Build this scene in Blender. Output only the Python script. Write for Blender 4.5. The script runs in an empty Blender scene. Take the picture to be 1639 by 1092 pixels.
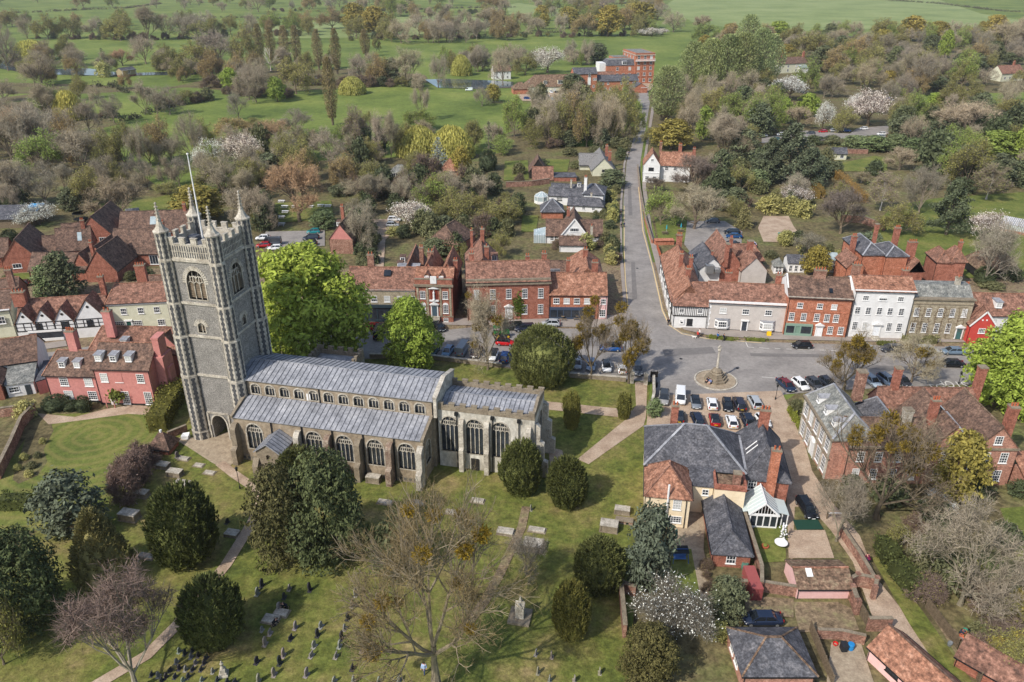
import bpy, bmesh, math, random
from mathutils import Vector, Matrix, noise as mnoise
R_ = math.radians
sc = bpy.context.scene
COL = sc.collection
# ------------------------------------------------------------------ camera, world, sun, exposure
CAMH = 70.0; FPX = 1238.0; PITCH = R_(26.2); CX, CY = 819.5, 546.0
cd = bpy.data.cameras.new("camera"); cam = bpy.data.objects.new("camera", cd); COL.objects.link(cam)
cam.location = (0, 0, CAMH); cam.rotation_euler = (math.pi/2-PITCH, 0, 0)
cd.sensor_width = 36.0; cd.lens = 36.0*FPX/1639.0; cd.clip_start = 0.5; cd.clip_end = 6000
sc.camera = cam
world = bpy.data.worlds.new("World"); sc.world = world; world.use_nodes = True
wn = world.node_tree.nodes; wl = world.node_tree.links
sky = wn.new("ShaderNodeTexSky"); sky.sky_type = 'NISHITA'; sky.sun_disc = False
SUN_EL, SUN_AZ = R_(43), R_(227)          # light comes from the south west, falls to the north east
sky.sun_elevation = SUN_EL; sky.sun_rotation = SUN_AZ
sky.air_density = 1.0; sky.dust_density = 1.5; sky.ozone_density = 1.0
wl.new(sky.outputs[0], wn["Background"].inputs[0]); wn["Background"].inputs[1].default_value = 0.15
sd = bpy.data.lights.new("sun", 'SUN'); sun = bpy.data.objects.new("sun", sd); COL.objects.link(sun)
sd.energy = 3.5; sd.angle = R_(0.8); sd.color = (1.0, 0.95, 0.88)
sdir = Vector((math.cos(SUN_EL)*math.sin(SUN_AZ), math.cos(SUN_EL)*math.cos(SUN_AZ), math.sin(SUN_EL)))
sun.rotation_euler = sdir.to_track_quat('Z', 'Y').to_euler()
sc.view_settings.view_transform = 'Standard'; sc.view_settings.look = 'None'
sc.view_settings.exposure = 0.2; sc.view_settings.gamma = 1.0
sc.cycles.max_bounces = 5; sc.cycles.diffuse_bounces = 2; sc.cycles.glossy_bounces = 2; sc.cycles.transparent_max_bounces = 4
sc.cycles.caustics_reflective = False; sc.cycles.caustics_refractive = False
sc.cycles.use_denoising = True

# ------------------------------------------------------------------ survey helpers: photo point -> metres on the ground
_c, _s = math.cos(PITCH), math.sin(PITCH)
def ray(px, py):
    u = (px-CX)/FPX; v = (CY-py)/FPX
    return Vector((u, _c+v*_s, -_s+v*_c))
def P(px, py, z=0.0):
    d = ray(px, py); t = (z-CAMH)/d.z
    return Vector((d.x*t, d.y*t, z))
OFF = {1:(0,0),2:(400,0),3:(810,0),4:(1219,0),5:(0,340),6:(400,340),7:(810,340),8:(1219,340),9:(0,720),'A':(400,720),'B':(810,720),'C':(1219,720)}
def T(k, x, y):
    s = 2.9524 if k in (1,2,3,4,5,6,7,8) else 2.9357
    return OFF[k][0]+x/s, OFF[k][1]+y/s
def TP(k, x, y, z=0.0): return P(*T(k, x, y), z)
def pix(v):
    x, y, z = v[0], v[1], v[2]-CAMH
    f = y*_c-z*_s; u = x; w = y*_s+z*_c
    return CX+FPX*u/f, CY-FPX*w/f
def height_at(g, py):
    # height above ground point g whose image row is py
    t = (CY-py)/FPX
    return CAMH + g.y*(t*_c-_s)/(_c+t*_s)
def scale_at(g): # photo pixels per metre at ground point
    return FPX/(g.y*_c+(CAMH)*_s)

# ------------------------------------------------------------------ object helpers
def tag(o, label=None, cat=None, group=None, kind=None):
    if label: o['label'] = label
    if cat: o['category'] = cat
    if group: o['group'] = group
    if kind: o['kind'] = kind
    return o
def empty(name, loc=(0,0,0), rz=0.0, label=None, cat=None, group=None):
    o = bpy.data.objects.new(name, None); COL.objects.link(o)
    o.location = loc; o.rotation_euler = (0,0,rz); o.empty_display_size = 0.2
    return tag(o, label, cat, group)
def inst(name, mesh, parent=None, loc=None, rot=None, scl=None, color=None):
    o = bpy.data.objects.new(name, mesh); COL.objects.link(o)
    if parent is not None: o.parent = parent
    if loc is not None: o.location = loc
    if rot is not None: o.rotation_euler = rot
    if scl is not None: o.scale = scl
    if color is not None: o.color = color
    return o
class MB:
    def __init__(s): s.v = []; s.f = []; s.m = []
    def face(s, pts, m=0):
        n = len(s.v); s.v += [tuple(p) for p in pts]; s.f.append(tuple(range(n, n+len(pts)))); s.m.append(m)
    def mesh(s, verts, faces, m=0):
        n = len(s.v); s.v += [tuple(p) for p in verts]
        for f in faces: s.f.append(tuple(i+n for i in f)); s.m.append(m)
    def box(s, x0, y0, z0, x1, y1, z1, m=0):
        s.mesh([(x0,y0,z0),(x1,y0,z0),(x1,y1,z0),(x0,y1,z0),(x0,y0,z1),(x1,y0,z1),(x1,y1,z1),(x0,y1,z1)],
               [(0,3,2,1),(4,5,6,7),(0,1,5,4),(1,2,6,5),(2,3,7,6),(3,0,4,7)], m)
    def extr(s, pts, d, m=0):          # closed prism from planar polygon pts (3D) along vector d
        n = len(pts); d = Vector(d); a = [Vector(p) for p in pts]
        s.mesh([tuple(p) for p in a]+[tuple(p+d) for p in a],
               [tuple(range(n))[::-1], tuple(range(n, 2*n))]+[(i,(i+1)%n,n+(i+1)%n,n+i) for i in range(n)], m)
    def ngon(s, cx, cy, z0, z1, r0, r1, n=8, m=0, ph=None):
        ph = math.pi/n if ph is None else ph
        b = [(cx+r0*math.cos(ph+2*math.pi*i/n), cy+r0*math.sin(ph+2*math.pi*i/n), z0) for i in range(n)]
        t = [(cx+r1*math.cos(ph+2*math.pi*i/n), cy+r1*math.sin(ph+2*math.pi*i/n), z1) for i in range(n)]
        s.mesh(b+t, [tuple(range(n))[::-1], tuple(range(n,2*n))]+[(i,(i+1)%n,n+(i+1)%n,n+i) for i in range(n)], m)
    def lathe(s, prof, n=10, cx=0, cy=0, m=0):
        ph = math.pi/n; k = len(prof); vs = []; fs = []
        for r, z in prof:
            vs += [(cx+max(r,.002)*math.cos(ph+2*math.pi*i/n), cy+max(r,.002)*math.sin(ph+2*math.pi*i/n), z) for i in range(n)]
        for j in range(k-1): fs += [(j*n+i, j*n+(i+1)%n, (j+1)*n+(i+1)%n, (j+1)*n+i) for i in range(n)]
        if prof[0][0] > .01: fs.append(tuple(range(n))[::-1])
        if prof[-1][0] > .01: fs.append(tuple(range((k-1)*n, k*n)))
        s.mesh(vs, fs, m)
    def tube(s, a, b, r0, r1, n=3, m=0, cap=False):
        a = Vector(a); b = Vector(b); d = b-a
        if d.length < 1e-6: return
        d.normalize(); u = d.orthogonal().normalized(); w = d.cross(u)
        A = [a+(u*math.cos(2*math.pi*i/n)+w*math.sin(2*math.pi*i/n))*r0 for i in range(n)]
        B = [b+(u*math.cos(2*math.pi*i/n)+w*math.sin(2*math.pi*i/n))*r1 for i in range(n)]
        fs = [(i,(i+1)%n,n+(i+1)%n,n+i) for i in range(n)]
        if cap: fs += [tuple(range(n))[::-1], tuple(range(n,2*n))]
        s.mesh(A+B, fs, m)
    def bar(s, a, b, w, h, m=0):       # rectangular bar from a to b
        a = Vector(a); b = Vector(b); d = (b-a).normalized()
        up = Vector((0,0,1)) if abs(d.z) < .95 else Vector((0,1,0))
        x = d.cross(up).normalized()*w/2; y = x.cross(d).normalized()*h/2
        s.mesh([a-x-y,a+x-y,a+x+y,a-x+y,b-x-y,b+x-y,b+x+y,b-x+y],[(0,3,2,1),(4,5,6,7),(0,1,5,4),(1,2,6,5),(2,3,7,6),(3,0,4,7)], m)
    def ball(s, c, rx, ry, rz, n=10, k=6, m=0, jit=0.0, rnd=None):
        vs = [];fs = []
        for j in range(k+1):
            th = math.pi*j/k
            for i in range(n):
                q = 1+(rnd.uniform(-jit,jit) if rnd else 0)
                vs.append((c[0]+rx*q*math.sin(th)*math.cos(2*math.pi*i/n), c[1]+ry*q*math.sin(th)*math.sin(2*math.pi*i/n), c[2]+rz*q*math.cos(th)))
        for j in range(k):
            for i in range(n):
                fs.append((j*n+i,(j+1)*n+i,(j+1)*n+(i+1)%n,j*n+(i+1)%n))
        s.mesh(vs, fs, m)
    def data(s, name, mats, smooth=False):
        me = bpy.data.meshes.new(name); me.from_pydata(s.v, [], s.f)
        for mt in (mats if isinstance(mats,(list,tuple)) else [mats]): me.materials.append(mt)
        if any(s.m): me.polygons.foreach_set('material_index', s.m)
        if smooth: me.polygons.foreach_set('use_smooth', [True]*len(me.polygons))
        me.update(); return me
    def build(s, name, mats, parent=None, smooth=False, **k):
        return inst(name, s.data(name, mats, smooth), parent, **k)
def child_copy(o, parent):
    c = o.copy(); COL.objects.link(c); c.parent = parent
    for ch in list(o.children): child_copy(ch, c)
    return c
_N = ["","","second","third","fourth","fifth","sixth","seventh","eighth","ninth","tenth","eleventh","twelfth","thirteenth","fourteenth","fifteenth","sixteenth","seventeenth","eighteenth","nineteenth"]
def ordinal(i, n):
    if i == 1: return "leftmost"
    if i == n: return "rightmost"
    if i < 20: return _N[i]+" from the left"
    return "%d%s from the left" % (i, "th" if i % 100 in (11,12,13) else {1:"st",2:"nd",3:"rd"}.get(i%10,"th"))
SERIES = {}
def series(o, phrase, cat, px, group=None):
    # things that only their place tells apart: labelled once all of them stand
    SERIES.setdefault((phrase, cat, group), []).append((px, o))
def finish_series():
    for (phrase, cat, group), L in SERIES.items():
        L.sort(key=lambda t: t[0])
        for i, (px, o) in enumerate(L):
            o['category'] = cat
            o['label'] = phrase if len(L) == 1 else phrase+", "+ordinal(i+1, len(L))
            if group: o['group'] = group

# ------------------------------------------------------------------ materials
def mat(name, cols, scale=3.0, rough=.85, scale2=None, amt2=.35, bump=0.0, bscale=20.0, spec=.25, objcol=False, island=0.0, trans=0.0, metal=0.0, stretch=None, world_co=False, brick=None, fine=None):
    m = bpy.data.materials.new(name); m.use_nodes = True; nt = m.node_tree; N = nt.nodes; L = nt.links
    b = N["Principled BSDF"]; b.inputs["Roughness"].default_value = rough; b.inputs["Metallic"].default_value = metal
    b.inputs["Specular IOR Level"].default_value = spec
    co = N.new("ShaderNodeTexCoord").outputs["Object"]
    if world_co: co = N.new("ShaderNodeNewGeometry").outputs["Position"]
    if stretch:
        mp = N.new("ShaderNodeMapping"); mp.inputs["Scale"].default_value = stretch; L.new(co, mp.inputs[0]); co = mp.outputs[0]
    nz = N.new("ShaderNodeTexNoise"); nz.inputs["Scale"].default_value = scale; nz.inputs["Detail"].default_value = 5; nz.inputs["Roughness"].default_value = .65
    L.new(co, nz.inputs["Vector"])
    rp = N.new("ShaderNodeValToRGB"); e = rp.color_ramp.elements
    n = len(cols); lo, hi = .32, .68
    e[0].position = lo; e[0].color = (*cols[0],1); e[1].position = hi; e[1].color = (*cols[-1],1)
    for i in range(1, n-1):
        k = e.new(lo+(hi-lo)*i/(n-1)); k.color = (*cols[i],1)
    L.new(nz.outputs[0], rp.inputs[0]); out = rp.outputs[0]
    def mul(a, fac):
        mx = N.new("ShaderNodeMix"); mx.data_type = 'RGBA'; mx.blend_type = 'MULTIPLY'; mx.inputs[0].default_value = 1
        L.new(a, mx.inputs[6]); L.new(fac, mx.inputs[7]); return mx.outputs[2]
    def rng(src, a, c):
        mr = N.new("ShaderNodeMapRange"); mr.inputs[1].default_value = .3; mr.inputs[2].default_value = .7; mr.inputs[3].default_value = a; mr.inputs[4].default_value = c
        L.new(src, mr.inputs[0]); return mr
    if scale2:
        n2 = N.new("ShaderNodeTexNoise"); n2.inputs["Scale"].default_value = scale2; n2.inputs["Detail"].default_value = 3
        L.new(co, n2.inputs["Vector"]); out = mul(out, rng(n2.outputs[0], 1-amt2, 1+amt2).outputs[0])
    if brick or fine:
        n3 = N.new("ShaderNodeTexNoise"); fs, fa = fine or (4.5, .3); n3.inputs["Scale"].default_value = fs; n3.inputs["Detail"].default_value = 2; n3.inputs["Roughness"].default_value = .8
        L.new(co, n3.inputs["Vector"]); out = mul(out, rng(n3.outputs[0], 1-fa, 1+fa).outputs[0])
    if brick:
        br = N.new("ShaderNodeTexBrick"); bw, bh, ms, mc = brick
        br.inputs["Scale"].default_value = 1; br.inputs["Brick Width"].default_value = bw; br.inputs["Row Height"].default_value = bh
        br.inputs["Mortar Size"].default_value = ms; br.inputs["Color1"].default_value = (.86,.86,.86,1); br.inputs["Color2"].default_value = (1.14,1.14,1.14,1)
        br.inputs["Mortar"].default_value = (mc,mc,mc,1)
        # bricks run along whichever way the wall faces
        sp = N.new("ShaderNodeSeparateXYZ"); L.new(co, sp.inputs[0]); ad = N.new("ShaderNodeMath"); ad.operation = 'ADD'
        L.new(sp.outputs[0], ad.inputs[0]); L.new(sp.outputs[1], ad.inputs[1]); cb = N.new("ShaderNodeCombineXYZ")
        L.new(ad.outputs[0], cb.inputs[0]); L.new(sp.outputs[2], cb.inputs[1]); L.new(cb.outputs[0], br.inputs["Vector"])
        out = mul(out, br.outputs[0])
    if objcol:
        oi = N.new("ShaderNodeObjectInfo"); out = mul(out, oi.outputs["Color"])
    if island:
        ge = N.new("ShaderNodeNewGeometry"); mr = N.new("ShaderNodeMapRange"); mr.inputs[3].default_value = 1-island; mr.inputs[4].default_value = 1+island
        L.new(ge.outputs["Random Per Island"], mr.inputs[0]); out = mul(out, mr.outputs[0])
    L.new(out, b.inputs["Base Color"])
    if bump:
        nb = N.new("ShaderNodeTexNoise"); nb.inputs["Scale"].default_value = bscale; nb.inputs["Detail"].default_value = 2; L.new(co, nb.inputs["Vector"])
        bp = N.new("ShaderNodeBump"); bp.inputs["Strength"].default_value = bump; bp.inputs["Distance"].default_value = .1
        L.new(nb.outputs[0], bp.inputs["Height"]); L.new(bp.outputs[0], b.inputs["Normal"])
    if trans:
        tr = N.new("ShaderNodeBsdfTranslucent"); L.new(out, tr.inputs[0]); ms_ = N.new("ShaderNodeMixShader"); ms_.inputs[0].default_value = trans
        L.new(b.outputs[0], ms_.inputs[1]); L.new(tr.outputs[0], ms_.inputs[2]); L.new(ms_.outputs[0], N["Material Output"].inputs[0])
    return m
def rgb(r, g, b):
    f = lambda c: ((c/255+.055)/1.055)**2.4 if c > 10 else c/255/12.92
    return (f(r), f(g), f(b))
M = {}
M['tile']   = mat('tile_red', [rgb(92,70,60),rgb(134,98,82),rgb(158,120,102)], .9, .9, 2.6, .42, .6, 7, brick=(.35,.22,.012,.8))
M['tileo']  = mat('tile_orange', [rgb(108,76,62),rgb(152,108,86),rgb(174,132,110)], 1.0, .9, 2.6, .42, .6, 7, brick=(.35,.22,.012,.8))
M['tileb']  = mat('tile_brown', [rgb(80,66,58),rgb(108,86,74),rgb(132,106,90)], .9, .9, 2.6, .42, .6, 7, brick=(.35,.22,.012,.8))
M['tilem']  = mat('tile_mossy', [rgb(88,74,60),rgb(122,98,80),rgb(140,124,100)], 1.1, .9, 3.0, .45, .6, 7, brick=(.35,.22,.012,.8))
M['slate']  = mat('slate', [rgb(66,66,70),rgb(86,86,90),rgb(112,110,112)], .8, .75, 4.0, .3, .3, 8, brick=(.4,.3,.012,.8), fine=(3.2,.3))
M['slatel'] = mat('slate_pale', [rgb(92,94,92),rgb(124,124,118),rgb(156,154,146)], .9, .8, 4.0, .35, .3, 8, stretch=(1,1,.4), fine=(3.2,.3))
M['thatch'] = mat('grey_thatch', [rgb(92,90,88),rgb(128,126,124),rgb(146,144,140)], 1.2, .95, 8.0, .3, .6, 14, stretch=(3,3,.6))
M['lead']   = mat('lead_sheet', [rgb(120,121,125),rgb(146,147,151),rgb(168,168,170)], .5, .65, 2.2, .22, .12, 6, fine=(3.5,.14))
M['leadd']  = mat('lead_dark', [rgb(74,76,82),rgb(102,105,110)], 1.5, .7)
M['brick']  = mat('brick_red', [rgb(124,78,64),rgb(152,98,80),rgb(168,114,96)], 1.2, .9, 4.0, .25, .2, 20, brick=(.3,.1,.012,1.1))
M['bricko'] = mat('brick_orange', [rgb(146,92,70),rgb(174,112,86),rgb(186,128,104)], 1.2, .9, 4.0, .22, .2, 20, brick=(.3,.1,.012,1.1))
M['brickp'] = mat('brick_pinkish', [rgb(148,108,92),rgb(172,126,108),rgb(184,142,124)], 1.2, .9, 4.0, .2, .2, 20, brick=(.3,.1,.012,1.1))
M['brickg'] = mat('brick_grey', [rgb(128,118,98),rgb(160,148,126),rgb(176,164,140)], 1.2, .9, 7.0, .22, .2, 20, brick=(.3,.1,.012,1.1))
M['oldbrick']= mat('old_brick', [rgb(112,84,72),rgb(142,106,90),rgb(164,132,114)], 1.0, .95, 4.0, .3, .3, 14, brick=(.3,.1,.012,1.15))
M['white']  = mat('white_render', [rgb(214,212,208),rgb(232,231,228)], .8, .8, 4, .04)
M['grey']   = mat('grey_render', [rgb(186,178,170),rgb(202,194,186)], .8, .8, 4, .05)
M['cream']  = mat('cream_render', [rgb(196,194,168),rgb(214,212,188)], .8, .8, 4, .05)
M['yellow'] = mat('yellow_render', [rgb(228,206,170),rgb(240,222,190)], .8, .8, 4, .05)
M['pink']   = mat('pink_render', [rgb(186,122,114),rgb(200,136,127)], .9, .85, 3, .1)
M['pinkl']  = mat('pale_pink_render', [rgb(222,176,170),rgb(232,190,184)], .9, .85, 5, .05)
M['redp']   = mat('red_boarding', [rgb(188,68,60),rgb(200,82,72)], .9, .7, 5, .05)
M['black']  = mat('black_timber', [rgb(34,32,30),rgb(50,46,42)], 3, .8)
M['wood']   = mat('weathered_wood', [rgb(96,84,68),rgb(130,114,94)], 3, .85, 12, .2)
M['trim']   = mat('white_trim', [rgb(226,224,220),rgb(238,237,234)], 4, .6)
M['glass']  = mat('window_glass', [rgb(36,40,46),rgb(58,64,72)], .9, .08, spec=.6)
M['blind']  = mat('window_blind', [rgb(176,176,172),rgb(196,196,192)], 3, .5)
M['stone']  = mat('limestone', [rgb(140,132,119),rgb(178,170,155),rgb(202,195,180)], .9, .9, 5, .25, .2, 10)
M['stoned'] = mat('dark_limestone', [rgb(118,106,90),rgb(150,138,118)], 1.2, .9, 6, .2, .2, 10)
M['render_church'] = mat('roman_cement', [rgb(128,114,96),rgb(152,137,116),rgb(166,152,132)], .5, .9, 2, .14, .1, 8, fine=(3,.12))
M['chancel'] = mat('limewashed_render', [rgb(150,142,128),rgb(186,180,166),rgb(206,202,190)], .45, .9, 2.5, .16, .1, 8, stretch=(1,1,.5), fine=(3,.14))
M['flint']  = mat('knapped_flint', [rgb(104,101,97),rgb(136,132,126),rgb(170,166,158)], 5.0, .65, 1.0, .16, .5, 10, fine=(7,.3))
M['flintd'] = mat('dark_flint', [rgb(64,64,66),rgb(92,92,93)], 5, .6, 1.5, .15)
M['pot']    = mat('terracotta', [rgb(160,84,56),rgb(186,108,76)], 3, .85)
M['iron']   = mat('black_iron', [rgb(26,28,30),rgb(40,42,44)], 4, .5)
M['asphalt']= mat('asphalt', [rgb(126,121,116),rgb(142,136,130),rgb(154,148,141)], .2, .92, 1.4, .1, world_co=True, fine=(2.5,.08))
M['pave']   = mat('pavement', [rgb(142,132,124),rgb(160,150,140)], .4, .9, 4, .08, world_co=True)
M['gravel'] = mat('gravel', [rgb(150,128,108),rgb(174,152,130),rgb(186,166,144)], .35, .95, 8, .12, world_co=True, fine=(5,.2))
M['flag']   = mat('stone_flags', [rgb(140,124,104),rgb(176,160,136)], 1.3, .9, 5, .15, world_co=True)
M['dirt']   = mat('bare_earth', [rgb(98,84,66),rgb(134,116,92),rgb(120,116,80)], .4, .95, 4, .25, world_co=True, fine=(1.6,.35))
M['paint']  = mat('road_paint', [rgb(200,196,186),rgb(216,212,202)], 2, .8)
M['ypaint'] = mat('yellow_paint', [rgb(206,180,130),rgb(216,192,146)], 2, .8)
M['lawn']   = mat('mown_lawn', [rgb(82,94,42),rgb(104,112,52),rgb(128,124,68)], .12, .95, 1.4, .16, .4, 6, world_co=True, fine=(2.4,.22))
M['church_grass'] = mat('churchyard_grass', [rgb(74,84,38),rgb(100,106,48),rgb(116,112,60),rgb(138,122,82)], .13, .95, .9, .3, .5, 5, world_co=True, fine=(2.4,.3))
M['meadow'] = mat('meadow_grass', [rgb(82,98,42),rgb(106,120,54),rgb(126,134,66)], .02, .95, .3, .16, .4, 2, world_co=True, fine=(1.1,.22))
M['meadowl']= mat('pale_pasture', [rgb(112,126,72),rgb(130,142,86),rgb(144,152,98)], .014, .95, .2, .1, world_co=True)
M['scrub']  = mat('scrub_floor', [rgb(80,72,50),rgb(108,98,68),rgb(100,106,60)], .09, .95, .8, .35, .6, 2, world_co=True, fine=(1.4,.4))
M['water']  = mat('river_water', [rgb(60,72,80),rgb(92,104,112)], .05, .06, spec=.8, world_co=True)
M['leaf']   = mat('leaves', [(.8,.8,.8),(1.15,1.15,1.15)], .45, .7, objcol=True, island=.42, trans=.3, spec=.15)
M['needle'] = mat('needles', [(.75,.75,.75),(1.2,1.2,1.2)], .6, .75, objcol=True, island=.4, trans=.06, spec=.15)
M['twig']   = mat('twigs', [(.85,.85,.85),(1.15,1.15,1.15)], .4, .9, objcol=True, island=.3, spec=.1)
M['bark']   = mat('bark', [(.7,.7,.7),(1.2,1.2,1.2)], 1.5, .95, objcol=True, spec=.1)
M['petal']  = mat('petals', [(.9,.9,.9),(1.1,1.1,1.1)], .5, .8, objcol=True, island=.25, trans=.2)
M['carpaint']= mat('car_paint', [(.97,.97,.97),(1.03,1.03,1.03)], .5, .22, objcol=True, spec=.6)
M['carglass']= mat('car_glass', [rgb(22,26,30),rgb(40,46,52)], .6, .05, spec=.8)
M['tyre']   = mat('tyre', [rgb(24,24,24),rgb(36,36,36)], 5, .9)
M['rim']    = mat('wheel_rim', [rgb(150,152,154),rgb(170,172,174)], 5, .35, metal=.6)
M['lamp']   = mat('headlamp', [rgb(200,204,206),rgb(224,226,228)], 5, .15, spec=.7)
M['redlamp']= mat('tail_lamp', [rgb(150,20,18),rgb(176,34,28)], 5, .25)
M['plate']  = mat('yellow_plate', [rgb(214,176,40),rgb(224,190,60)], 5, .5)
M['wplate'] = mat('white_plate', [rgb(220,220,214),rgb(232,232,226)], 5, .5)
M['any']    = mat('painted', [(.95,.95,.95),(1.05,1.05,1.05)], 3, .7, objcol=True)
M['skin']   = mat('skin', [rgb(204,156,130),rgb(214,168,142)], 5, .7)
M['glazing']= mat('greenhouse_glass', [rgb(150,164,166),rgb(178,190,190)], .8, .12, spec=.7)
# ------------------------------------------------------------------ ground
M['repair'] = mat('asphalt_patch', [rgb(112,108,104),rgb(126,121,117)], .5, .92, 3, .1, world_co=True)
_layer = {'n': 0}
def struct(name, mb, m, kind='structure', parent=None):
    o = mb.build(name, m, parent); o['kind'] = kind; return o
def patch(name, m, pts, lvl=None, kind='structure', k=None):
    if k is not None: pts = [T(k, *p) for p in pts]
    _layer['n'] += 1
    z = .004*_layer['n'] if lvl is None else lvl
    w = [P(*p) for p in pts]
    mb = MB(); mb.face([(p.x, p.y, z) for p in w])
    bm = bmesh.new(); me = mb.data(name, m); bm.from_mesh(me)
    bmesh.ops.triangulate(bm, faces=bm.faces[:])
    for f in bm.faces:
        if f.normal.z < 0: f.normal_flip()
    bm.to_mesh(me); bm.free()
    o = inst(name, me); o['kind'] = kind; return o
def ribbon_pts(line, w):
    # line in photo px, w width in metres -> outline as ground points
    g = [P(*p) for p in line]; L = []; R = []
    for i, p in enumerate(g):
        d = (g[min(i+1, len(g)-1)]-g[max(i-1, 0)]).normalized(); n = Vector((-d.y, d.x, 0))*w/2
        L.append(p+n); R.append(p-n)
    return L, R
def ribbon(name, m, line, w, k=None, dz=None, kind='structure'):
    if k is not None: line = [T(k, *p) for p in line]
    _layer['n'] += 1; z = .004*_layer['n'] if dz is None else dz
    L, R = ribbon_pts(line, w); mb = MB()
    for i in range(len(L)-1):
        mb.face([(R[i].x,R[i].y,z),(R[i+1].x,R[i+1].y,z),(L[i+1].x,L[i+1].y,z),(L[i].x,L[i].y,z)])
    o = mb.build(name, m); o['kind'] = kind; return o
def mown(m, c, scale, amt):
    nt = m.node_tree; N = nt.nodes; L = nt.links; b = N['Principled BSDF']; src = b.inputs['Base Color'].links[0].from_socket
    ge = N.new('ShaderNodeNewGeometry'); mp = N.new('ShaderNodeMapping'); mp.inputs['Location'].default_value = (-c.x,-c.y,0); L.new(ge.outputs['Position'], mp.inputs[0])
    w = N.new('ShaderNodeTexWave'); w.wave_type = 'RINGS'; w.rings_direction = 'Z'; w.inputs['Scale'].default_value = scale; w.inputs['Distortion'].default_value = 9; w.inputs['Detail'].default_value = 4; w.inputs['Detail Scale'].default_value = .22; w.inputs['Detail Roughness'].default_value = .7
    L.new(mp.outputs[0], w.inputs['Vector']); mx = N.new('ShaderNodeMix'); mx.data_type = 'RGBA'; mx.inputs[7].default_value = (*rgb(150,134,84),1); L.new(src, mx.inputs[6])
    mr = N.new('ShaderNodeMapRange'); mr.inputs[1].default_value = .35; mr.inputs[2].default_value = 1; mr.inputs[4].default_value = amt; L.new(w.outputs[0], mr.inputs[0]); L.new(mr.outputs[0], mx.inputs[0]); L.new(mx.outputs[2], b.inputs['Base Color'])
M['ringlawn'] = M['lawn'].copy(); mown(M['ringlawn'], P(150,700), .16, .3)
g = MB(); g.face([(-2500,-60,-.02),(2500,-60,-.02),(2500,4200,-.02),(-2500,4200,-.02)])
struct('ground', g, M['meadow'])
patch('pasture', M['meadowl'], [(1060,12),(1090,-8),(1480,-8),(1570,22),(1639,33),(1760,40),(1760,50),(1590,46),(1500,40),(1440,46),(1290,50),(1240,55),(1110,36)])
patch('pasture', M['meadowl'], [(810,8),(830,5),(895,14),(890,26),(850,28),(815,24)])
patch('pasture', M['meadow'], [(690,112),(760,84),(900,62),(1080,60),(1080,80),(960,84),(800,100)])
patch('pasture', M['meadowl'], [(400,45),(560,30),(700,25),(820,30),(820,48),(600,60),(400,62)])
patch('woodland_floor', M['scrub'], [(-150,172),(60,150),(165,185),(200,205),(250,215),(330,190),(345,232),(420,238),(450,205),(520,235),(560,240),(620,225),(680,232),(740,215),(800,218),(860,195),(1000,190),(1020,215),(1000,290),(990,420),(820,440),(400,440),(-200,440)])
patch('meadow', M['meadow'], [(165,205),(330,165),(560,185),(700,200),(800,215),(800,245),(560,255),(420,262),(340,312),(255,300),(200,262)])
patch('woodland_floor', M['scrub'], [(1040,150),(1090,110),(1180,70),(1260,58),(1760,58),(1900,450),(1060,430),(1030,290)])
patch('woodland_floor', M['scrub'], [(0,132),(120,135),(260,142),(330,128),(420,112),(560,110),(680,120),(690,132),(560,140),(420,150),(300,140),(150,150),(0,150)])
patch('village_ground', M['dirt'], [(-200,430),(400,430),(820,430),(1000,420),(1060,420),(1900,440),(2100,640),(1639,640),(1000,600),(300,600),(-300,640)])
patch('garden_ground', M['scrub'], [(1020,640),(1260,640),(1290,620),(2000,600),(1900,1200),(1000,1200),(1020,900)])
patch('churchyard', M['church_grass'], [(230,705),(290,640),(400,600),(590,575),(690,570),(810,590),(1000,612),(1040,612),(1034,690),(1030,800),(1022,930),(1004,960),(1012,1160),(-220,1160),(-200,860),(120,800)])
patch('garden_ground', M['scrub'], [(-400,560),(60,600),(250,640),(250,700),(120,800),(0,900),(-300,1000)])
patch('lawn', M['ringlawn'], [(-160,850),(-60,780),(0,760),(50,690),(90,664),(250,655),(262,700),(225,745),(175,800),(60,850)])
patch('flower_bed', M['scrub'], [(20,768),(45,690),(80,672),(86,690),(70,720),(76,740),(60,762),(30,775)])
patch('gravel_path', M['gravel'], [(60,662),(120,668),(170,655),(215,648),(243,652),(262,676),(262,692),(250,680),(240,665),(205,663),(140,672),(78,680)])
# streets
road = patch('road', M['asphalt'], [(1760,575),(1639,564),(1545,556),(1400,553),(1219,548),(1130,541),(1092,533),(1073,520),(1062,497),(1047,430),(1032,370),(1024,300),(1025,260),(1032,215),(1040,165),(1036,140),(1012,138),(1024,168),(1013,225),(1003,260),(998,320),(998,400),(1002,450),(1005,490),(1002,508),(990,518),(960,527),(880,526),(760,524),(700,530),(560,530),(400,535),(280,540),(200,546),(100,562),(-20,575),(-20,590),(100,575),(200,560),(300,560),(420,560),(590,575),(690,573),(805,587),(912,603),(1002,609),(1044,612),(1045,645),(1250,640),(1255,632),(1300,628),(1400,622),(1640,612),(1800,612)])
patch('pavement', M['pave'], [(1760,565),(1639,556),(1545,549),(1400,548),(1219,544),(1130,537),(1095,529),(1077,516),(1066,495),(1051,430),(1036,372),(1028,300),(1029,262),(1036,218),(1043,170),(1048,170),(1040,218),(1033,262),(1034,300),(1044,370),(1060,430),(1075,490),(1082,522),(1132,526),(1219,530),(1400,538),(1545,546),(1639,552),(1760,560)], lvl=.19)
patch('pavement', M['pave'], [(1003,508),(990,516),(960,525),(880,524),(760,522),(640,520),(640,512),(760,510),(880,510),(990,505),(997,480),(993,430),(992,330),(998,262),(1008,226),(1011,226),(1001,262),(996,322),(996,400),(1000,450),(1003,490)], lvl=.18)
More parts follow.
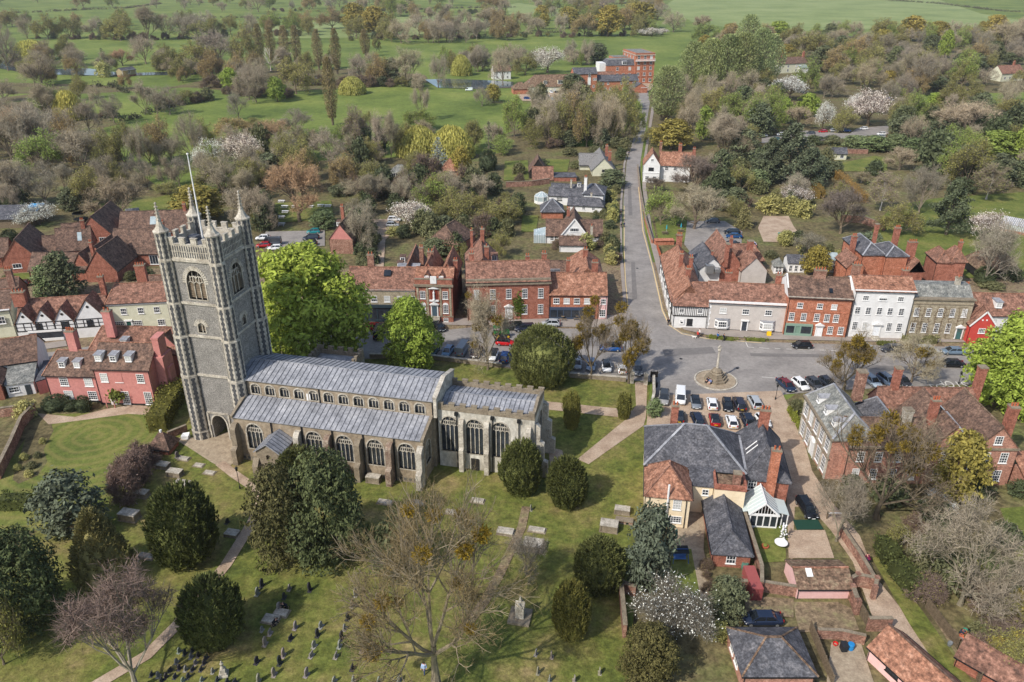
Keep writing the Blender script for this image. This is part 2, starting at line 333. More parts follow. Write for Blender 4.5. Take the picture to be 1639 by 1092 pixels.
patch('pavement', M['pave'], [(-20,573),(60,562),(108,555),(105,546),(60,552),(-20,562)], lvl=.18)
patch('gravel_yard', M['gravel'], [(1046,634),(1250,626),(1282,690),(1300,755),(1332,805),(1376,858),(1402,925),(1470,1010),(1520,1110),(1470,1110),(1440,1050),(1395,985),(1365,900),(1330,850),(1296,812),(1272,812),(1268,900),(1262,890),(1258,760),(1240,700),(1034,690),(1036,665)])
for pts in ([(1060,560),(1140,556),(1146,566),(1064,571)],[(1200,566),(1330,568),(1331,573),(1202,571)],[(1010,420),(1016,420),(1020,480),(1012,480)],[(930,545),(985,548),(980,556),(928,553)],[(1380,585),(1470,588),(1468,594),(1378,591)],[(1005,300),(1010,300),(1012,345),(1006,345)]):
    patch('road_repair', M['repair'], pts)
for q in ((1090,575),(1180,590),(1020,430),(1310,580),(980,540)):
    p_ = P(*q); mb = MB(); mb.ngon(p_.x,p_.y,.0,.085,.32,.32,10); o_ = mb.build('manhole_cover', M['iron']); o_['kind'] = 'structure'
# paths through the churchyard
patch('path', M['gravel'], [(1016,612),(1036,612),(1034,668),(1030,682),(942,744),(924,736),(1002,672),(1018,650)])
patch('path', M['gravel'], [(872,643),(990,655),(1022,660),(1018,674),(985,668),(872,656)])
patch('path', M['gravel'], [(878,716),(900,722),(902,735),(890,752),(880,745)])
patch('path', M['flag'], [(276,702),(345,700),(374,688),(376,740),(362,752),(340,742),(300,716)])
ribbon('path', M['gravel'], [(352,742),(375,760),(412,785),(418,800),(405,835),(385,868),(362,905),(325,950),(285,1000),(235,1050),(150,1100)], 1.5)
ribbon('path', M['dirt'], [(842,812),(835,845),(800,920),(775,965),(740,1010)], 1.2)
patch('path', M['flag'], [(400,778),(440,765),(446,772),(415,795)])
patch('lawn', M['lawn'], [(1076,880),(1112,872),(1122,940),(1138,985),(1090,985),(1070,950)])
ribbon('path', M['flag'], [(1112,850),(1116,880),(1122,910),(1132,960)], 1.6)
patch('yard', M['flag'], [(1068,842),(1110,812),(1130,812),(1126,880),(1080,880)])
patch('lawn', M['lawn'], [(1206,842),(1256,842),(1258,900),(1215,902)])
patch('yard', M['dirt'], [(1270,965),(1340,965),(1362,975),(1375,1010),(1280,1014),(1272,985)])
patch('rough_grass', M['church_grass'], [(1395,895),(1410,890),(1480,985),(1560,1100),(1520,1100),(1455,1000)])
patch('yard', M['dirt'], [(1490,985),(1530,1010),(1560,1050),(1530,1050)])
patch('yard', M['dirt'], [(1190,955),(1270,960),(1270,990),(1195,985)])
patch('lawn', M['lawn'], [(1600,815),(1700,808),(1760,930),(1640,920)])
patch('terrace', M['flag'], [(1330,1030),(1378,1032),(1400,1100),(1322,1100)])
patch('yard', M['gravel'], [(1265,850),(1320,850),(1335,895),(1262,895)])
# gardens north of the street
patch('lawn', M['lawn'], [(1380,425),(1400,360),(1430,330),(1500,318),(1760,300),(1800,440),(1545,446),(1530,420),(1480,425)])
patch('lawn', M['lawn'], [(1345,262),(1400,250),(1420,255),(1420,275),(1345,275)])
patch('paddock', M['meadow'], [(1450,155),(1510,150),(1512,170),(1460,172)])
patch('paddock', M['meadow'], [(1565,150),(1760,146),(1760,168),(1580,166)])
patch('lawn', M['lawn'], [(1047,348),(1098,345),(1105,388),(1055,392)])
patch('car_park', M['asphalt'], [(1095,392),(1100,355),(1160,355),(1188,372),(1185,412),(1110,412)])
patch('gravel_yard', M['gravel'], [(1222,347),(1262,347),(1270,363),(1290,390),(1222,388),(1213,366)])
patch('lawn', M['lawn'], [(808,259),(845,257),(846,288),(806,290)])
patch('lawn', M['lawn'], [(872,256),(912,256),(908,276),(876,276)])
patch('lawn', M['lawn'], [(836,346),(862,346),(858,372),(834,372)])
patch('drive', M['gravel'], [(592,352),(640,352),(636,368),(617,385),(614,430),(598,430),(600,380)])
patch('car_park', M['asphalt'], [(425,372),(520,370),(520,395),(425,400)])
patch('lawn', M['lawn'], [(440,326),(530,322),(535,352),(440,358)])
patch('lawn', M['lawn'], [(135,330),(250,318),(310,300),(330,330),(240,345),(150,352)])
patch('drive', M['gravel'], [(112,410),(150,398),(165,408),(158,420),(112,425)])
patch('lawn', M['lawn'], [(10,440),(48,438),(48,450),(0,452)])
patch('car_park', M['asphalt'], [(1219,222),(1290,210),(1360,215),(1372,206),(1422,202),(1422,215),(1360,222),(1290,228),(1219,230)])
patch('mill_yard', M['gravel'], [(826,152),(900,148),(892,164),(836,162)])
patch('mill_yard', M['gravel'], [(1012,138),(1040,126),(1046,140),(1036,148)])
# the river
patch('water', M['water'], [(-60,102),(20,97),(48,100),(60,112),(140,110),(200,118),(280,115),(280,120),(200,122),(130,121),(50,119),(0,110),(-60,112)])
patch('water', M['water'], [(482,130),(530,122),(530,134),(490,137)])
patch('water', M['water'], [(680,128),(720,127),(800,130),(822,132),(820,141),(760,143),(700,141)])
patch('water', M['water'], [(945,118),(965,113),(968,110),(955,109),(942,113)])
# road markings
for line in ([(1219,549.5),(1130,542.5),(1092,535),(1071,521),(1060,497),(1045,430),(1029,370),(1022,300)],):
    ribbon('kerb_line', M['ypaint'], line, .25, dz=.075)
ribbon('kerb_line', M['ypaint'], [(1005,490),(1001,450),(999,400),(999,330)], .2, dz=.075)
for i in range(9):
    x = 1222+i*18; ribbon('bay_marking', M['paint'], [(x,558+i*.6),(x+9,558.3+i*.6)], .14, dz=.075)
for (a, b) in (((1193,547),(1197,556)),((1197,556),(1207,557)),((1215,557),(1226,558)),((1219,604),(1243,606)),((1243,606),(1246,618))):
    ribbon('bay_marking', M['paint'], [a, b], .14, dz=.075)
def road_words(txt, at, size, rz):
    cu = bpy.data.curves.new('lettering', 'FONT'); cu.body = txt; cu.size = size; cu.align_x = 'CENTER'; cu.space_character = 1.1
    t = bpy.data.objects.new('lettering', cu); me = bpy.data.meshes.new_from_object(t); bpy.data.objects.remove(t)
    me.materials.append(M['paint']); o = inst('road_lettering', me, loc=at, rot=(0,0,rz), scl=(1,1.7,1)); o['kind'] = 'structure'
road_words('BUS', P(1502,616,.0)+Vector((0,0,.075)), 2.0, R_(174))
road_words('STOP', P(1521,611,.0)+Vector((0,0,.075)), 2.0, R_(174))

# ------------------------------------------------------------------ the church
CHR = R_(-12.6); CHO = P(316.6, 700.7)
church = empty('church', CHO, CHR, 'flint-towered medieval parish church with grey lead roofs and battlements', 'church')
def cut(mb, name, cutters, mats):
    a = mb.build(name+'_a', mats); b = cutters.build(name+'_b', mats)
    for o in (a, b):
        bm = bmesh.new(); bm.from_mesh(o.data); bmesh.ops.remove_doubles(bm, verts=bm.verts[:], dist=1e-4); bmesh.ops.recalc_face_normals(bm, faces=bm.faces[:]); bm.to_mesh(o.data); bm.free()
    md = a.modifiers.new('b', 'BOOLEAN'); md.operation = 'DIFFERENCE'; md.object = b; md.solver = 'EXACT'; md.use_self = False
    dg = bpy.context.evaluated_depsgraph_get(); dg.update()
    me = bpy.data.meshes.new_from_object(a.evaluated_get(dg)); me.name = name
    bpy.data.objects.remove(a); bpy.data.objects.remove(b)
    return me
def arch2d(cx, w, z0, zs, za, n=7):
    # outline of a pointed (four-centred) opening
    pts = [(cx-w/2, z0), (cx+w/2, z0)]
    for i in range(n+1):
        t = i/n; pts.append((cx+w/2*math.cos(t*math.pi/2)**.85 if t < 1 else cx, zs+(za-zs)*math.sin(t*math.pi/2)))
    for i in range(n-1, -1, -1):
        t = i/n; pts.append((cx-w/2*math.cos(t*math.pi/2)**.85, zs+(za-zs)*math.sin(t*math.pi/2)))
    return pts
def arch_top(cx, w, zs, za, x):
    c = min(1, abs(x-cx)/(w/2)); t = math.acos(min(1, c**(1/.85))); return zs+(za-zs)*math.sin(t)
def to3(pts, face, plane):
    return [(x, plane, z) for x, z in pts] if face in 'sn' else [(plane, x, z) for x, z in pts]
def gothic(parent, face, plane, cx, w, z0, zs, za, lights=4, glass=True, louvre=False, depth=.45, tiers=2):
    sg = {'s':1,'n':-1,'e':-1,'w':1}[face]     # inward direction along y or x
    p3 = lambda x, d, z: (x, plane+sg*d, z) if face in 'sn' else (plane+sg*d, x, z)
    f = MB(); o = arch2d(cx, w, z0, zs, za); oo = arch2d(cx, w+.36, z0-.12, zs, za+.2)
    n = len(o)
    for i in range(n):
        j = (i+1) % n
        f.face([p3(*[oo[i][0], -.06, oo[i][1]]), p3(oo[j][0],-.06,oo[j][1]), p3(o[j][0],-.06,o[j][1]), p3(o[i][0],-.06,o[i][1])])
        f.face([p3(o[i][0],-.06,o[i][1]), p3(o[j][0],-.06,o[j][1]), p3(o[j][0],depth,o[j][1]), p3(o[i][0],depth,o[i][1])])
        f.face([p3(oo[i][0],-.06,oo[i][1]), p3(oo[j][0],-.06,oo[j][1]), p3(oo[j][0],.02,oo[j][1]), p3(oo[i][0],.02,oo[i][1])])
    win = f.build('window', M['stone'], parent)
    t = MB(); lw = w/lights; bw = .11
    dd = .22
    for i in range(1, lights):
        x = cx-w/2+i*lw; t.bar(p3(x,dd,z0), p3(x,dd,arch_top(cx,w,zs,za,x)), bw, bw)
    def line(pts):
        for a, b in zip(pts, pts[1:]): t.bar(p3(a[0],dd,a[1]), p3(b[0],dd,b[1]), bw, bw)
    H_ = za-zs
    for k in range(tiers):
        base = zs-.15*H_+k*H_*.42; off = (k % 2)*lw/2
        for i in range(lights+1):
            xc = cx-w/2+lw/2+i*lw-off
            for s_ in (-1, 1):
                a = (xc+s_*lw/2, base); b = (xc, base+lw*.62)
                if all(abs(q[0]-cx) <= w/2+.01 and q[1] <= arch_top(cx,w,zs,za,q[0])+.1 for q in (a, b)): line([a, ((a[0]*.8+b[0]*.2), a[1]+lw*.4), b])
            if abs(xc-cx) < w/2-.05:
                top = min(arch_top(cx,w,zs,za,xc), base+lw*.62+H_*.42)
                if top > base+lw*.62: line([(xc, base+lw*.62), (xc, top)])
    t.build('tracery', M['stone'], win)
    gl = MB()
    if louvre:
        zz = z0+.2
        while zz < zs+.3*H_:
            gl.face([p3(cx-w/2,.28,zz),p3(cx+w/2,.28,zz),p3(cx+w/2,.42,zz+.28),p3(cx-w/2,.42,zz+.28)]); zz += .3
        gl.face([p3(x,depth+.02,z) for x, z in arch2d(cx, w+.02, z0, zs, za)], 1)
        gl.build('louvre', [M['wood'], M['black']], win)
    else:
        gl.face([p3(x,.30,z) for x, z in o]); gl.build('pane', M['glass'], win)
    return win
def cutter(cm, face, plane, cx, w, z0, zs, za, depth=.5):
    sg = {'s':1,'n':-1,'e':-1,'w':1}[face]
    pts = to3(arch2d(cx, w, z0, zs, za), face, plane-sg*.6)
    cm.extr(pts, (0, sg*(depth+.6), 0) if face in 'sn' else (sg*(depth+.6), 0, 0))
M['buttress'] = mat('patched_brick_and_stone', [rgb(106,84,72),rgb(136,116,100),rgb(168,156,138)], 1.3, .95, 4, .3, .3, 10)
# --- tower
tw = MB(); X0, X1, Y0, Y1 = .5, 8.9, .6, 9.0
tw.box(X0, Y0, -.1, X1, Y1, 32.2)
cm = MB(); twin = []
for face, pl, c in (('s',Y0,4.75),('e',X1,4.8),('n',Y1,4.75),('w',X0,4.8)):
    twin.append((face, pl, c, 2.9, 24.7, 27.2, 29.3)); twin.append((face, pl, c-.45 if face=='s' else c, 1.15, 19.2, 20.2, 20.8))
for a in twin: cutter(cm, *a, depth=.6)
cm.extr([(x, -.6, z) for x, z in arch2d(4.2, 2.7, -.3, 2.6, 4.5)], (0, 11, 0))      # the open passage under the tower
inst('tower_wall', cut(tw, 'tower_wall', cm, M['flint']), church)
for a in twin[0::2]: gothic(church, *a, lights=3, louvre=True, tiers=2)
for a in twin[1::2]: gothic(church, *a, lights=2, louvre=True, tiers=1)
vs = MB()                                                        # flint and stone voussoirs over the openings
for face, pl, c, w, z0, zs, za in twin:
    sg = {'s':-1,'n':1,'e':1,'w':-1}[face]
    nv = 22 if w > 2 else 11
    for i in range(nv):
        t = math.pi*(i+.5)/nv; x = c+(w/2+.42)*math.cos(t); z = zs+(za-zs+.42)*math.sin(t)
        dx, dz = math.cos(t)*.26, math.sin(t)*.26; tx, tz = -math.sin(t)*.11, math.cos(t)*.11
        q = [(x-dx-tx, z-dz-tz), (x+dx-tx, z+dz-tz), (x+dx+tx, z+dz+tz), (x-dx+tx, z-dz+tz)]
        vs.extr(to3(q, face, pl+sg*.0), (0, sg*.05, 0) if face in 'sn' else (sg*.05, 0, 0))
vs.build('voussoir_ring', M['stone'], church)
st = MB(); rings = (11.75, 18.55, 24.0, 30.8)
for z in rings:
    for (a, b, c, d) in ((X0-.2,Y0-.2,X1+.2,Y0+.0),(X0-.2,Y1,X1+.2,Y1+.2),(X0-.2,Y0,X0,Y1),(X1,Y0,X1+.2,Y1)): st.box(a,b,z-.18,c,d,z+.2)
for (a, b, c, d) in ((X0-.15,Y0-.15,2.4,Y0),(6.0,Y0-.15,X1+.15,Y0),(X0-.15,Y1,X1+.15,Y1+.15),(X0-.15,Y0,X0,Y1),(X1,Y0,X1+.15,Y1)): st.box(a,b,0,c,d,1.6)
# label frame of the passage arch
for q in (((2.35,0),(2.35,4.9)),((6.05,0),(6.05,4.9)),((2.35,4.9),(6.05,4.9))): st.bar((q[0][0],Y0-.04,q[0][1]),(q[1][0],Y0-.04,q[1][1]),.3,.3)
ap = arch2d(4.2, 2.9, 0, 2.6, 4.6)[1:]
for a, b in zip(ap, ap[1:]): st.bar((a[0],Y0-.05,a[1]),(b[0],Y0-.05,b[1]),.25,.25)
for a in ap[8:]: pass
st.build('string_course', M['stone'], church)
stages = [(-.1,1.5,1.62),(1.5,11.75,1.5),(11.75,18.55,1.4),(18.55,24.0,1.28),(24.0,30.8,1.18),(30.8,35.0,1.05)]
rnd = random.Random(5)
for cx, cy in ((X0+.1,Y0+.1),(X1-.1,Y0+.1),(X1-.1,Y1-.1),(X0+.1,Y1-.1)):
    tb = MB(); fl = MB()
    for z0, z1, r in stages:
        tb.ngon(cx, cy, z0, z1, r, r, 8)
        ap_ = r*math.cos(math.pi/8); half = r*math.sin(math.pi/8)
        for i in range(8):
            a = 2*math.pi*i/8; d = Vector((math.cos(a), math.sin(a), 0)); s_ = Vector((-math.sin(a), math.cos(a), 0))
            c0 = Vector((cx, cy, 0))+d*(ap_+.004); zz = z0+.25; L_ = []; Rr = []
            while zz < z1-.35:
                h = .42; q = half*(.62 if (len(L_)//2) % 2 == 0 else .38)*rnd.uniform(.9,1.1)
                L_ += [c0-s_*q+Vector((0,0,zz)), c0-s_*q+Vector((0,0,zz+h))]; Rr += [c0+s_*q+Vector((0,0,zz)), c0+s_*q+Vector((0,0,zz+h))]; zz += h
            for k in range(0, len(L_), 2): fl.face([L_[k], Rr[k], Rr[k+1], L_[k+1]])
    for z in rings+(1.5,): tb.ngon(cx, cy, z-.16, z+.2, 1.62 if z < 2 else 1.68-.018*z, 1.5-.014*z, 8)
    tu = tb.build('turret', M['stone'], church); fl.build('flushwork', M['flintd'], tu)
    pn = MB(); pn.lathe([(1.0,34.9),(1.16,34.95),(1.16,35.1),(.9,35.28),(.58,35.75),(.4,36.2),(.3,36.6),(.24,36.7),(.1,39.0)],8,cx,cy)
    for k in range(5):
        zz = 36.7+k*.47; rr = .3-.035*k
        for i in range(4):
            a = i*math.pi/2+.4; pn.ball((cx+rr*math.cos(a), cy+rr*math.sin(a), zz), .12,.12,.13,5,4)
    pn.ball((cx,cy,39.05), .2,.2,.22,6,4)
    pn.build('pinnacle', M['stone'], tu)
pp = MB(); fl = MB()
def battlement(mb, a, b, z0, z1, z2, th, n, start=True, capm=0):
    # crenellated wall from a to b (2D), solid to z1, merlons to z2
    a = Vector((a[0],a[1],0)); b = Vector((b[0],b[1],0)); d = (b-a); L = d.length; d.normalize(); nn = Vector((-d.y,d.x,0))*th/2
    def slab(s0, s1, za, zb, e=0):
        n2 = nn*(1+e); q = [a+d*s0-n2, a+d*s1-n2, a+d*s1+n2, a+d*s0+n2]
        mb.extr([(p.x,p.y,za) for p in q], (0,0,zb-za))
    slab(0, L, z0, z1)
    u = L/(2*n+1)
    for i in range(2*n+1):
        if i % 2 == (0 if start else 1): slab(i*u+.02, (i+1)*u-.02, z1, z2); slab(i*u-.04, (i+1)*u+.04, z2, z2+.1, .3)
        else: slab(i*u, (i+1)*u, z1, z1+.09, .3)
for a, b in (((X0+.9,Y0+.15),(X1-.9,Y0+.15)),((X1-.15,Y0+.9),(X1-.15,Y1-.9)),((X1-.9,Y1-.15),(X0+.9,Y1-.15)),((X0+.15,Y1-.9),(X0+.15,Y0+.9))):
    battlement(pp, a, b, 31.0, 33.2, 34.15, .4, 3)
pp.build('parapet', M['stone'], church)
for face, pl, sg in (('s',Y0+.15-.2,-1),('e',X1-.15+.2,1),('n',Y1-.15+.2,1),('w',X0+.15-.2,-1)):
    for r_ in range(2):
        for k in range(17):
            x = (X0 if face in 'sn' else Y0)+1.15+k*.382
            q = [(x,31.25+r_*.95),(x+.2,31.25+r_*.95),(x+.2,32.0+r_*.95),(x+.1,32.12+r_*.95),(x,32.0+r_*.95)]
            fl.face(to3(q, face, pl+sg*.006))
fl.build('flushwork', M['flintd'], church)
rf = MB(); rf.mesh([(X0+.4,Y0+.4,32.0),(X1-.4,Y0+.4,32.0),(X1-.4,Y1-.4,32.0),(X0+.4,Y1-.4,32.0),(4.7,4.8,32.9)],[(0,1,4),(1,2,4),(2,3,4),(3,0,4)])
rf.box(2.6,3.6,32.3,3.9,5.0,33.4); rf.build('tower_roof', M['leadd'], church)
fp = MB(); fp.tube((4.2,5,32.3),(4.2,5,45.2),.14,.07,8,0,True); fp.ball((4.2,5,45.3),.16,.16,.16,8,6); fp.build('flagpole', M['trim'], church)
dk = MB(); dk.ngon(0,0,0,.1,.28,.28,10)
# --- nave with clerestory
def lead_roof(name, x0, x1, edges, spacing=.78, m='lead', over=.0, rib=.07):
    # edges: list of (y, z) from south eave over the ridge to north eave
    r = MB(); th = .12
    prof = [(y, z) for y, z in edges]; low = [(y, z-th) for y, z in edges[::-1]]
    r.extr([(x0, y, z) for y, z in prof+low], (x1-x0, 0, 0))
    n = int((x1-x0)/spacing)
    for i in range(n+1):
        x = x0+.1+(x1-x0-.2)*i/n
        for (ya, za), (yb, zb) in zip(edges, edges[1:]):
            r.bar((x, ya, za+.02), (x, yb, zb+.02), rib, .09, 1)
    for (y, z) in edges[1:-1]: r.bar((x0, y, z+.03), (x1, y, z+.03), .16, .1, 0)
    return r.build(name, [M[m], M['leadd']], church)
nv = MB(); nv.box(8.9, .8, -.1, 40.6, 9.4, 11.75)
cm = MB(); cw = []
for i in range(12): cw.append(('s', .8, 11.55+i*2.44, 1.5, 9.35, 10.35, 11.0))
for a in cw: cutter(cm, *a)
nvm = cut(nv, 'nave_wall', cm, M['render_church']); inst('nave_wall', nvm, church)
for a in cw: gothic(church, *a, lights=3, tiers=1)
sp = MB(); sp.box(20.1,.76,9.2,20.75,.79,10.4); sp.build('patched_wall', M['white'], church)
lead_roof('nave_roof', 8.7, 40.6, [(.45,11.8),(5.1,13.05),(9.75,11.8)], .82)
# stepped gable between nave and chancel
gb = MB(); gb.extr([(40.6,.5,9),(40.6,.5,12.35),(40.6,2.0,12.75),(40.6,5.1,13.6),(40.6,8.2,12.75),(40.6,9.7,12.35),(40.6,9.7,9)], (.5,0,0))
for ya, za, yb, zb in ((.4,12.38,5.1,13.65),(5.1,13.65,9.8,12.38)): gb.bar((40.85,ya,za),(40.85,yb,zb),.7,.14)
gb.build('gable_parapet', M['stone'], church)
# --- south aisle
ai = MB(); ai.box(9.9, -3.8, -.1, 40.2, .75, 7.6)
ai.extr([(9.9,-3.8,7.55),(9.9,.75,8.85),(9.9,.75,7.55)], (30.3,0,0))
cm = MB(); aw = [('s',-3.8,x,2.6,2.3,5.2,6.75) for x in (13.15,23.0,27.85,32.75,37.6)]
aw.append(('e',40.2,-1.6,2.2,2.6,5.0,6.3))
for a in aw: cutter(cm, *a)
aim = cut(ai, 'aisle_wall', cm, M['render_church']); inst('aisle_wall', aim, church)
for a in aw: gothic(church, *a, lights=4, tiers=3)
lead_roof('aisle_roof', 10.1, 40.0, [(-4.05,7.72),(.78,9.05)], .82)
cp = MB()
for x in (9.85, 40.25): cp.bar((x,-4.15,7.75),(x,.8,9.15),.45,.5)
cp.box(9.7,-3.95,0,40.4,-3.805,.9)
cp.build('coping', M['stoned'], church)
fw = MB()
for k in range(36):
    x = 10.6+k*.8
    if not 14.6 < x < 20.2: fw.box(x,-3.97,.35,x+.45,-3.955,.75)
fw.build('flushwork', M['flintd'], church)
def buttress(x, y0, sgn, stages, w, m, name='buttress'):
    b = MB()
    for z0, z1, d in stages:
        b.extr([(x-w/2,y0,z0),(x-w/2,y0+sgn*d,z0),(x-w/2,y0+sgn*d,z1-.5),(x-w/2,y0+sgn*d*.45,z1+.15),(x-w/2,y0,z1+.15)], (w,0,0))
    b.build(name, m, church)
for x, m in ((20.6,'stone'),(25.45,'buttress'),(30.3,'stoned'),(35.2,'buttress'),(39.9,'stone'),(10.2,'stoned')):
    buttress(x, -3.8, -1, [(0,3.2,1.9),(3.2,6.6,1.2)], .85, M[m])
dp = MB()
for x, y, z in ((16.2,-3.95,7.6),(21.2,-3.95,7.6),(26.1,-3.95,7.6),(31,-3.95,7.6),(35.8,-3.95,7.6),(22.3,.7,11.6),(40.4,.65,11.6)):
    dp.tube((x,y,z if y>0 else z),(x,y,9.0 if y>0 else .1),.09,.09,6)
for x in (43.9,49.4,53.4): dp.tube((x,1.1,9.9),(x,1.1,.2),.08,.08,6); dp.box(x-.25,.9,9.5,x+.25,1.3,10.0)
dp.build('downpipe', M['iron'], church)
# --- south porch
pw = MB(); pw.box(15.6,-7.9,-.1,19.4,-3.7,5.0); pw.extr([(15.6,-7.9,4.95),(19.4,-7.9,4.95),(17.5,-7.9,6.3)], (0,4.2,0))
cm = MB(); cutter(cm, 's', -7.9, 17.5, 1.8, -.3, 1.7, 2.6, depth=1.6); cutter(cm, 's', -7.9, 17.5, .7, 3.6, 4.2, 4.5, depth=.4)
pm = cut(pw, 'porch_wall', cm, M['stoned']); inst('porch_wall', pm, church)
pr = MB()
for s_ in (-1, 1):
    pr.extr([(17.5,-8.15,6.5),(17.5+s_*2.2,-8.15,4.95),(17.5+s_*2.2,-8.15,4.8),(17.5,-8.15,6.35)], (0,4.6,0))
    for k in range(7): pr.bar((17.5,-8+k*.7,6.53),(17.5+s_*2.2,-8+k*.7,4.98),.06,.08,1)
pr.build('porch_roof', [M['lead'], M['leadd']], church)
dr = MB(); dr.box(16.6,-6.4,0,18.4,-6.3,2.6); dr.build('door', M['black'], church)
for sx in (15.5, 19.5):
    b = MB(); b.box(sx-.45,-8.7,0,sx+.45,-7.9,2.6); b.extr([(sx-.45,-8.7,2.6),(sx+.45,-8.7,2.6),(sx+.45,-7.9,3.8),(sx-.45,-7.9,3.8)],(0,.01,-.02)); b.build('buttress', M['stoned'], church)
# --- chancel
ch = MB(); ch.box(41.0,1.3,-.1,55.7,9.0,10.2)
cm = MB(); kw = [('s',1.3,x,2.65,2.9,7.4,9.0) for x in (42.75,46.6,50.55)]+[('e',55.7,5.15,4.4,3.2,7.2,9.2)]
for a in kw: cutter(cm, *a)
chm = cut(ch, 'chancel_wall', cm, M['chancel']); inst('chancel_wall', chm, church)
for a in kw: gothic(church, *a, lights=4, tiers=3)
lead_roof('chancel_roof', 41.1, 55.2, [(1.75,10.25),(5.15,11.0),(8.55,10.25)], .72)
pb = MB(); battlement(pb, (41.0,1.45),(55.7,1.45),10.2,10.75,11.25,.4,8); battlement(pb, (55.7,8.85),(41.0,8.85),10.2,10.75,11.25,.4,8)
pb.extr([(55.25,1.3,10.2),(55.25,9.0,10.2),(55.25,9.0,10.9),(55.25,5.15,11.9),(55.25,1.3,10.9)], (.45,0,0))
pb.box(41.0,1.22,10.1,55.8,1.3,10.25); pb.build('parapet', M['stoned'], church)
for x in (44.7,48.6,54.9): buttress(x, 1.3, -1, [(0,4.4,1.1),(4.4,8.8,.75)], .7, M['stone'])
eb = MB()
for y in (2.0, 8.4):
    for z0, z1, d in ((0,3.2,2.0),(3.2,6.4,1.4),(6.4,9.2,.8)):
        eb.extr([(55.7,y-.4,z0),(55.7+d,y-.4,z0),(55.7+d,y-.4,z1-.5),(55.7+d*.4,y-.4,z1),(55.7,y-.4,z1)], (0,.8,0))
eb.build('buttress', M['stone'], church)
pd = MB(); pd.box(46.0,1.1,0,47.2,1.28,2.1); pd.build('door', M['black'], church)
# --- north aisle and battlemented north porch behind
na = MB(); na.box(9.9,9.45,-.1,40.2,14.0,7.4); na.build('aisle_wall', M['render_church'], church)
lead_roof('aisle_roof', 10.1, 40.0, [(9.42,9.05),(14.2,7.6)], .82)
npb = MB(); npb.box(13.2,14.05,-.1,21.6,19.6,7.2); npb.build('porch_wall', M['flint'], church)
nb = MB()
for a, b in (((13.2,19.4),(21.6,19.4)),((13.4,14.2),(13.4,19.2)),((21.4,14.2),(21.4,19.2))): battlement(nb, a, b, 7.2, 8.1, 8.9, .4, 4)
nb.build('parapet', M['stoned'], church)
nr = MB(); nr.mesh([(13.6,14.1,7.5),(21.2,14.1,7.5),(21.2,19.2,7.5),(13.6,19.2,7.5),(15.5,16.6,8.5),(19.3,16.6,8.5)],[(0,1,5,4),(1,2,5),(2,3,4,5),(3,0,4)]); nr.build('porch_roof', M['lead'], church)
# ------------------------------------------------------------------ houses
_wc = {}
def win_mesh(w, h, nx, ny, mt, arch=0):
    key = (round(w,2), round(h,2), nx, ny, mt, arch)
    if key in _wc: return _wc[key]
    f = MB(); b = .09; t = .07
    for x0, z0, x1, z1 in ((0,0,b,h),(w-b,0,w,h),(b,0,w-b,b),(b,h-b,w-b,h)): f.box(x0,-t,z0,x1,0,z1)
    for i in range(1, nx): x = w*i/nx; f.box(x-.025,-t*.7,b,x+.025,-.02,h-b)
    for i in range(1, ny):
        z = h*i/ny; q = .045 if i*2 == ny else .025; f.box(b,-t*.72,z-q,w-b,-.021,z+q)
    f.box(-.08,-t-.08,-.09,w+.08,0,0)
    if arch: f.extr([(0,-t,h)]+[(w/2-w/2*math.cos(math.pi*k/8),-t,h+arch*math.sin(math.pi*k/8)) for k in range(1,8)]+[(w,-t,h)], (0,t,0))
    p = MB(); p.face([(.02,-.015,.02),(w-.02,-.015,.02),(w-.02,-.015,h-.02),(.02,-.015,h-.02)])
    r = (f.data('window_frame', M[mt]), p.data('window_pane', M['glass'])); _wc[key] = r; return r
_WR = random.Random(11)
def place_window(parent, loc, rz, w, h, nx, ny, mt='trim', arch=0):
    fm, pm = win_mesh(w, h, nx, ny, mt, arch)
    o = inst('window', fm, parent, loc, (0,0,rz)); p = inst('pane', pm, o)
    if _WR.random() < .16:
        p.data = pm.copy(); p.data.materials[0] = M['blind']
    return o
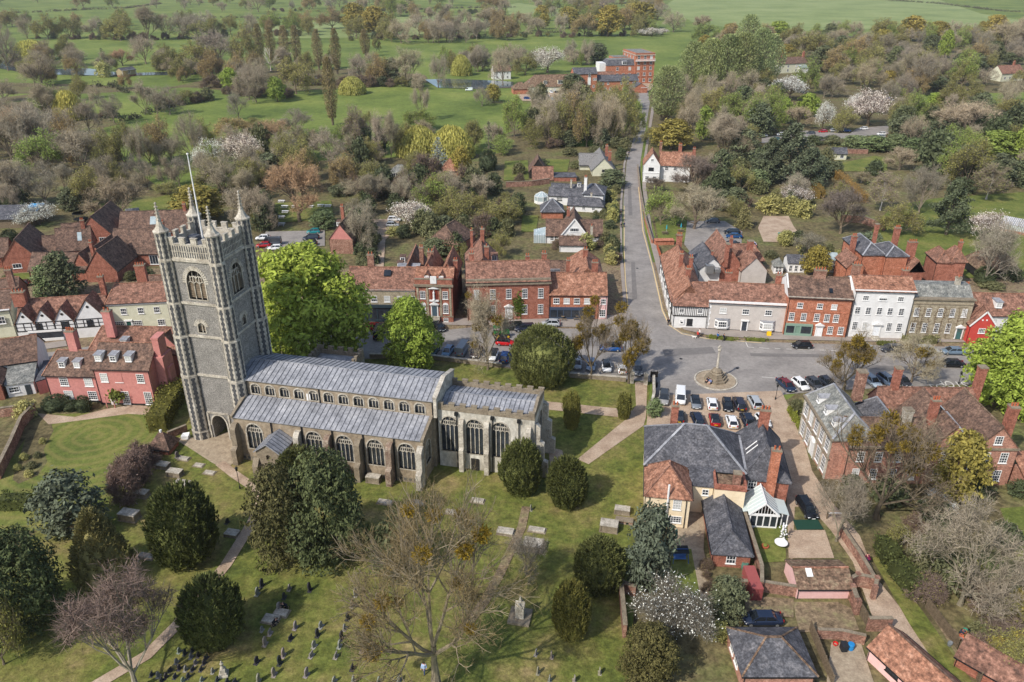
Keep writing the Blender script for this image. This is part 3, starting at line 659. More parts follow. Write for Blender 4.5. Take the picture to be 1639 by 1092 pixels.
class House:
    def __init__(s, name, label, a, b=None, cat='house', group=None, ang=None, W=None, z=0, w3=None):
        o = w3 if w3 is not None else P(*a, z)
        if b is not None:
            d = P(*b, z)-o; s.W = d.length if W is None else W; an = math.atan2(d.y, d.x) if ang is None else R_(ang)
        else: s.W = W; an = R_(ang)
        s.o = empty(name, (o.x, o.y, 0), an, label, cat, group); s.an = an
        s.roof = None
    def box(s, x0, y0, x1, y1, z0, z1, m, name='wall'):
        b = MB(); b.box(x0,y0,z0,x1,y1,z1); return b.build(name, M[m], s.o)
    def wing(s, x0, x1, y0, y1, e, r, axis='x', wall='brick', roof='tile', hip=(0,0), ov=.3, z0=-.1, th=.16, gov=.18, wname='wall', rname='roof', ridge='tileo', base=None, gable=None, sag=0.09, gutter=True):
        # one range: four walls (with gable triangles where not hipped) and a pitched roof
        t = (lambda x, y, z: (x, y, z)) if axis == 'x' else (lambda x, y, z: (y, x, z))
        if axis == 'y': x0, x1, y0, y1 = y0, y1, x0, x1
        ym = (y0+y1)/2; sl = (r-e)/(ym-y0)
        w = MB()
        et = e-th
        for q in ([(x0,y0),(x1,y0)],[(x1,y1),(x0,y1)]):
            w.face([t(*q[0],z0),t(*q[1],z0),t(*q[1],et),t(*q[0],et)])
        gm = 1 if gable else 0
        for x, hp in ((x0,hip[0]),(x1,hip[1])):
            w.face([t(x,y0,z0),t(x,y1,z0),t(x,y1,et),t(x,y0,et)])
            if hp == 0: w.face([t(x,y0,et),t(x,y1,et),t(x,ym,r-th)], gm)
        w.build(wname, [M[wall], M[gable]] if gable else M[wall], s.o)
        if base:
            bb = MB(); k = .04
            bb.box(*t(x0-k,y0-k,z0), *t(x1+k,y1+k,base)); bb.build('plinth', M['black'], s.o)
        if hip[0] or hip[1]: sag = 0
        ze = e-ov*sl; rb = MB()
        a0 = x0-(ov if hip[0] else gov); a1 = x1+(ov if hip[1] else gov)
        r0 = x0+hip[0] if hip[0] else a0; r1 = x1-hip[1] if hip[1] else a1
        if hip[0] or hip[1]:
            A = [t(a0,y0-ov,ze),t(a1,y0-ov,ze),t(a1,y1+ov,ze),t(a0,y1+ov,ze)]; B = [(p[0],p[1],p[2]-th) for p in A]
            Rr = [t(r0,ym,r),t(r1,ym,r)]; rl = [(p[0],p[1],p[2]-th) for p in Rr]
            rb.mesh(A+B+Rr+rl, [(0,1,9,8),(2,3,8,9),(1,2,9),(3,0,8),(0,4,5,1),(1,5,6,2),(2,6,7,3),(3,7,4,0),(4,10,11,5),(6,11,10,7),(5,11,6),(7,10,4)])
        else:
            n = max(1, int((a1-a0)/2.5)) if sag else 1
            def zz(i, z):
                return z-(sag*math.sin(math.pi*i/n) if sag else 0)
            for i in range(n):
                xa = a0+(a1-a0)*i/n; xb = a0+(a1-a0)*(i+1)/n
                for yy in (y0-ov, y1+ov):
                    rb.mesh([t(xa,yy,ze),t(xb,yy,ze),t(xb,ym,zz(i+1,r)),t(xa,ym,zz(i,r)),t(xa,yy,ze-th),t(xb,yy,ze-th),t(xb,ym,zz(i+1,r)-th),t(xa,ym,zz(i,r)-th)],
                            [(0,1,2,3),(4,7,6,5),(0,4,5,1)]+([(0,3,7,4)] if i == 0 else [])+([(1,5,6,2)] if i == n-1 else []))
        if gutter and wall not in ('black','trim'):
            gu = MB()
            for yy, sg in ((y0-ov, -1), (y1+ov, 1)): gu.bar(t(a0,yy+sg*.05,ze-.1), t(a1,yy+sg*.05,ze-.1), .12, .1)
            for xx in (x0+.12, x1-.12):
                gu.tube(t(xx,y0-.07,max(z0,0)), t(xx,y0-.07,ze-.15), .05, .05, 5)
            gu.build('gutter', M['iron'], s.o)
        mats = [M[roof]]
        if ridge:
            mats.append(M[ridge]); q = MB(); rw = .34 if ridge == 'lead' else .2
            if sag:
                for i in range(n):
                    rb.bar(t(a0+(a1-a0)*i/n,ym,zz(i,r)+.03), t(a0+(a1-a0)*(i+1)/n,ym,zz(i+1,r)+.03), .24, .12, 1)
            else: rb.bar(t(r0,ym,r+.03), t(r1,ym,r+.03), .24, .12, 1)
            if hip[0]:
                for yy in (y0-ov, y1+ov): rb.bar(t(a0,yy,ze+.03), t(r0,ym,r+.03), rw, .1, 1)
            if hip[1]:
                for yy in (y0-ov, y1+ov): rb.bar(t(a1,yy,ze+.03), t(r1,ym,r+.03), rw, .1, 1)
        s.roof = rb.build(rname, mats, s.o); return s.roof
    def slab(s, pts, m, th=.15, name='roof', ribs=None):
        b = MB(); b.extr([(p[0],p[1],p[2]-th) for p in pts], (0,0,th)); s.roof = b.build(name, M[m], s.o); return s.roof
    def win(s, f, pl, u, z, w=1.0, h=1.5, nx=3, ny=4, mt='trim', arch=0):
        if f == 's': return place_window(s.o, (u-w/2, pl, z), 0, w, h, nx, ny, mt, arch)
        if f == 'n': return place_window(s.o, (u+w/2, pl, z), math.pi, w, h, nx, ny, mt, arch)
        if f == 'e': return place_window(s.o, (pl, u-w/2, z), math.pi/2, w, h, nx, ny, mt, arch)
        return place_window(s.o, (pl, u+w/2, z), -math.pi/2, w, h, nx, ny, mt, arch)
    def row(s, f, pl, us, z, w=1.0, h=1.5, nx=3, ny=4, mt='trim', arch=0):
        for u in us: s.win(f, pl, u, z, w, h, nx, ny, mt, arch)
    def door(s, f, pl, u, w=1.0, h=2.1, col=(.03,.04,.05), case=True, z=0.0, hood=None):
        o = empty('door', (0,0,0)); o.parent = s.o
        if f == 's': o.location = (u, pl, z)
        elif f == 'e': o.location = (pl, u, z); o.rotation_euler = (0,0,math.pi/2)
        else: o.location = (pl, u, z); o.rotation_euler = (0,0,-math.pi/2)
        d = MB(); d.box(-w/2,-.06,0,w/2,0,h)
        for zx in ((.15,.9),(1.05,h-.2)):
            for sx in (-1,1): d.box(sx*w*.25-w*.17,-.08,zx[0],sx*w*.25+w*.17,-.06,zx[1])
        d.build('leaf', M['any'], o, color=(*col,1))
        k = MB(); k.ball((w*.36,-.1,1.0),.05,.05,.05,6,4); k.build('handle', M['rim'], o)
        if case:
            c = MB(); c.box(-w/2-.22,-.14,0,-w/2,0,h+.1); c.box(w/2,-.14,0,w/2+.22,0,h+.1); c.box(-w/2-.35,-.32,h+.1,w/2+.35,0,h+.38)
            if hood: c.extr([(-w/2-.45,-.5,h+.38),(w/2+.45,-.5,h+.38),(0,-.5,h+.95)], (0,.5,0))
            c.build('surround', M['trim'], o)
        return o
    def chim(s, x, y, z0, z1, w=.9, d=.7, m='brick', pots=2):
        b = MB(); b.box(x-w/2,y-d/2,z0,x+w/2,y+d/2,z1-.35); b.box(x-w/2-.07,y-d/2-.07,z1-.35,x+w/2+.07,y+d/2+.07,z1-.12); b.box(x-w/2-.02,y-d/2-.02,z1-.12,x+w/2+.02,y+d/2+.02,z1)
        b.box(x-w/2-.05,y-d/2-.05,z0,x+w/2+.05,y+d/2+.05,z0+.02)
        b.box(x-w/2-.09,y-d/2-.09,z1-.1,x+w/2+.09,y+d/2+.09,z1+.06,1)
        c = b.build('chimney', [M[m], M['stoned']], s.roof or s.o)
        for i in range(pots):
            p = MB(); px = x-w/2+w*(i+.5)/pots
            p.lathe([(.0,z1),(.15,z1),(.13,z1+.1),(.12,z1+.5),(.15,z1+.52),(.14,z1+.6),(.05,z1+.6)], 8, px, y); p.build('chimney_pot', M['pot'], c)
        return c
    def dormer(s, x, y, z, w=1.1, h=1.1, d=1.6, roof='lead', wall='trim', pitched=False):
        o = empty('dormer', (x, y, z)); o.parent = s.roof or s.o
        b = MB(); b.box(-w/2,0,0,w/2,d,h); b.build('cheek', M[wall], o)
        r = MB()
        if pitched:
            for sg in (-1,1): r.extr([(0,-.2,h+.7),(sg*(w/2+.2),-.2,h-.05),(sg*(w/2+.2),-.2,h-.15),(0,-.2,h+.58)], (0,d+.8,0))
            r.extr([(-w/2,0,h),(w/2,0,h),(0,0,h+.55)], (0,.05,0))
        else: r.extr([(-w/2-.12,-.15,h),(w/2+.12,-.15,h),(w/2+.12,d,h+.12),(-w/2-.12,d,h+.12)], (0,0,.1))
        r.build('roof', M[roof], o)
        place_window(o, (-w/2+.1, 0, .12), 0, w-.2, h-.25, 2, 2)
    def rooflight(s, x, y, z, w, d, dz, m='glazing'):
        b = MB(); b.extr([(x,y,z),(x+w,y,z),(x+w,y+d,z+dz),(x,y+d,z+dz)], (0,-.02,.12)); b.build('rooflight', M[m], s.roof or s.o)
    def strip(s, x0, y0, z0, x1, y1, z1, m='trim', name='cornice'):
        b = MB(); b.box(x0,y0,z0,x1,y1,z1); return b.build(name, M[m], s.o)
def eq(a, b, n): return [a+(b-a)*i/(n-1) for i in range(n)]

# --- north side of the street, east of the lane
h = House('timbered_pub', 'white and black timber framed corner pub under long red tiled roofs', T(7,785,545), T(7,945,551), 'pub')
W = h.W; L_ = 31
h.wing(0, W, 0, 9, 5.4, 8.8, 'x', 'white', 'tile', hip=(4.2,0), wname='wall')
h.wing(-.2, 6.6, 2.5, L_, 5.2, 8.9, 'y', 'white', 'tileo', hip=(0,3.0), wname='wall')
h.strip(-.06,-.12,2.75,W,0,2.95,'black','jetty_beam')
tb = MB()
for i in range(19): x = .1+i*(W-.2)/18; tb.box(x-.06,-.05,2.95,x+.06,0,5.2)
tb.box(0,-.06,5.05,W,0,5.25)
tb.build('timber_framing', M['black'], h.o)
tb = MB()
for i in range(22):
    y = 1.0+i*1.38; tb.box(-.28,y-.07,2.9,-.2,y+.07,5.0); 
    if i % 2: tb.box(-.26,y-.07,0,-.2,y+.07,2.8)
tb.box(-.32,.5,2.75,-.2,L_,2.95); tb.box(-.28,.5,4.9,-.2,L_,5.05); tb.build('timber_framing', M['black'], h.o)
h.win('s',-.02,1.6,3.5,1.0,1.1,2,3); h.win('s',-.02,5.4,3.5,1.0,1.1,2,3); h.win('s',0,3.5,.7,1.2,1.5,3,4,'black')
for y in (4,9,14.5,19,24,28): h.win('w',-.3,y,3.4,1.3,1.1,3,2); h.win('w',-.22,y+.8,.8,1.4,1.3,3,3)
h.chim(3.4,8.4,8.2,10.4,1.0,.9,'brick',3); h.chim(2.6,15.6,7.0,11.2,.8,.7); h.chim(5.0,17.0,7.0,9.9,.9,.9); h.chim(3.6,29.5,7.9,11,1.3,1.1,'brick',3)
sg = MB(); sg.box(1.35,-.16,.85,2.35,-.06,2.1); sgo = sg.build('sign_board', M['trim'], h.o)
em = MB(); em.ball((1.85,-.18,1.35),.28,.03,.17,10,6); em.tube((1.7,-.18,1.4),(1.62,-.18,1.72),.05,.04,6); em.ball((1.66,-.18,1.76),.09,.03,.06,8,5); em.build('bird_emblem', M['carglass'], sgo)
h = House('rendered_house', 'pale grey rendered house with white bay windows and quoins', T(7,945,553), T(8,105,572))
W = h.W
h.wing(0, W, 0, 8.4, 6.5, 9.3, 'x', 'grey', 'tile', ridge='tileo', base=.3)
h.strip(-.1,-.25,5.95,W+.1,0,6.75); 
qb = MB()
for i in range(9): z = .3+i*.66; q = .55 if i % 2 else .38; qb.box(0,-.06,z,q,0,z+.58)
qb.build('quoin', M['trim'], h.o)
h.row('s',0,(3.0,7.6,12.2),3.9,1.4,1.2,3,2)
for u in (3.1,12.3):
    b = MB(); b.extr([(u-1.5,0,.6),(u-.95,-.75,.6),(u+.95,-.75,.6),(u+1.5,0,.6)], (0,0,2.0)); bo = b.build('bay_window', M['trim'], h.o)
    place_window(bo, (u-.85,-.76,1.0), 0, 1.7, 1.3, 4, 2); place_window(bo, (u-1.44,-.12,1.0), -.94, .75, 1.3, 2, 2); place_window(bo, (u+1.0,-.72,1.0), .94, .75, 1.3, 2, 2)
    b = MB(); b.extr([(u-1.6,0,2.6),(u-1.0,-.85,2.6),(u+1.0,-.85,2.6),(u+1.6,0,2.6)], (0,0,.15)); b.build('roof', M['lead'], bo)
h.door('s',0,7.7,1.0,2.3,rgb(60,66,74))
h.chim(4.5,8.2,7.6,10.0,1.3,.8,'brick',3); h.chim(W-1.2,7.0,7.6,10.4,1.1,.8)
hd = MB(); 
h = House('brick_house', 'three-storey orange brick house with sage green shopfront', T(8,100,580), T(8,395,595))
W = h.W
h.wing(0, W, 0, 9.6, 8.8, 11.6, 'x', 'bricko', 'tileb', ridge='tilem')
h.strip(-.1,-.2,8.55,W+.1,0,8.8,'stone'); h.strip(0,-.08,5.5,W,0,5.65,'bricko','string_course')
h.row('s',0,(2.4,6.3,9.1),6.3,1.15,1.15,3,2); h.row('s',0,(1.1,3.5,6.1,8.1,9.9),3.5,1.1,1.7,3,4)
sf = MB(); sf.box(.2,-.35,.0,5.6,0,.7); sf.box(.2,-.35,2.35,5.6,0,2.8); sf.box(.2,-.35,.7,.4,0,2.35); sf.box(2.0,-.35,.7,2.25,0,2.35); sf.box(3.1,-.35,.7,3.35,0,2.35); sf.box(5.4,-.35,.7,5.6,0,2.35)
so = sf.build('shopfront', M['any'], h.o, color=(*rgb(132,156,140),1))
gl = MB(); gl.box(.4,-.25,.7,2.0,-.2,2.35); gl.box(3.35,-.25,.7,5.4,-.2,2.35); gl.build('pane', M['glass'], so)
ds = MB(); ds.box(2.25,-.2,.1,3.1,-.12,2.35); ds.build('door', M['any'], so, color=(*rgb(120,146,130),1))
h.door('s',0,7.0,1.0,2.3,(.8,.8,.8),hood=True); h.row('s',0,(9.2,11.3),.8,1.1,1.7,3,4)
h.chim(W*.52,4.8,10.8,13.0,2.3,1.1,'oldbrick',4); h.rooflight(8.0,1.0,9.4,.7,1.0,.6,'carglass')
pw = MB(); 
for x in (-.15, W-.05): pw.extr([(x,-.1,8.5),(x,4.8,11.95),(x,9.7,8.5),(x,4.8,8.0)], (.3,0,0))
pw.build('party_wall', M['white'], h.o)
h = House('white_house', 'tall white three-storey town house with a fanlight window', T(8,400,590), T(8,675,600))
W = h.W
h.wing(0, W, 0, 7.6, 10.6, 12.4, 'x', 'white', 'tileo', ridge='tile'); h.strip(-.15,-.2,10.35,W+.15,0,10.7)
h.row('s',0,(2.2,9.0),8.4,1.2,1.0,3,2); h.win('s',0,5.6,8.4,1.6,.6,4,1,'trim',.6)
h.row('s',0,(1.1,3.2,5.4,7.5,9.7),5.3,1.05,1.6,2,4); h.row('s',0,(1.2,3.2,8.0,10.0),1.7,1.05,1.9,3,4)
d = h.door('s',0,5.6,1.2,2.2,(.8,.82,.84),hood=True,z=.6)
stp = MB(); stp.box(4.8,-1.6,0,6.4,0,.3); stp.box(4.9,-1.2,.3,6.3,0,.6); stp.build('steps', M['stone'], h.o)
h.chim(1.2,5.5,11.4,14.0,1.6,.9,'oldbrick',3); h.chim(10.8,5.0,11.4,13.3,1.2,.8)
h = House('creeper_house', 'grey brick house with bare creeper and pale stone slate roof', T(8,672,598), T(8,955,605))
W = h.W
h.box(0,0,W,8.0,-.1,9.0,'brickg')
h.slab([(-.1,.9,9.1),(W+.1,.9,9.1),(W,3.2,10.9),(0,3.2,10.9)],'slatel'); h.slab([(0,3.2,10.9),(W,3.2,10.9),(W,5.4,10.9),(0,5.4,10.9)],'slatel'); h.slab([(0,5.4,10.9),(W,5.4,10.9),(W+.1,8,9.1),(-.1,8,9.1)],'slatel')
h.strip(-.2,-.35,8.85,W+.2,.95,9.1,'stoned'); h.strip(-.05,-.1,7.8,W+.05,0,7.95,'stoned','string_course')
h.row('s',0,eq(1.2,10.6,5),5.2,1.0,1.8,3,4); h.row('s',0,(1.2,3.5,5.9,8.2),1.6,1.0,2.1,3,4); h.door('s',0,10.6,1.1,2.3,rgb(70,110,108),hood=True,z=.3)
h.chim(W-2.4,3.6,10.2,12.4,.9,.8,'stone',1)
cr = MB(); rnd = random.Random(3)
for i in range(9):
    x = .3+i*1.35; y = -.06; z = 0
    for k in range(16):
        nx = x+rnd.uniform(-.25,.25); nz = z+.45; cr.tube((x,y,z),(nx,y,nz),.035,.03,3)
        for q in range(3): cr.tube((nx,y,nz),(nx+rnd.uniform(-.8,.8),y-rnd.uniform(.02,.15),nz+rnd.uniform(-.1,.5)),.03,.008,3)
        x, z = nx, nz
cr.build('creeper', M['twig'], h.o, color=(*rgb(112,92,70),1))
h = House('red_gabled_house', 'cottage with a scarlet weatherboarded gable and red tile roof', T(8,958,612), None, W=16, ang=-3)
h.wing(0, 17, 1.5, 9, 5.6, 8.8, 'x', 'white', 'tile'); h.wing(0, 4.6, -.8, 5, 4.4, 7.2, 'y', 'redp', 'tile', ridge=None)
bb = MB(); 
for sx in (-1,1): bb.bar((2.3,-1.0,7.15),(2.3+sx*2.7,-1.0,3.95),.08,.3)
bb.build('bargeboard', M['trim'], h.o); h.win('s',-.8,2.3,2.4,1.3,1.1,4,3); h.win('s',1.5,5.6,3.2,1.2,1.4,3,3); h.row('s',1.5,(9,12,15),3.2,1.2,1.4,3,3)
for sx in (-.4,.4):
    q = MB(); q.tube((2.3+sx,-.8,5.3),(2.3+sx,-.9,5.3),.16,.16,10,0,True); q.build('vent', M['trim'], h.o)
h.wing(0,4.4,1.0,10,5.0,8.0,'y','oldbrick','tile',ridge=None); h.dormer(6.2,2.4,6.6,1.3,1.3,2.0); h.chim(.6,6,6.8,10.2,1.2,.9,'brick',3); h.chim(15.5,5.2,8,11.4,1.0,.9)
# slate roofed ranges behind the white house
h = House('rear_house', 'orange brick back house with hipped slate roofs and tall chimneys', T(8,470,345), T(8,690,345), 'house')
W = h.W
h.wing(-.5, 4.5, 1, 13, 7.6, 9.6, 'y', 'bricko', 'slate', hip=(2.5,2.5), ridge='lead'); h.wing(4.6, 9.6, 0, 8, 7.6, 9.2, 'y', 'bricko', 'slate', hip=(2.5,2.5), ridge='lead')
h.chim(5.0,8.6,7.8,12.6,.8,.8,'brick',0); h.chim(9.0,6.4,7.6,12.4,1.2,1.1,'brick',3); h.chim(-1.4,5.5,6,10.6,1.1,.9,'brick',3); h.chim(10.6,1.2,5,10.6,2.0,1.0,'brick',4)
h.wing(-4.6,-.7,-1,6,5.2,7.4,'y','bricko','tile'); h.wing(9.8,13,-2,4,4.8,7,'y','brick','tile',hip=(0,1.5))
h = House('rear_cottage', 'small red tiled back cottage with paired hipped roofs', T(8,790,340), T(8,935,345))
h.wing(0,3.2,-1.5,5,6.6,8.6,'y','brick','tile',hip=(1.5,1.5)); h.wing(3.2,6.4,-1.5,4,6.9,9.2,'y','brick','tile',hip=(1.5,1.5)); h.chim(5.3,1,8,10.6,.8,.8)
h = House('slate_workshop', 'dark slate roofed kitchen range behind the timbered pub', T(7,905,320), T(7,1000,320), 'outbuilding')
h.wing(0,6.0,-1,11,3.4,6.0,'y','white','slate',ridge='slate'); fl = MB(); fl.box(1.2,-2.5,2.6,3.0,-.8,4.6); fl.box(3.2,-2.8,3.0,4.6,-1.2,3.8); fl.build('extractor_duct', M['rim'], h.o); h.chim(3.2,1.5,4.5,7.0,.5,.5,'brick',0)
h = House('tiled_stable', 'red tiled L-shaped stable range with a pale gable end', T(7,1010,335), T(7,1165,335), 'outbuilding')
h.wing(0,4.6,1,17,4.8,8.0,'y','brick','tile',sag=.15); h.wing(4.6,10.6,-1,6,3.8,7.0,'y','grey','tile'); h.wing(4.6,12.5,8,14,3.2,6.2,'x','black','tile',hip=(0,2)); h.chim(7.8,5.5,5.5,8.9,1.3,1.1,'brick',0); h.chim(1.0,.8,4,9.8,.7,1.4,'brick',0); h.chim(3.2,6,6,9.4,.7,.7)
h = House('black_barn', 'black boarded garden barn with a mossy hipped roof', T(8,1010,312), T(8,1135,316), 'barn')
h.wing(0,9.5,0,8,2.8,7.2,'x','black','tilem',hip=(3.6,3.6),ridge='tilem'); pvl = MB(); pvl.box(-2.2,1,0,-.2,6,.05); h.row('s',0,(6,7.5),.8,1.0,.9,3,1)
# --- north side of the street, west of the lane
h = House('corner_shop', 'orange brick shop whose pink plastered gable faces the lane', T(7,205,505), T(7,470,507), 'shop')
W = h.W
h.wing(0, W, 0, 8, 6.0, 9.4, 'x', 'bricko', 'tileo', gable='pinkl'); h.strip(-.05,-.12,5.6,W-.5,0,5.8,'trim','eaves_board')
h.row('s',0,(1.4,3.6,5.8,8.0),3.7,1.3,1.3,3,2)
pk = MB(); pk.extr([(W-1.6,-.06,0),(W+.15,-.06,0),(W+.15,-.06,5.7),(W-1.6,-.06,5.7)], (0,.05,0)); pk.extr([(W+.02,-.05,0),(W+.02,8,0),(W+.02,8,5.7),(W+.02,4,9.1),(W+.02,-.05,5.7)], (.14,0,0)); pk.build('pink_wall', M['pinkl'], h.o)
for y in (2.4,5.6): h.win('e',W+.17,y,3.6,1.1,1.2,3,2); h.win('e',W+.17,y,.8,1.4,1.7,3,3)
sf = MB(); sf.box(0,-.35,2.3,9.6,0,2.9); sf.box(0,-.3,0,9.6,0,.55)
for x in (0,1.6,2.9,4.6,6.3,8.0,9.4): sf.box(x,-.3,.5,x+.2,0,2.4)
so = sf.build('shopfront', M['any'], h.o, color=(*rgb(62,74,92),1)); gl = MB(); gl.box(.1,-.2,.5,9.5,-.14,2.35); gl.build('pane', M['glass'], so)
h.win('s',-.07,W-.7,3.7,1.1,1.2,3,2); h.win('s',-.07,W-.75,.7,1.3,1.7,3,3)
h.wing(4.8, 12.2, 7.6, 23, 5.6, 9.2, 'y', 'bricko', 'tileo', hip=(0,3)); h.chim(W-2.2,7.2,8.2,10.6,1.3,.9,'brick',3); h.chim(4.2,9.5,7,10.2,.8,.8); h.chim(8.4,15,8.5,10.8,1.0,.8); h.wing(-3.5,4.6,16,23,3.6,6.4,'x','brick','tileb',ridge='tileb'); h.row('e',12.2,(11,14.5,18),3.2,1.1,1.2,3,2)
h.wing(-4.6,2.4,9,15,5.2,7.0,'x','brick','slate',ridge='lead')
h = House('georgian_house', 'broad red brick house with pedimented white doorway and stone cornice', T(6,1030,515), T(7,205,505))
W = h.W
h.wing(0, W, 0, 8.4, 9.2, 12.2, 'x', 'brick', 'tile', ridge='tileo'); h.strip(-.25,-.4,8.35,W+.25,0,8.75,'stoned'); h.strip(-.1,-.05,8.75,W+.1,.6,9.55,'stoned','parapet')
xs = eq(2.0,W-2.0,5)
h.row('s',0,xs,5.1,1.15,2.2,3,4); h.row('s',0,[x for i,x in enumerate(xs) if i != 2],1.4,1.15,2.2,3,4); h.door('s',0,xs[2],1.2,2.5,(.75,.75,.75),hood=True,z=.4)
iv = MB(); rnd = random.Random(9)
for i in range(420):
    c = Vector((xs[2]+2.1+rnd.gauss(0,.6), -.12, 3.3+rnd.gauss(0,1.1))); a = Vector((rnd.uniform(-1,1),rnd.uniform(-1,0),rnd.uniform(-1,1))).normalized()*.16; b = a.cross(Vector((rnd.random(),1,rnd.random()))).normalized()*.14
    iv.face([c-a-b,c+a-b,c+a+b,c-a+b])
iv.build('climber', M['leaf'], h.o, color=(*rgb(104,120,52),1))
h.chim(1.2,6.5,10.8,13.2,1.0,.8); h.chim(W-.9,5,10.6,13.4,1.0,.9,'brick',2); h.rooflight(12.2,2.2,10.1,.9,.9,.6)
h.wing(0,7.2,8.5,24,7.2,11.2,'y','brick','tile',ridge='tileo',sag=.1); h.chim(3.9,21.5,10.4,13.8,.9,1.0,'brick',1); h.chim(1.4,22.5,9,13.2,.6,.6,'brick',1); h.chim(4.6,12,9.8,12.8,1.0,1.0,'brick',1); h.dormer(6.4,14,8.6,1.4,1.3,1.6,'tile','brick'); h.wing(9.5,W-.5,9,15,5.2,8.6,'x','brick','tileb',hip=(2,2)); h.chim(13.6,9.6,6.5,11.2,.9,.8); 
h = House('niche_house', 'narrow baroque red brick house with a statue niche and parapet', T(6,790,518), T(6,962,522))
W = h.W
h.box(0,0,W,6,-.1,9.9,'brick'); h.strip(-.25,-.4,8.35,W+.25,0,8.8,'stoned'); h.strip(-.05,-.06,9.85,W+.05,.4,10.05,'stoned','coping'); h.strip(-.05,-.1,1.35,W+.05,0,1.55,'stoned','string_course')
for x in (.5,2.55,W-2.55-.0,W-.5): h.strip(x-.22,-.12,1.6,x+.22,0,8.35,'brickg','pilaster')
h.row('s',0,(1.55,W-1.55),5.5,1.15,1.75,3,4); h.row('s',0,(1.55,W-1.55),2.2,1.15,2.0,3,4,'trim',.45)
h.door('s',0,W/2,1.1,2.4,rgb(74,92,104),hood=True,z=1.5)
stp = MB()
for i in range(6): stp.box(W/2-1.1,-2.0+i*.3,0,W/2+1.1,0 if i == 0 else -.02*i,.25*(i+1))
stp.build('steps', M['stone'], h.o); h.win('s',0,W-1.6,.2,1.0,.9,2,2)
nc = MB(); nc.box(W/2-.75,-.1,5.4,W/2+.75,0,8.0); nc.build('niche_panel', M['any'], h.o, color=(*rgb(120,52,38),1))
np_ = MB(); np_.box(W/2-1.0,-.35,5.0,W/2+1.0,0,5.3); np_.extr([(W/2-1.1,-.45,7.9),(W/2+1.1,-.45,7.9),(W/2,-.45,8.35)], (0,.45,0)); np_.build('niche_frame', M['trim'], h.o)
sv = MB(); sv.lathe([(0,5.3),(.3,5.3),(.3,5.55),(.22,5.6),(.24,6.2),(.2,6.7),(.26,7.0),(.12,7.1),(.15,7.25),(.12,7.42),(0,7.46)],10,W/2,-.2); sv.build('statue', M['trim'], h.o)
dl = MB(); dl.box(W/2-.65,-.12,9.0,W/2+.65,.1,10.6); do = dl.build('sundial', M['trim'], h.o); gn = MB(); gn.bar((W/2,-.13,10.2),(W/2+.05,-.4,9.9),.03,.03); gn.build('gnomon', M['iron'], do)
h.wing(0,W,.7,6.4,9.2,11.4,'x','brick','tileo',ridge='tileo'); h.dormer(2.4,.9,9.7,1.0,.7,1.5,'tileo','trim',True); h.dormer(W-2.4,.9,9.7,1.0,.7,1.5,'tileo','trim',True)
h.wing(0,3.6,6.4,17,8.0,11.4,'y','brick','tileo',ridge='tileo'); h.wing(4.2,W,6.4,17,8.0,11.4,'y','brick','tileo',ridge='tileo'); h.chim(1.6,12.2,9,11.8,1.4,.8,'oldbrick',2); h.chim(W-.3,9,8,11.0,.9,.8)
h = House('cream_shop', 'cream fronted shop with dark glazed shopfront and double tiled roof', T(6,470,514), T(6,788,518), 'shop')
W = h.W
h.box(0,0,W,4,-.1,7.4,'brickg'); h.strip(-.1,-.2,7.2,W,.2,7.5,'trim')
h.slab([(-.1,-.25,7.45),(W,-.25,7.45),(W,2.4,8.9),(-.1,2.4,8.9)],'tile'); h.wing(0,W,2.2,8.5,8.6,10.6,'x','brick','tile')
h.row('s',0,(3.0,5.8,8.6,11.4,14.0),4.6,1.3,1.4,3,2)
sf = MB(); sf.box(1.5,-.5,3.4,W-.3,0,4.0); sf.box(1.5,-.3,0,W-.3,0,.6)
for x in (1.5,3.6,6.2,8.6,9.8,12,W-.5): sf.box(x,-.3,.6,x+.2,0,3.4)
so = sf.build('shopfront', M['any'], h.o, color=(*rgb(44,58,66),1)); gl = MB(); gl.box(1.6,-.2,.6,W-.4,-.15,3.4); gl.build('pane', M['glass'], so)
h.rooflight(7.6,3.0,9.3,1.5,1.2,.9,'carglass'); h.chim(4.0,8.0,9,12.4,1.4,.8,'oldbrick',2); h.wing(W-5.4,W,8.5,22,6.2,10.0,'y','brick','tileb',sag=.12); h.dormer(W-5.2,17,7,1.2,1.6,1.4,'tileb','white'); h.dormer(W-5.2,13,7,1.2,1.6,1.4,'tileb','white')
h.chim(W-.6,16,7.4,11.4,.9,1.2,'oldbrick',2); h.slab([(W-5.2,8.0,9.0),(W-.2,8.0,9.0),(W-.2,11.5,9.2),(W-5.2,11.5,9.2)],'lead')
h = House('hipped_barn', 'brick outbuilding with a hipped lichen-grey tile roof behind', T(6,850,195), T(6,975,215), 'barn')
h.wing(0,8.6,0,10,4.0,8.0,'y','brick','tileb',hip=(1.6,3.5),ridge='tilem')
h = House('gabled_house', 'steep brown tiled house with small pink gable beside the drive', T(6,382,195), None, W=6.2, ang=-4)
h.wing(0,6.2,0,15,4.2,8.2,'y','oldbrick','tileb',ridge='tilem',gable='pink'); h.chim(1.6,9,6.4,10.4,.8,.8); h.dormer(5.4,7,5.4,1.1,1.2,1.4,'tileb','trim'); h.dormer(.8,7,5.4,1.1,1.2,1.4,'tileb','trim')
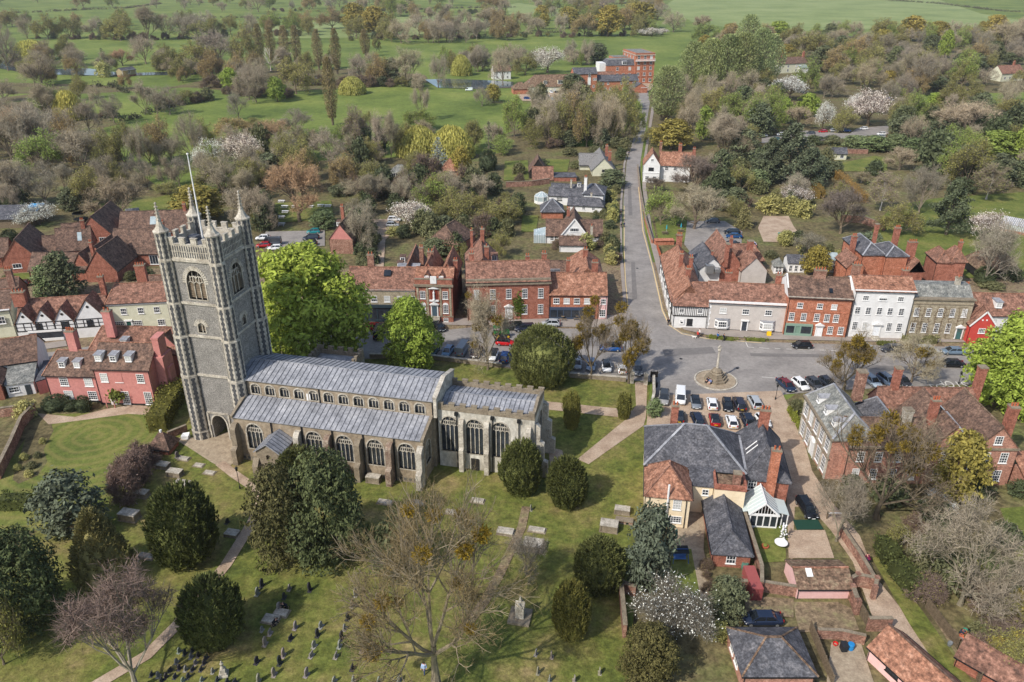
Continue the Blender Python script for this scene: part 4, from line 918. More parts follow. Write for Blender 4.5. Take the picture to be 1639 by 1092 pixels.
# --- houses along the lane
h = House('gabled_white_house', 'white rendered house with a broad front gable and brown tiles', *[ (820+x/5.75, 230+y/5.75) for x,y in ((310,918),(825,925)) ])
W = h.W
h.wing(0,W,0,7,2.5,5.9,'x','white','tileb',ridge='tileb'); h.wing(3.6,11.6,-2,9,2.4,7.8,'y','white','tileb',ridge='tileb'); h.wing(3.6,10.6,-7,-2.2,2.2,3.8,'x','white','tileb',ridge='tileb')
h.win('s',-2,7.6,4.1,2.4,1.0,5,1); h.row('s',0,(1.6,2.8),.9,1.0,1.2,2,2); h.win('s',0,13.4,1.1,1.0,1.0,2,2); h.dormer(11.0,3.6,3.6,1.3,1.2,1.5,'glazing'); h.chim(6.0,4.5,6.5,8.6,.8,.8,'brick',2); h.chim(12.2,-2.6,2,6.0,.6,.6,'stone',1)
bb = MB()
for sx in (-1,1): bb.bar((7.6,-2.25,7.7),(7.6+sx*4.4,-2.25,2.0),.08,.3)
bb.build('bargeboard', M['trim'], h.o)
cg = MB(); cg.extr([(-3.4,0,2.2),(-.1,0,2.2),(-.1,4,3.4),(-3.4,4,2.6)],(0,0,.06)); cg.box(-3.3,.05,.0,-.1,.1,2.2); cg.box(-3.35,.05,0,-3.3,4,2.4)
go = cg.build('conservatory', M['glazing'], h.o); fr = MB()
for i in range(6): fr.box(-3.4+i*.64,-.02,0,-3.32+i*.64,.06,2.3); fr.bar((-3.38+i*.64,0,2.28),(-3.38+i*.64,4,2.75+i*.13),.07,.08)
fr.build('glazing_bars', M['trim'], go)
h = House('white_slate_house', 'white rendered house with grey slate roofs and an octagonal conservatory', *[ (820+x/5.75, 230+y/5.75) for x,y in ((330,560),(600,575)) ])
h.wing(0,13,0,4.6,3.2,5.0,'x','white','slate',ridge='slate'); h.wing(0,16,4.8,9.4,3.4,5.2,'x','white','slate',ridge='slate'); h.wing(11.2,17.6,-1,9,4.4,6.4,'x','white','slate',hip=(2,3.2),ridge='lead'); h.wing(7,18,-6,-1.2,2.2,4.0,'x','white','slate',hip=(0,1.5),ridge='slate')
h.win('s',0,3.6,1.5,1.6,1.1,3,2,'black'); h.win('s',0,8.6,1.6,1.2,.9,2,2); h.win('s',-1,15.4,2.2,1.0,1.3,2,2); h.row('s',-6,(9,12,15),.7,1.0,.9,2,2); h.chim(11.6,1.0,4.5,9.2,.9,.9,'white',2); h.chim(6.6,4.8,4,7.2,.5,.5,'stone',0); h.chim(14,-3.4,3.6,5.4,.5,.5,'stone',0); h.dormer(9.0,6.4,4.4,1.2,1.3,1.0,'slate')
oc = MB(); oc.ngon(-2.4,1.5,0,2.4,2.3,2.3,8); o8 = oc.build('conservatory', M['glazing'], h.o); rr = MB(); rr.ngon(-2.4,1.5,2.4,3.6,2.4,.3,8); rr.build('roof', M['glazing'], o8); fr = MB()
for i in range(8):
    a = math.pi/8+i*math.pi/4; p = (-2.4+2.33*math.cos(a),1.5+2.33*math.sin(a)); fr.bar((*p,0),(*p,2.45),.14,.14); fr.bar((*p,2.42),(-2.4+.3*math.cos(a),1.5+.3*math.sin(a),3.62),.1,.1)
    a2 = a+math.pi/4; p2 = (-2.4+2.33*math.cos(a2),1.5+2.33*math.sin(a2)); fr.bar((*p,.5),(*p2,.5),.1,.9); fr.bar((*p,2.3),(*p2,2.3),.1,.16)
fr.build('glazing_bars', M['trim'], o8)
h = House('slate_garage', 'square brick garage with a pyramid slate roof and pale hips', *[ (820+x/5.75, 230+y/5.75) for x,y in ((268,690),(470,690)) ], cat='garage')
h.wing(0,h.W,0,7,2.3,5.2,'x','bricko','slate',hip=(3.2,3.2),ridge='lead')
h = House('thatched_cottage', 'rambling cottage under wavy grey thatch with cream timbered gables', *[ (820+x/5.75, 230+y/5.75) for x,y in ((735,300),(880,300)) ], cat='cottage')
h.wing(0,8,0,17,2.6,6.6,'y','cream','thatch',ridge='thatch',ov=.6,th=.4); h.wing(-4,3,9,14,2.6,5.8,'x','cream','thatch',ridge='thatch',ov=.5,th=.4); h.win('s',0,4.2,1.6,1.5,.8,4,1,'black'); h.chim(6.2,12,4.5,8.4,1.0,1.0,'brick',2); h.chim(6.6,5,4.5,7.8,1.0,1.0,'brick',2)
h = House('garden_barn', 'dark garden barn with mossy and rust coloured tiled roofs', *[ (820+x/5.75, 230+y/5.75) for x,y in ((185,348),(375,348)) ], cat='barn')
h.wing(0,7.3,0,6,.9,4.6,'x','black','tile',ridge='tileo'); h.wing(-1.0,5.2,4,12,2.8,7.0,'y','black','tileb',ridge='tilem'); h.box(7.6,0,15.5,5,0,1.5,'brick'); h.slab([(7.5,-.2,1.62),(15.8,-.2,1.62),(15.4,6,1.75),(7.5,6,1.75)],'slate')
h = House('white_lane_house', 'white jettied house with twin red tile gables by the lane', T(3,645,862), T(3,812,868))
W = h.W
h.wing(0,5.6,0,9,6.4,10.4,'y','white','tileo',ridge='tileo'); h.wing(5.6,W+4,2,9,6.0,9.8,'x','white','tileo'); h.wing(W-2,W+6,9,16,5,8.4,'x','brick','tile'); h.win('s',0,2.8,7.4,1.0,.9,2,2); h.row('s',0,(2.6,),4.2,1.8,1.1,4,2,'black'); h.row('s',0,(1.4,4),1.0,1.3,1.3,3,2); h.row('s',2,(7.4,9.6,12),1.0,1.3,1.3,3,2); h.row('s',2,(8,11),4,1.3,1.2,3,2); h.chim(5.6,7,8.5,12.6,.9,.9,'oldbrick',2); h.chim(W+.5,12,7.5,11,1.2,1.0,'brick',3); h.chim(W+5.5,12,7.5,9.8,1.0,.9,'brick',2); h.strip(-.15,-.15,3.4,5.7,0,3.6,'trim')
# --- the mill by the river
ml = 12
h = House('brick_mill', 'five-storey red brick mill with flat roof and white balcony', (1014.5,134.5), (1043,133), 'mill', ang=10)
W = 12.6
h.box(0,0,W,26,-.1,18.0,'bricko'); h.strip(-.4,-.4,16.9,W+.4,26.4,17.3,'stone'); h.strip(-.15,-.15,18.0,W+.15,26.1,18.25,'bricko','coping'); h.strip(1,1,18.26,W-1,25,18.34,'slatel','roof')
for x in (.3,4.3,8.4,12.3): h.strip(x-.3,-.2,0,x+.3,0,16.9,'bricko','pilaster')
for z in (1.2,4.8,8.4,11.6): h.row('s',0,(2.3,6.35,10.3),z,1.6,2.0,3,3)
h.row('s',0,(2.3,6.35,10.3),14.6,1.6,2.2,2,2,'trim',.5); h.strip(0,-.2,4.2,W,0,4.4,'brick','string_course')
for z in (3,6.5,10,13): h.row('e',W,(4,8,12,16,20),z,1.5,1.9,3,3)
bl = MB(); bl.box(-.1,-1.6,13.6,W+.1,0,13.8); bo = bl.build('balcony', M['trim'], h.o); rl = MB()
for i in range(26): x = i*W/25; rl.box(x-.05,-1.6,13.8,x+.05,-1.52,14.8)
rl.box(0,-1.62,14.8,W,-1.5,14.95); rl.build('railing', M['trim'], bo)
for x in (4,10,16,22): h.win('w',0,x,14.4,1.4,1.9,2,2)
h.box(-18,1,-.1,14,-.1,11.2,'bricko'); h.slab([(-18.3,.8,11.2),(-.05,.8,11.2),(-.05,3.2,14.4),(-16,3.2,14.4)],'slate'); h.slab([(-18.3,.8,11.2),(-16,3.2,14.4),(-16,12,14.4),(-18.3,14.2,11.2)],'slate'); h.slab([(-16,3.2,14.42),(-.05,3.2,14.42),(-.05,13,14.42),(-16,12,14.42)],'slatel')
h.box(-10,14,0,24,0,14.6,'bricko'); h.slab([(-9.8,14.2,14.8),(-.2,14.2,14.8),(-.2,23.8,14.8),(-9.8,23.8,14.8)],'slatel'); h.row('s',1,(-11,-3),8.2,1.6,2.0,3,2); h.row('s',1,(-15,-11,-7,-3),4.6,1.6,1.8,3,2); h.dormer(-6.5,1.0,11.6,3.0,2.0,2.0,'lead')
h.box(-22,3,-18.1,12,0,12.5,'white')
h = House('mill_range', 'long low brick range with slate roof before the mill', (953,147), (1014,141), 'outbuilding', ang=9)
W = 26
h.wing(0,W,0,8,6.0,9.0,'x','bricko','slate',ridge='slate'); h.row('s',0,(2,4.5,7.5,15.5,17.5,19.8,23),3.9,1.2,1.3,2,2); h.row('s',0,(6,9,17,21),.9,1.2,1.5,2,2); h.wing(1,14,8.2,14,7,10,'x','brick','tile')
h.wing(W-5,W+3,-9,-1,3.2,5.6,'y','bricko','slate',gable='bricko')
h.strip(W-1,-9.2,2.9,W+3.2,-9.0,3.1)
h = House('granary', 'red brick block with slate roof and white hoist window', (918,148), (955,146), 'outbuilding', ang=9)
h.wing(0,14,0,9,10.4,13.4,'x','bricko','slate',ridge='slate'); h.win('s',-.3,9.2,8.4,1.4,2.4,2,3); h.strip(8.3,-.3,4.0,10.1,0,8.3,'trim','hoist_bay'); h.row('s',0,(12,13.2),6.6,1.0,1.3,2,2); h.row('s',0,(2,5),6.6,1.2,1.3,2,2); h.row('s',0,(2,5,12),2.6,1.2,1.3,2,2)
h = House('mill_cottages', 'cream row with a long brown tiled roof and hipped end', (853,149), (915,145), 'house', ang=9)
h.wing(-4,26,0,12,3.6,9.4,'x','cream','tilem',hip=(6,0),ridge='tilem'); h.wing(-12,-3,-3,5,3.0,6.2,'x','bricko','tilem',hip=(3.5,3.5),ridge='tilem'); h.dormer(7.6,1.2,4.6,2.2,2.0,3.0,'tilem','cream',True); h.dormer(16.5,1.0,4.6,3.0,2.2,3.0,'tilem','cream'); h.row('s',0,(-1,3,8,13,18,22),1,1.3,1.4,2,2); h.rooflight(-2,1.6,4.6,1,1.4,1.3); h.rooflight(1,1.6,4.6,1,1.4,1.3)
h = House('river_cottage', 'white cottage with a faded pink tiled roof by the river', (791,128), (818,127), 'cottage')
h.wing(0,h.W,0,8,5.4,9,'x','white','tilem',ridge='tilem'); h.row('s',0,(2,5.5,9),3.4,1.2,1.2,2,2); h.row('s',0,(2,9),.8,1.2,1.4,2,2); h.chim(4,4,8.6,11,1,.9)
h = House('boathouse', 'small white hut with slate roof on brick piers', (197.5,124), (219,121), 'hut')
h.wing(0,h.W,0,6,4.2,5.8,'x','any','slate',z0=1.0,ridge='slate',gov=.3); h.box(.1,.1,h.W-.1,5.9,-.1,1.0,'brick','pier')
for c in h.o.children:
    if c.name.startswith('wall'): c.color = (*rgb(160,146,116),1)
h.strip(-.1,-.1,1,.3,0,4.2); h.strip(h.W-.3,-.1,1,h.W+.1,0,4.2); h.strip(0,-.1,3.9,h.W,0,4.3); h.win('s',0,h.W/2,2.0,1.6,1.5,2,2)
# --- far houses in the trees
h = House('country_house', 'cream house with brown tiles and two brick stacks in trees', (1243,118), (1290,116))
h.wing(0,h.W,0,10,6.4,10,'x','cream','tileb'); h.row('s',0,eq(2,h.W-2,4),3.8,1.4,1.4,2,2); h.row('s',0,eq(2,h.W-2,4),1,1.4,1.6,2,2); h.chim(4.5,3,8,12.4,1.6,1.2,'brick',3); h.chim(h.W-.6,5,8,13,1.3,1.2,'brick',3); h.box(h.W-7,-4,h.W-1,-.05,-.1,3.4,'white'); h.slab([(h.W-7.2,-4.2,3.4),(h.W-.8,-4.2,3.4),(h.W-.8,0,5),(h.W-7.2,0,5)],'glazing')
h = House('edge_house', 'red tiled cream house at the far edge of the paddock', (1601,131), (1640,129))
h.wing(0,18,0,10,5,9.4,'x','cream','tile'); h.row('s',0,(3,7,11),1.4,1.5,1.5,2,2); h.chim(13,5,8.5,11.5,1.2,1)
h = House('pyramid_summerhouse', 'garden pavilion with a red pyramid roof beside the spruce', T(2,905,838), T(2,985,838), 'pavilion')
h.wing(0,h.W,0,h.W,2.6,6.2,'x','brick','tileo',hip=(h.W/2-.05,h.W/2-.05),ridge='tile')
h = House('glass_pavilion', 'low glazed garden room with pale grey roof', T(2,665,848), T(2,750,848), 'garden room')
h.wing(0,h.W,0,6,2.5,4.6,'x','trim','slatel',hip=(2.5,2.5),ridge='slatel'); h.row('s',0,eq(1.2,h.W-1.2,4),.4,1.5,1.8,2,1)
h = House('garden_shed', 'small cream shed with black pitched roof on the lawn', T(4,322,755), T(4,400,757), 'shed')
h.wing(0,h.W,0,4.6,2.6,4.4,'x','cream','slate',ridge='slate'); h.win('s',0,h.W*.7,.7,1.4,1.3,2,1)
h = House('barn_roof_hut', 'low flat field shelter with a pale blue roof', T(4,660,528), T(4,722,528), 'shelter')
h.box(0,0,h.W,5,-.1,2.2,'wood'); h.slab([(-.3,-.3,2.4),(h.W+.3,-.3,2.4),(h.W+.3,5.3,2.7),(-.3,5.3,2.7)],'lead')
h = House('long_greenhouse', 'white framed greenhouse on a brick base in the corner of the lawn', T(8,1120,88), T(8,1280,120), 'greenhouse')
W = h.W
h.box(0,0,W,5,-.1,.9,'bricko'); gg = MB(); gg.box(.05,.05,.9,W-.05,4.95,2.4); gg.build('glass_wall', M['glazing'], h.o); gr = MB()
gr.extr([(-.1,-.1,2.4),(-.1,2.5,4.0),(-.1,5.1,2.4)],(W+.2,0,0)); gr.build('glass_roof', M['lead'], h.o); fr = MB()
for i in range(19): x = i*W/18; fr.box(x-.05,-.02,.9,x+.05,.08,2.45); fr.bar((x,-.12,2.43),(x,2.5,4.05),.07,.06)
fr.build('glazing_bars', M['trim'], h.o)
for nm, lab, a, b, dp_, e, r, wall, roof in (
    ('summerhouse','octagonal white summerhouse with grey felt roof behind the street',T(8,55,290),T(8,98,292),3.2,2.3,3.8,'trim','slatel'),
    ('garden_conservatory','white lean-to conservatory with old slate roof behind the street',T(8,118,285),T(8,200,287),4,2.8,4.2,'trim','slate'),
    ('glass_porch','narrow white glazed porch beside the golden shrub',T(8,308,285),T(8,345,287),3.4,3.6,4.8,'trim','glazing')):
    h = House(nm, lab, a, b, 'garden room'); h.wing(0,h.W,0,dp_,e,r,'x',wall,roof,hip=(1.2,1.2) if nm=='summerhouse' else (0,0),ridge=None); h.row('s',0,eq(.8,h.W-.8,max(2,int(h.W/1.2))),.4,.8,1.6,2,2)
h = House('blue_roofed_hall', 'low hall with dark grey and bright blue roof panels', (0,366), (40,360), 'hall', ang=4)
h.box(-14,0,9,9,-.1,2.8,'wood'); h.slab([(-14.4,-.6,2.9),(9.4,-.6,2.9),(9.4,9.4,4.4),(-14.4,9.4,4.4)],'slate'); h.slab([(5.5,4,3.85),(9.5,4,3.85),(9.5,9.5,4.65),(5.5,9.5,4.65)],'any')
h.roof.color = (*rgb(60,140,190),1)
h = House('garden_hut', 'tiny brick hut with pale turquoise roof', (204,352), (224,350), 'shed'); h.wing(0,h.W,0,3,2,3,'x','brick','lead',ridge=None)
# --- brick estate behind the west street
Z7 = lambda x, y: (x/6.556, 330+y/6.556)
def estate(name, label, a, b, ws, wins=(), ch=(), cat='house'):
    h = House(name, label, Z7(*a), Z7(*b), cat)
    for w in ws: h.wing(*w[:6], w[6], 'brick', 'tileb', ridge='tileb', hip=w[7] if len(w) > 7 else (0,0))
    for w in wins: h.win(*w)
    for c in ch: h.chim(*c)
    return h
h = estate('estate_house', 'modern brick house with steep brown gable facing and a dark porch', (60,712), (305,690), [(0,8,0,14,3.6,8.6,'y'),(8,11.4,5,11,3.2,6.6,'x'),(11.4,19.5,4.5,11,3.6,8.4,'x'),(-9,0,5,12,3.2,6.8,'x')], [('s',0,3,1.2,2.0,1.2,3,1),('s',4.5,15,1.0,1.8,1.5,3,1)], [(18,7.7,7.8,10,.9,.8)])
h.rooflight(16.4,5.6,5.2,1.0,1.3,1.8)
h = estate('estate_garage', 'brick garage with red door and steep brown roof', (690,455), (815,440), [(0,5,0,8,2.6,6.0,'x')], cat='garage'); gd = MB(); gd.box(.5,-.08,0,4.5,0,2.3); gd.build('garage_door', M['any'], h.o, color=(*rgb(168,24,22),1))
h = estate('estate_house', 'modern brick house with broad brown gable and long rear roof', (830,470), (1130,460), [(0,10,0,15,3.8,9.4,'y'),(10,28,3,12,3.8,8.4,'x')], [('s',0,4,2.0,1.0,1.7,2,1),('s',0,6.8,2.2,1.8,1.4,3,1)], [(27,7.5,7.6,10,.8,.8)]); h.rooflight(18,4.5,5.3,1.6,1.6,1.7)
h = estate('estate_house', 'modern brick house with glazed end under a long brown ridge', (1180,640), (1560,640), [(0,13,1,9,3.6,8.6,'x'),(-4,3,-5,4,3.4,7.4,'y'),(-5,0,-9,-3,3.2,7.0,'y')], [('s',1,10.5,.4,2.2,2.4,3,1)], [(12.6,5,8,10.4,.8,.8)])
h = estate('estate_cottage', 'lower brick cottage with brown roof crossing behind the dark tree', (330,790), (560,790), [(0,16,0,7,3.0,6.2,'x')], [], [(15,3,5.5,9,.7,.7)])
h = estate('estate_cottage', 'brick cottage with a steep gable behind the cream house', (930,800), (1180,800), [(0,7.4,0,11,3.2,8.2,'y')], [], [])
# --- west street
h = House('timbered_row', 'long black and white timbered row with four street gables', T(5,100,612), T(5,400,590), 'shop')
W = 16.5
h.wing(0,W,1,8,4.2,7.6,'x','white','tile',sag=.1)
for x0, x1, rr in ((0,3.6,7.2),(3.7,7.2,7.2),(7.4,10.9,7.2),(11.2,17.2,8.6)): h.wing(x0,x1,-.3,4.5,4.3,rr,'y','white','tile',ridge=None,ov=.25)
tb = MB()
for x in eq(.1,17.0,13): tb.box(x-.07,-.36,2.4,x+.07,-.3,4.2)
tb.box(0,-.38,2.3,17.2,-.3,2.5); tb.box(0,-.38,4.05,17.2,-.3,4.22); tb.box(0,-.37,3.2,17.2,-.3,3.3)
for cx, rr in ((1.8,7.0),(5.4,7.0),(9.1,7.0),(14.2,8.4)):
    wdt = 1.95 if rr < 8 else 3.15
    for sx in (-1,1): tb.bar((cx,-.4,rr),(cx+sx*wdt,-.4,4.0),.08,.22)
tb.build('timber_framing', M['black'], h.o)
h.row('s',-.3,(4.3,9.2,14.0),2.6,1.3,1.3,3,2,'black'); sf = MB(); sf.box(2.0,-.6,.0,8.4,-.3,.6); sf.box(2.0,-.6,2.0,8.4,-.3,2.4); so = sf.build('shopfront', M['trim'], h.o); gl = MB(); gl.box(2.0,-.45,.6,8.4,-.4,2.0); gl.build('pane', M['glass'], so)
for cx in (1.8,5.4,9.1,14.2):
    q = MB(); q.ngon(cx,0,0,.05,.3,.3,6); v = q.build('vent', M['black'], h.o); v.location = (0,-.32,5.6 if cx < 12 else 6.8); v.rotation_euler = (math.pi/2,0,0)
h.chim(.6,3.5,6.5,9.6,2.4,1.2,'brick',4); h.chim(W-.2,4.8,6.5,11.4,1.0,1.0,'brick',2)
h = House('sage_house', 'pale green stuccoed house with dark green door and tall chimneys', T(5,535,560), T(5,800,546))
W = 13
h.wing(0,W,0,8,6.4,9.0,'x','cream','tile',hip=(1.0,0)); h.strip(-.1,-.15,5.7,W,0,6.1); h.row('s',0,(3.0,6.4,9.6),3.6,1.2,1.4,3,2); h.door('s',0,3.5,.9,2.0,rgb(30,80,70)); h.row('s',0,(1.6,5.2),.7,1.9,1.4,5,3); h.win('s',0,10,.7,1.5,1.4,3,3); h.chim(6.2,5.6,7.6,12.4,2.0,1.2,'brick',4); h.wing(5,12,8,14,5,8,'x','brick','tileb'); h.wing(1.5,6,8,13,4.6,7.4,'y','brick','tileb',ridge=None)
h = House('bay_shop', 'pale shop with bracketed bay window cut by the left edge', T(5,-60,600), T(5,85,585), 'shop')
h.wing(0,h.W,0,9,6.2,9.0,'x','cream','tileb'); h.strip(0,-.3,5.9,h.W,.1,6.2); h.win('s',-.3,3.2,3.2,2.4,1.6,4,2); h.wing(-2,h.W-1,9,16,5.6,8.6,'x','brick','tileb'); h.chim(h.W-1.5,9.5,7.5,11.4,1.2,1.0,'oldbrick',3)
h = House('pink_house', 'long pink Georgian house with white sashes and lead dormers', T(5,238,902), T(5,742,915))
W = h.W
h.wing(0,9.4,.6,7.4,5.6,8.6,'x','pink','tileb',hip=(1.2,0),base=.4); h.wing(9.3,W,0,8,7.4,10.4,'x','pink','tileb',base=.4); h.wing(4,W+1.5,8.2,15,6.4,9.8,'x','pink','tile',hip=(1.5,0)); h.wing(W-4,W+2,9,20,6,9.6,'y','pink','tileb')
h.row('s',.6,(3.2,7.6),3.3,1.5,1.6,4,4); h.row('s',.6,(3.4,7.7),.6,1.6,1.7,4,4); h.row('s',0,(11.0,W-1.8),4.6,1.3,1.7,4,4); h.row('s',0,(14.0,W-1.2),.3,1.3,2.5,4,6)
bl = MB(); bl.box(12.9,-.05,4.6,14.2,0,6.4); bl.build('blind_window', M['pink'], h.o); bl = MB(); bl.box(12.8,-.12,4.5,14.3,0,4.6); bl.build('sill', M['trim'], h.o)
dd = h.door('s',0,11.6,1.0,2.1,(.7,.62,.6),case=False); pc = MB(); pc.box(10.8,-1.2,2.3,12.4,0,2.5); pc.box(10.85,-1.15,0,10.97,-1.03,2.3); pc.box(12.23,-1.15,0,12.35,-1.03,2.3); pc.build('porch', M['pink'], h.o)
rnd = random.Random(4); iv = MB()
for i in range(330):
    c = Vector((12.6+rnd.gauss(0,.6), -.75+rnd.gauss(0,.4), 2.3+rnd.gauss(0,.45))); a = Vector((rnd.uniform(-1,1),rnd.uniform(-1,1),rnd.uniform(-1,1))).normalized()*.15; b = a.orthogonal().normalized()*.14
    iv.face([c-a-b,c+a-b,c+a+b,c-a+b])
iv.build('climber', M['leaf'], h.o, color=(*rgb(120,128,60),1))
h.roof = None
for x in (2.9,5.6): h.dormer(x,1.6,6.3,1.2,1.2,1.6)
for x in (10.2,12.8,15.5): h.dormer(x,.9,8.1,1.2,1.2,1.6)
h.chim(4.2,4.4,8.0,12.2,1.5,1.2,'pink',4); h.chim(8.0,10,8.5,13.6,1.5,1.0,'pink',2); h.dormer(10.6,8.6,7.2,1.2,1.2,1.4)
st = MB(); st.box(W+.05,2.2,0,W+1.6,5.6,8.4); st.box(W+.1,2.7,8.4,W+1.2,5.2,11.6); st.box(W+.0,2.6,11.6,W+1.3,5.3,11.9); st.box(W+1.6,3.0,0,W+2.0,4.8,6.0); st.build('chimney_stack', M['pink'], h.o)
h.chim(W+2.4,14,8,14.2,1.0,1.0,'pink',3)
g_ = P(*T(5,0,770)); ca, sa = math.cos(R_(3)), math.sin(R_(3)); g_ = Vector((g_.x+8.9*ca+2.2*sa, g_.y+8.9*sa-2.2*ca, 0))
h = House('brown_roof_house', 'house with broad brown tiled roof and white gable end', (0,0), ang=20, W=14, w3=g_)
h.wing(-15,0,0,8,4.4,7.6,'x','white','tileb',sag=.15); h.wing(-12,-5,-6,1,3.4,6.4,'y','brick','tileb',ridge=None)
h.box(-4.5,-5.4,-.2,-.05,-.1,2.5,'white','lean_to'); h.slab([(-4.7,-5.6,2.6),(0,-5.6,2.6),(0,-.05,3.9),(-4.7,-.05,3.9)],'slatel'); h.win('s',-5.4,-3.4,.9,1.6,1.1,4,2); h.door('s',-5.4,-1.2,.9,2.0,rgb(60,66,70),case=False)
q_ = P(*T(5,165,800),2.8); h = House('flat_annex', 'pink annex under a flat dark grey roof beside the pink house', (0,0), cat='annex', ang=0, W=5, w3=q_)
fr_ = [P(*T(5,*p),2.8)-q_ for p in ((165,800),(238,778),(290,692),(205,700))]; h.slab([(p.x,p.y,2.8) for p in fr_],'slate',.2); wb = MB(); wb.extr([(p.x*.96+.1,p.y*.96+.1,-.1) for p in fr_],(0,0,2.69)); wb.build('wall', M['pink'], h.o)
h = House('brick_hut', 'small brick hut with a steep pyramid tile roof by the tower', (241,727), (272,729), 'hut')
h.wing(0,h.W,0,2.9,1.5,3.4,'x','brick','tileb',hip=(1.3,1.3),ridge=None); h.win('s',0,h.W*.4,.8,.5,.4,2,1); fc = MB(); fc.ngon(h.W/2,1.45,3.3,3.7,.2,.2,8); fc.build('finial', M['trim'], h.o)
# --- big house south of the car park
ZF = lambda x, y: (1030+x/4.552, 660+y/4.552)
h = House('slate_roofed_house', 'rambling house with wide hipped slate roof, cream walls and brick wing', ZF(10,850), None, W=5.8, ang=-9)
h.wing(-.2,5.7,.9,7.4,5.4,8.2,'y','yellow','tileo',hip=(3.0,2.4),ridge='tile'); h.wing(-.3,13.3,7.4,17.2,5.8,9.8,'x','yellow','slate',hip=(5.2,5.2),ridge='lead'); h.wing(13.4,19.5,7.3,18.4,5.1,8.6,'y','brick','slate',hip=(3.2,.8),ridge='slate')
h.box(5.8,4.6,9.0,7.4,-.1,5.0,'yellow'); h.slab([(5.7,4.3,4.9),(9.1,4.3,4.9),(9.1,7.4,6.0),(5.7,7.4,6.0)],'slate'); h.box(9.1,3.8,13.2,7.4,-.1,5.0,'yellow'); pb = MB()
for a in ((9.0,3.7,13.3,4.0),(9.0,4.0,9.3,7.3),(13.0,4.0,13.3,7.3)): pb.box(a[0],a[1],5.0,a[2],a[3],5.8)
pb.build('parapet', M['brick'], h.o); h.slab([(9.3,4.0,5.25),(13.0,4.0,5.25),(13.0,7.4,5.25),(9.3,7.4,5.25)],'tilem')
h.win('s',.9,4.0,3.1,1.1,1.7,3,4); h.win('s',.9,3.9,.9,1.8,1.1,5,3); h.win('s',.9,1.3,1.0,1.4,1.0,4,3); h.win('s',4.6,8.0,3.2,.9,1.0,2,2); h.win('s',3.8,10.4,2.8,.7,.6,2,2); h.win('e',5.7,6.0,2.9,1.0,1.6,3,3); h.win('s',7.3,14.6,3.0,1.2,1.7,3,3)
fp_ = MB(); fp_.tube((2.7,.7,1.0),(2.7,.7,7.2),.14,.14,8,0,True); fp_.build('flue', M['trim'], h.o)
h.chim(3.6,15.4,7.0,11.0,1.0,.9,'brick',2); h.chim(16.6,16.2,7.4,11.0,1.4,1.0,'brick',3); h.chim(17.0,6.9,-.1,10.2,1.2,.8,'bricko',2); h.chim(12.0,5.0,5,7.2,1.0,.8,'oldbrick',0)
for x in (5.6,6.6): h.rooflight(x,10.6,8.4,.7,.7,.55,'slate')
for y in (11.6,12.6):
    q = MB(); q.extr([(14.0,y,5.95),(15.4,y,7.6),(15.4,y+.2,7.6),(14.0,y+.2,5.95)],(0,0,.1)); q.build('roof_flashing', M['trim'], h.roof)
vg = MB(); vg.bar((13.35,8.2,5.6),(13.35,17.0,5.6),.8,.2); vg.build('lead_valley', M['lead'], h.o); dp = MB()
for x in (.3,5.2): dp.tube((x,.78,5.0),(x,.78,0),.06,.06,6)
dp.build('downpipe', M['iron'], h.o)
h = House('slate_outhouse', 'long brick outhouse with hipped dark slate roof and white window', T('B',968,548), T('B',1140,560), 'outbuilding')
W = h.W
h.wing(0,W,0,10.8,2.5,4.2,'y','brick','slate',hip=(2.2,.6),ridge='slate'); h.win('s',0,W*.48,.7,1.2,1.3,3,2)
h = House('white_conservatory', 'white timber conservatory with green glass pitched roof and lean-to sides', ZF(765,838), ZF(960,850), 'conservatory')
W = h.W
fr = MB()
for x in eq(0,W,5): fr.box(x-.08,-.08,0,x+.08,.08,2.2)
fr.box(-.1,-.1,2.1,W+.1,.1,2.4); fr.box(-.08,-.06,0,W+.08,.06,.35)
for x in eq(.2,W-.2,9): fr.bar((x,0,2.4),(x,0,2.4+1.7*(1-abs(x-W/2)/(W/2))),.06,.06)
for sx in (0,1):
    fr.bar((W/2,-.1,4.2),((W+.25)*sx-(1-sx)*.25,-.1,2.2),.12,.2)
fr.box(-1.6,.7,0,-1.5,3.8,1.9); fr.box(W+1.5,.7,0,W+1.6,3.8,1.9)
for x in (-1.55,-.8,W+.8,W+1.55): fr.box(x-.07,.6,0,x+.07,.74,2.0)
fr.build('timber_frame', M['trim'], h.o); gl = MB(); gl.box(.02,.0,.35,W-.02,.04,2.2); gl.box(-1.5,.66,.3,0,.7,1.9); gl.box(W,.66,.3,W+1.5,.7,1.9); gl.build('pane', M['glass'], h.o); gr = MB()
for sx in (-1,1): gr.extr([(W/2,-.15,4.25),(W/2+sx*(W/2+.3),-.15,2.35),(W/2+sx*(W/2+.3),-.15,2.28),(W/2,-.15,4.18)],(0,4.4,0)); 
gr.extr([(-1.7,.6,1.95),(-.1,.6,2.3),(-.1,3.9,2.3),(-1.7,3.9,1.95)],(0,0,.06)); gr.extr([(W+.1,.6,2.3),(W+1.7,.6,1.95),(W+1.7,3.9,1.95),(W+.1,3.9,2.3)],(0,0,.06))
gr.build('glass_roof', M['any'], h.o, color=(*rgb(196,206,202),1)); rb = MB()
for i in range(7):
    for sx in (-1,1): rb.bar((W/2,-.1+i*.7,4.28),(W/2+sx*(W/2+.3),-.1+i*.7,2.38),.05,.05)
rb.bar((W/2,-.2,4.32),(W/2,4.3,4.32),.14,.12); rb.build('glazing_bars', M['trim'], h.o)
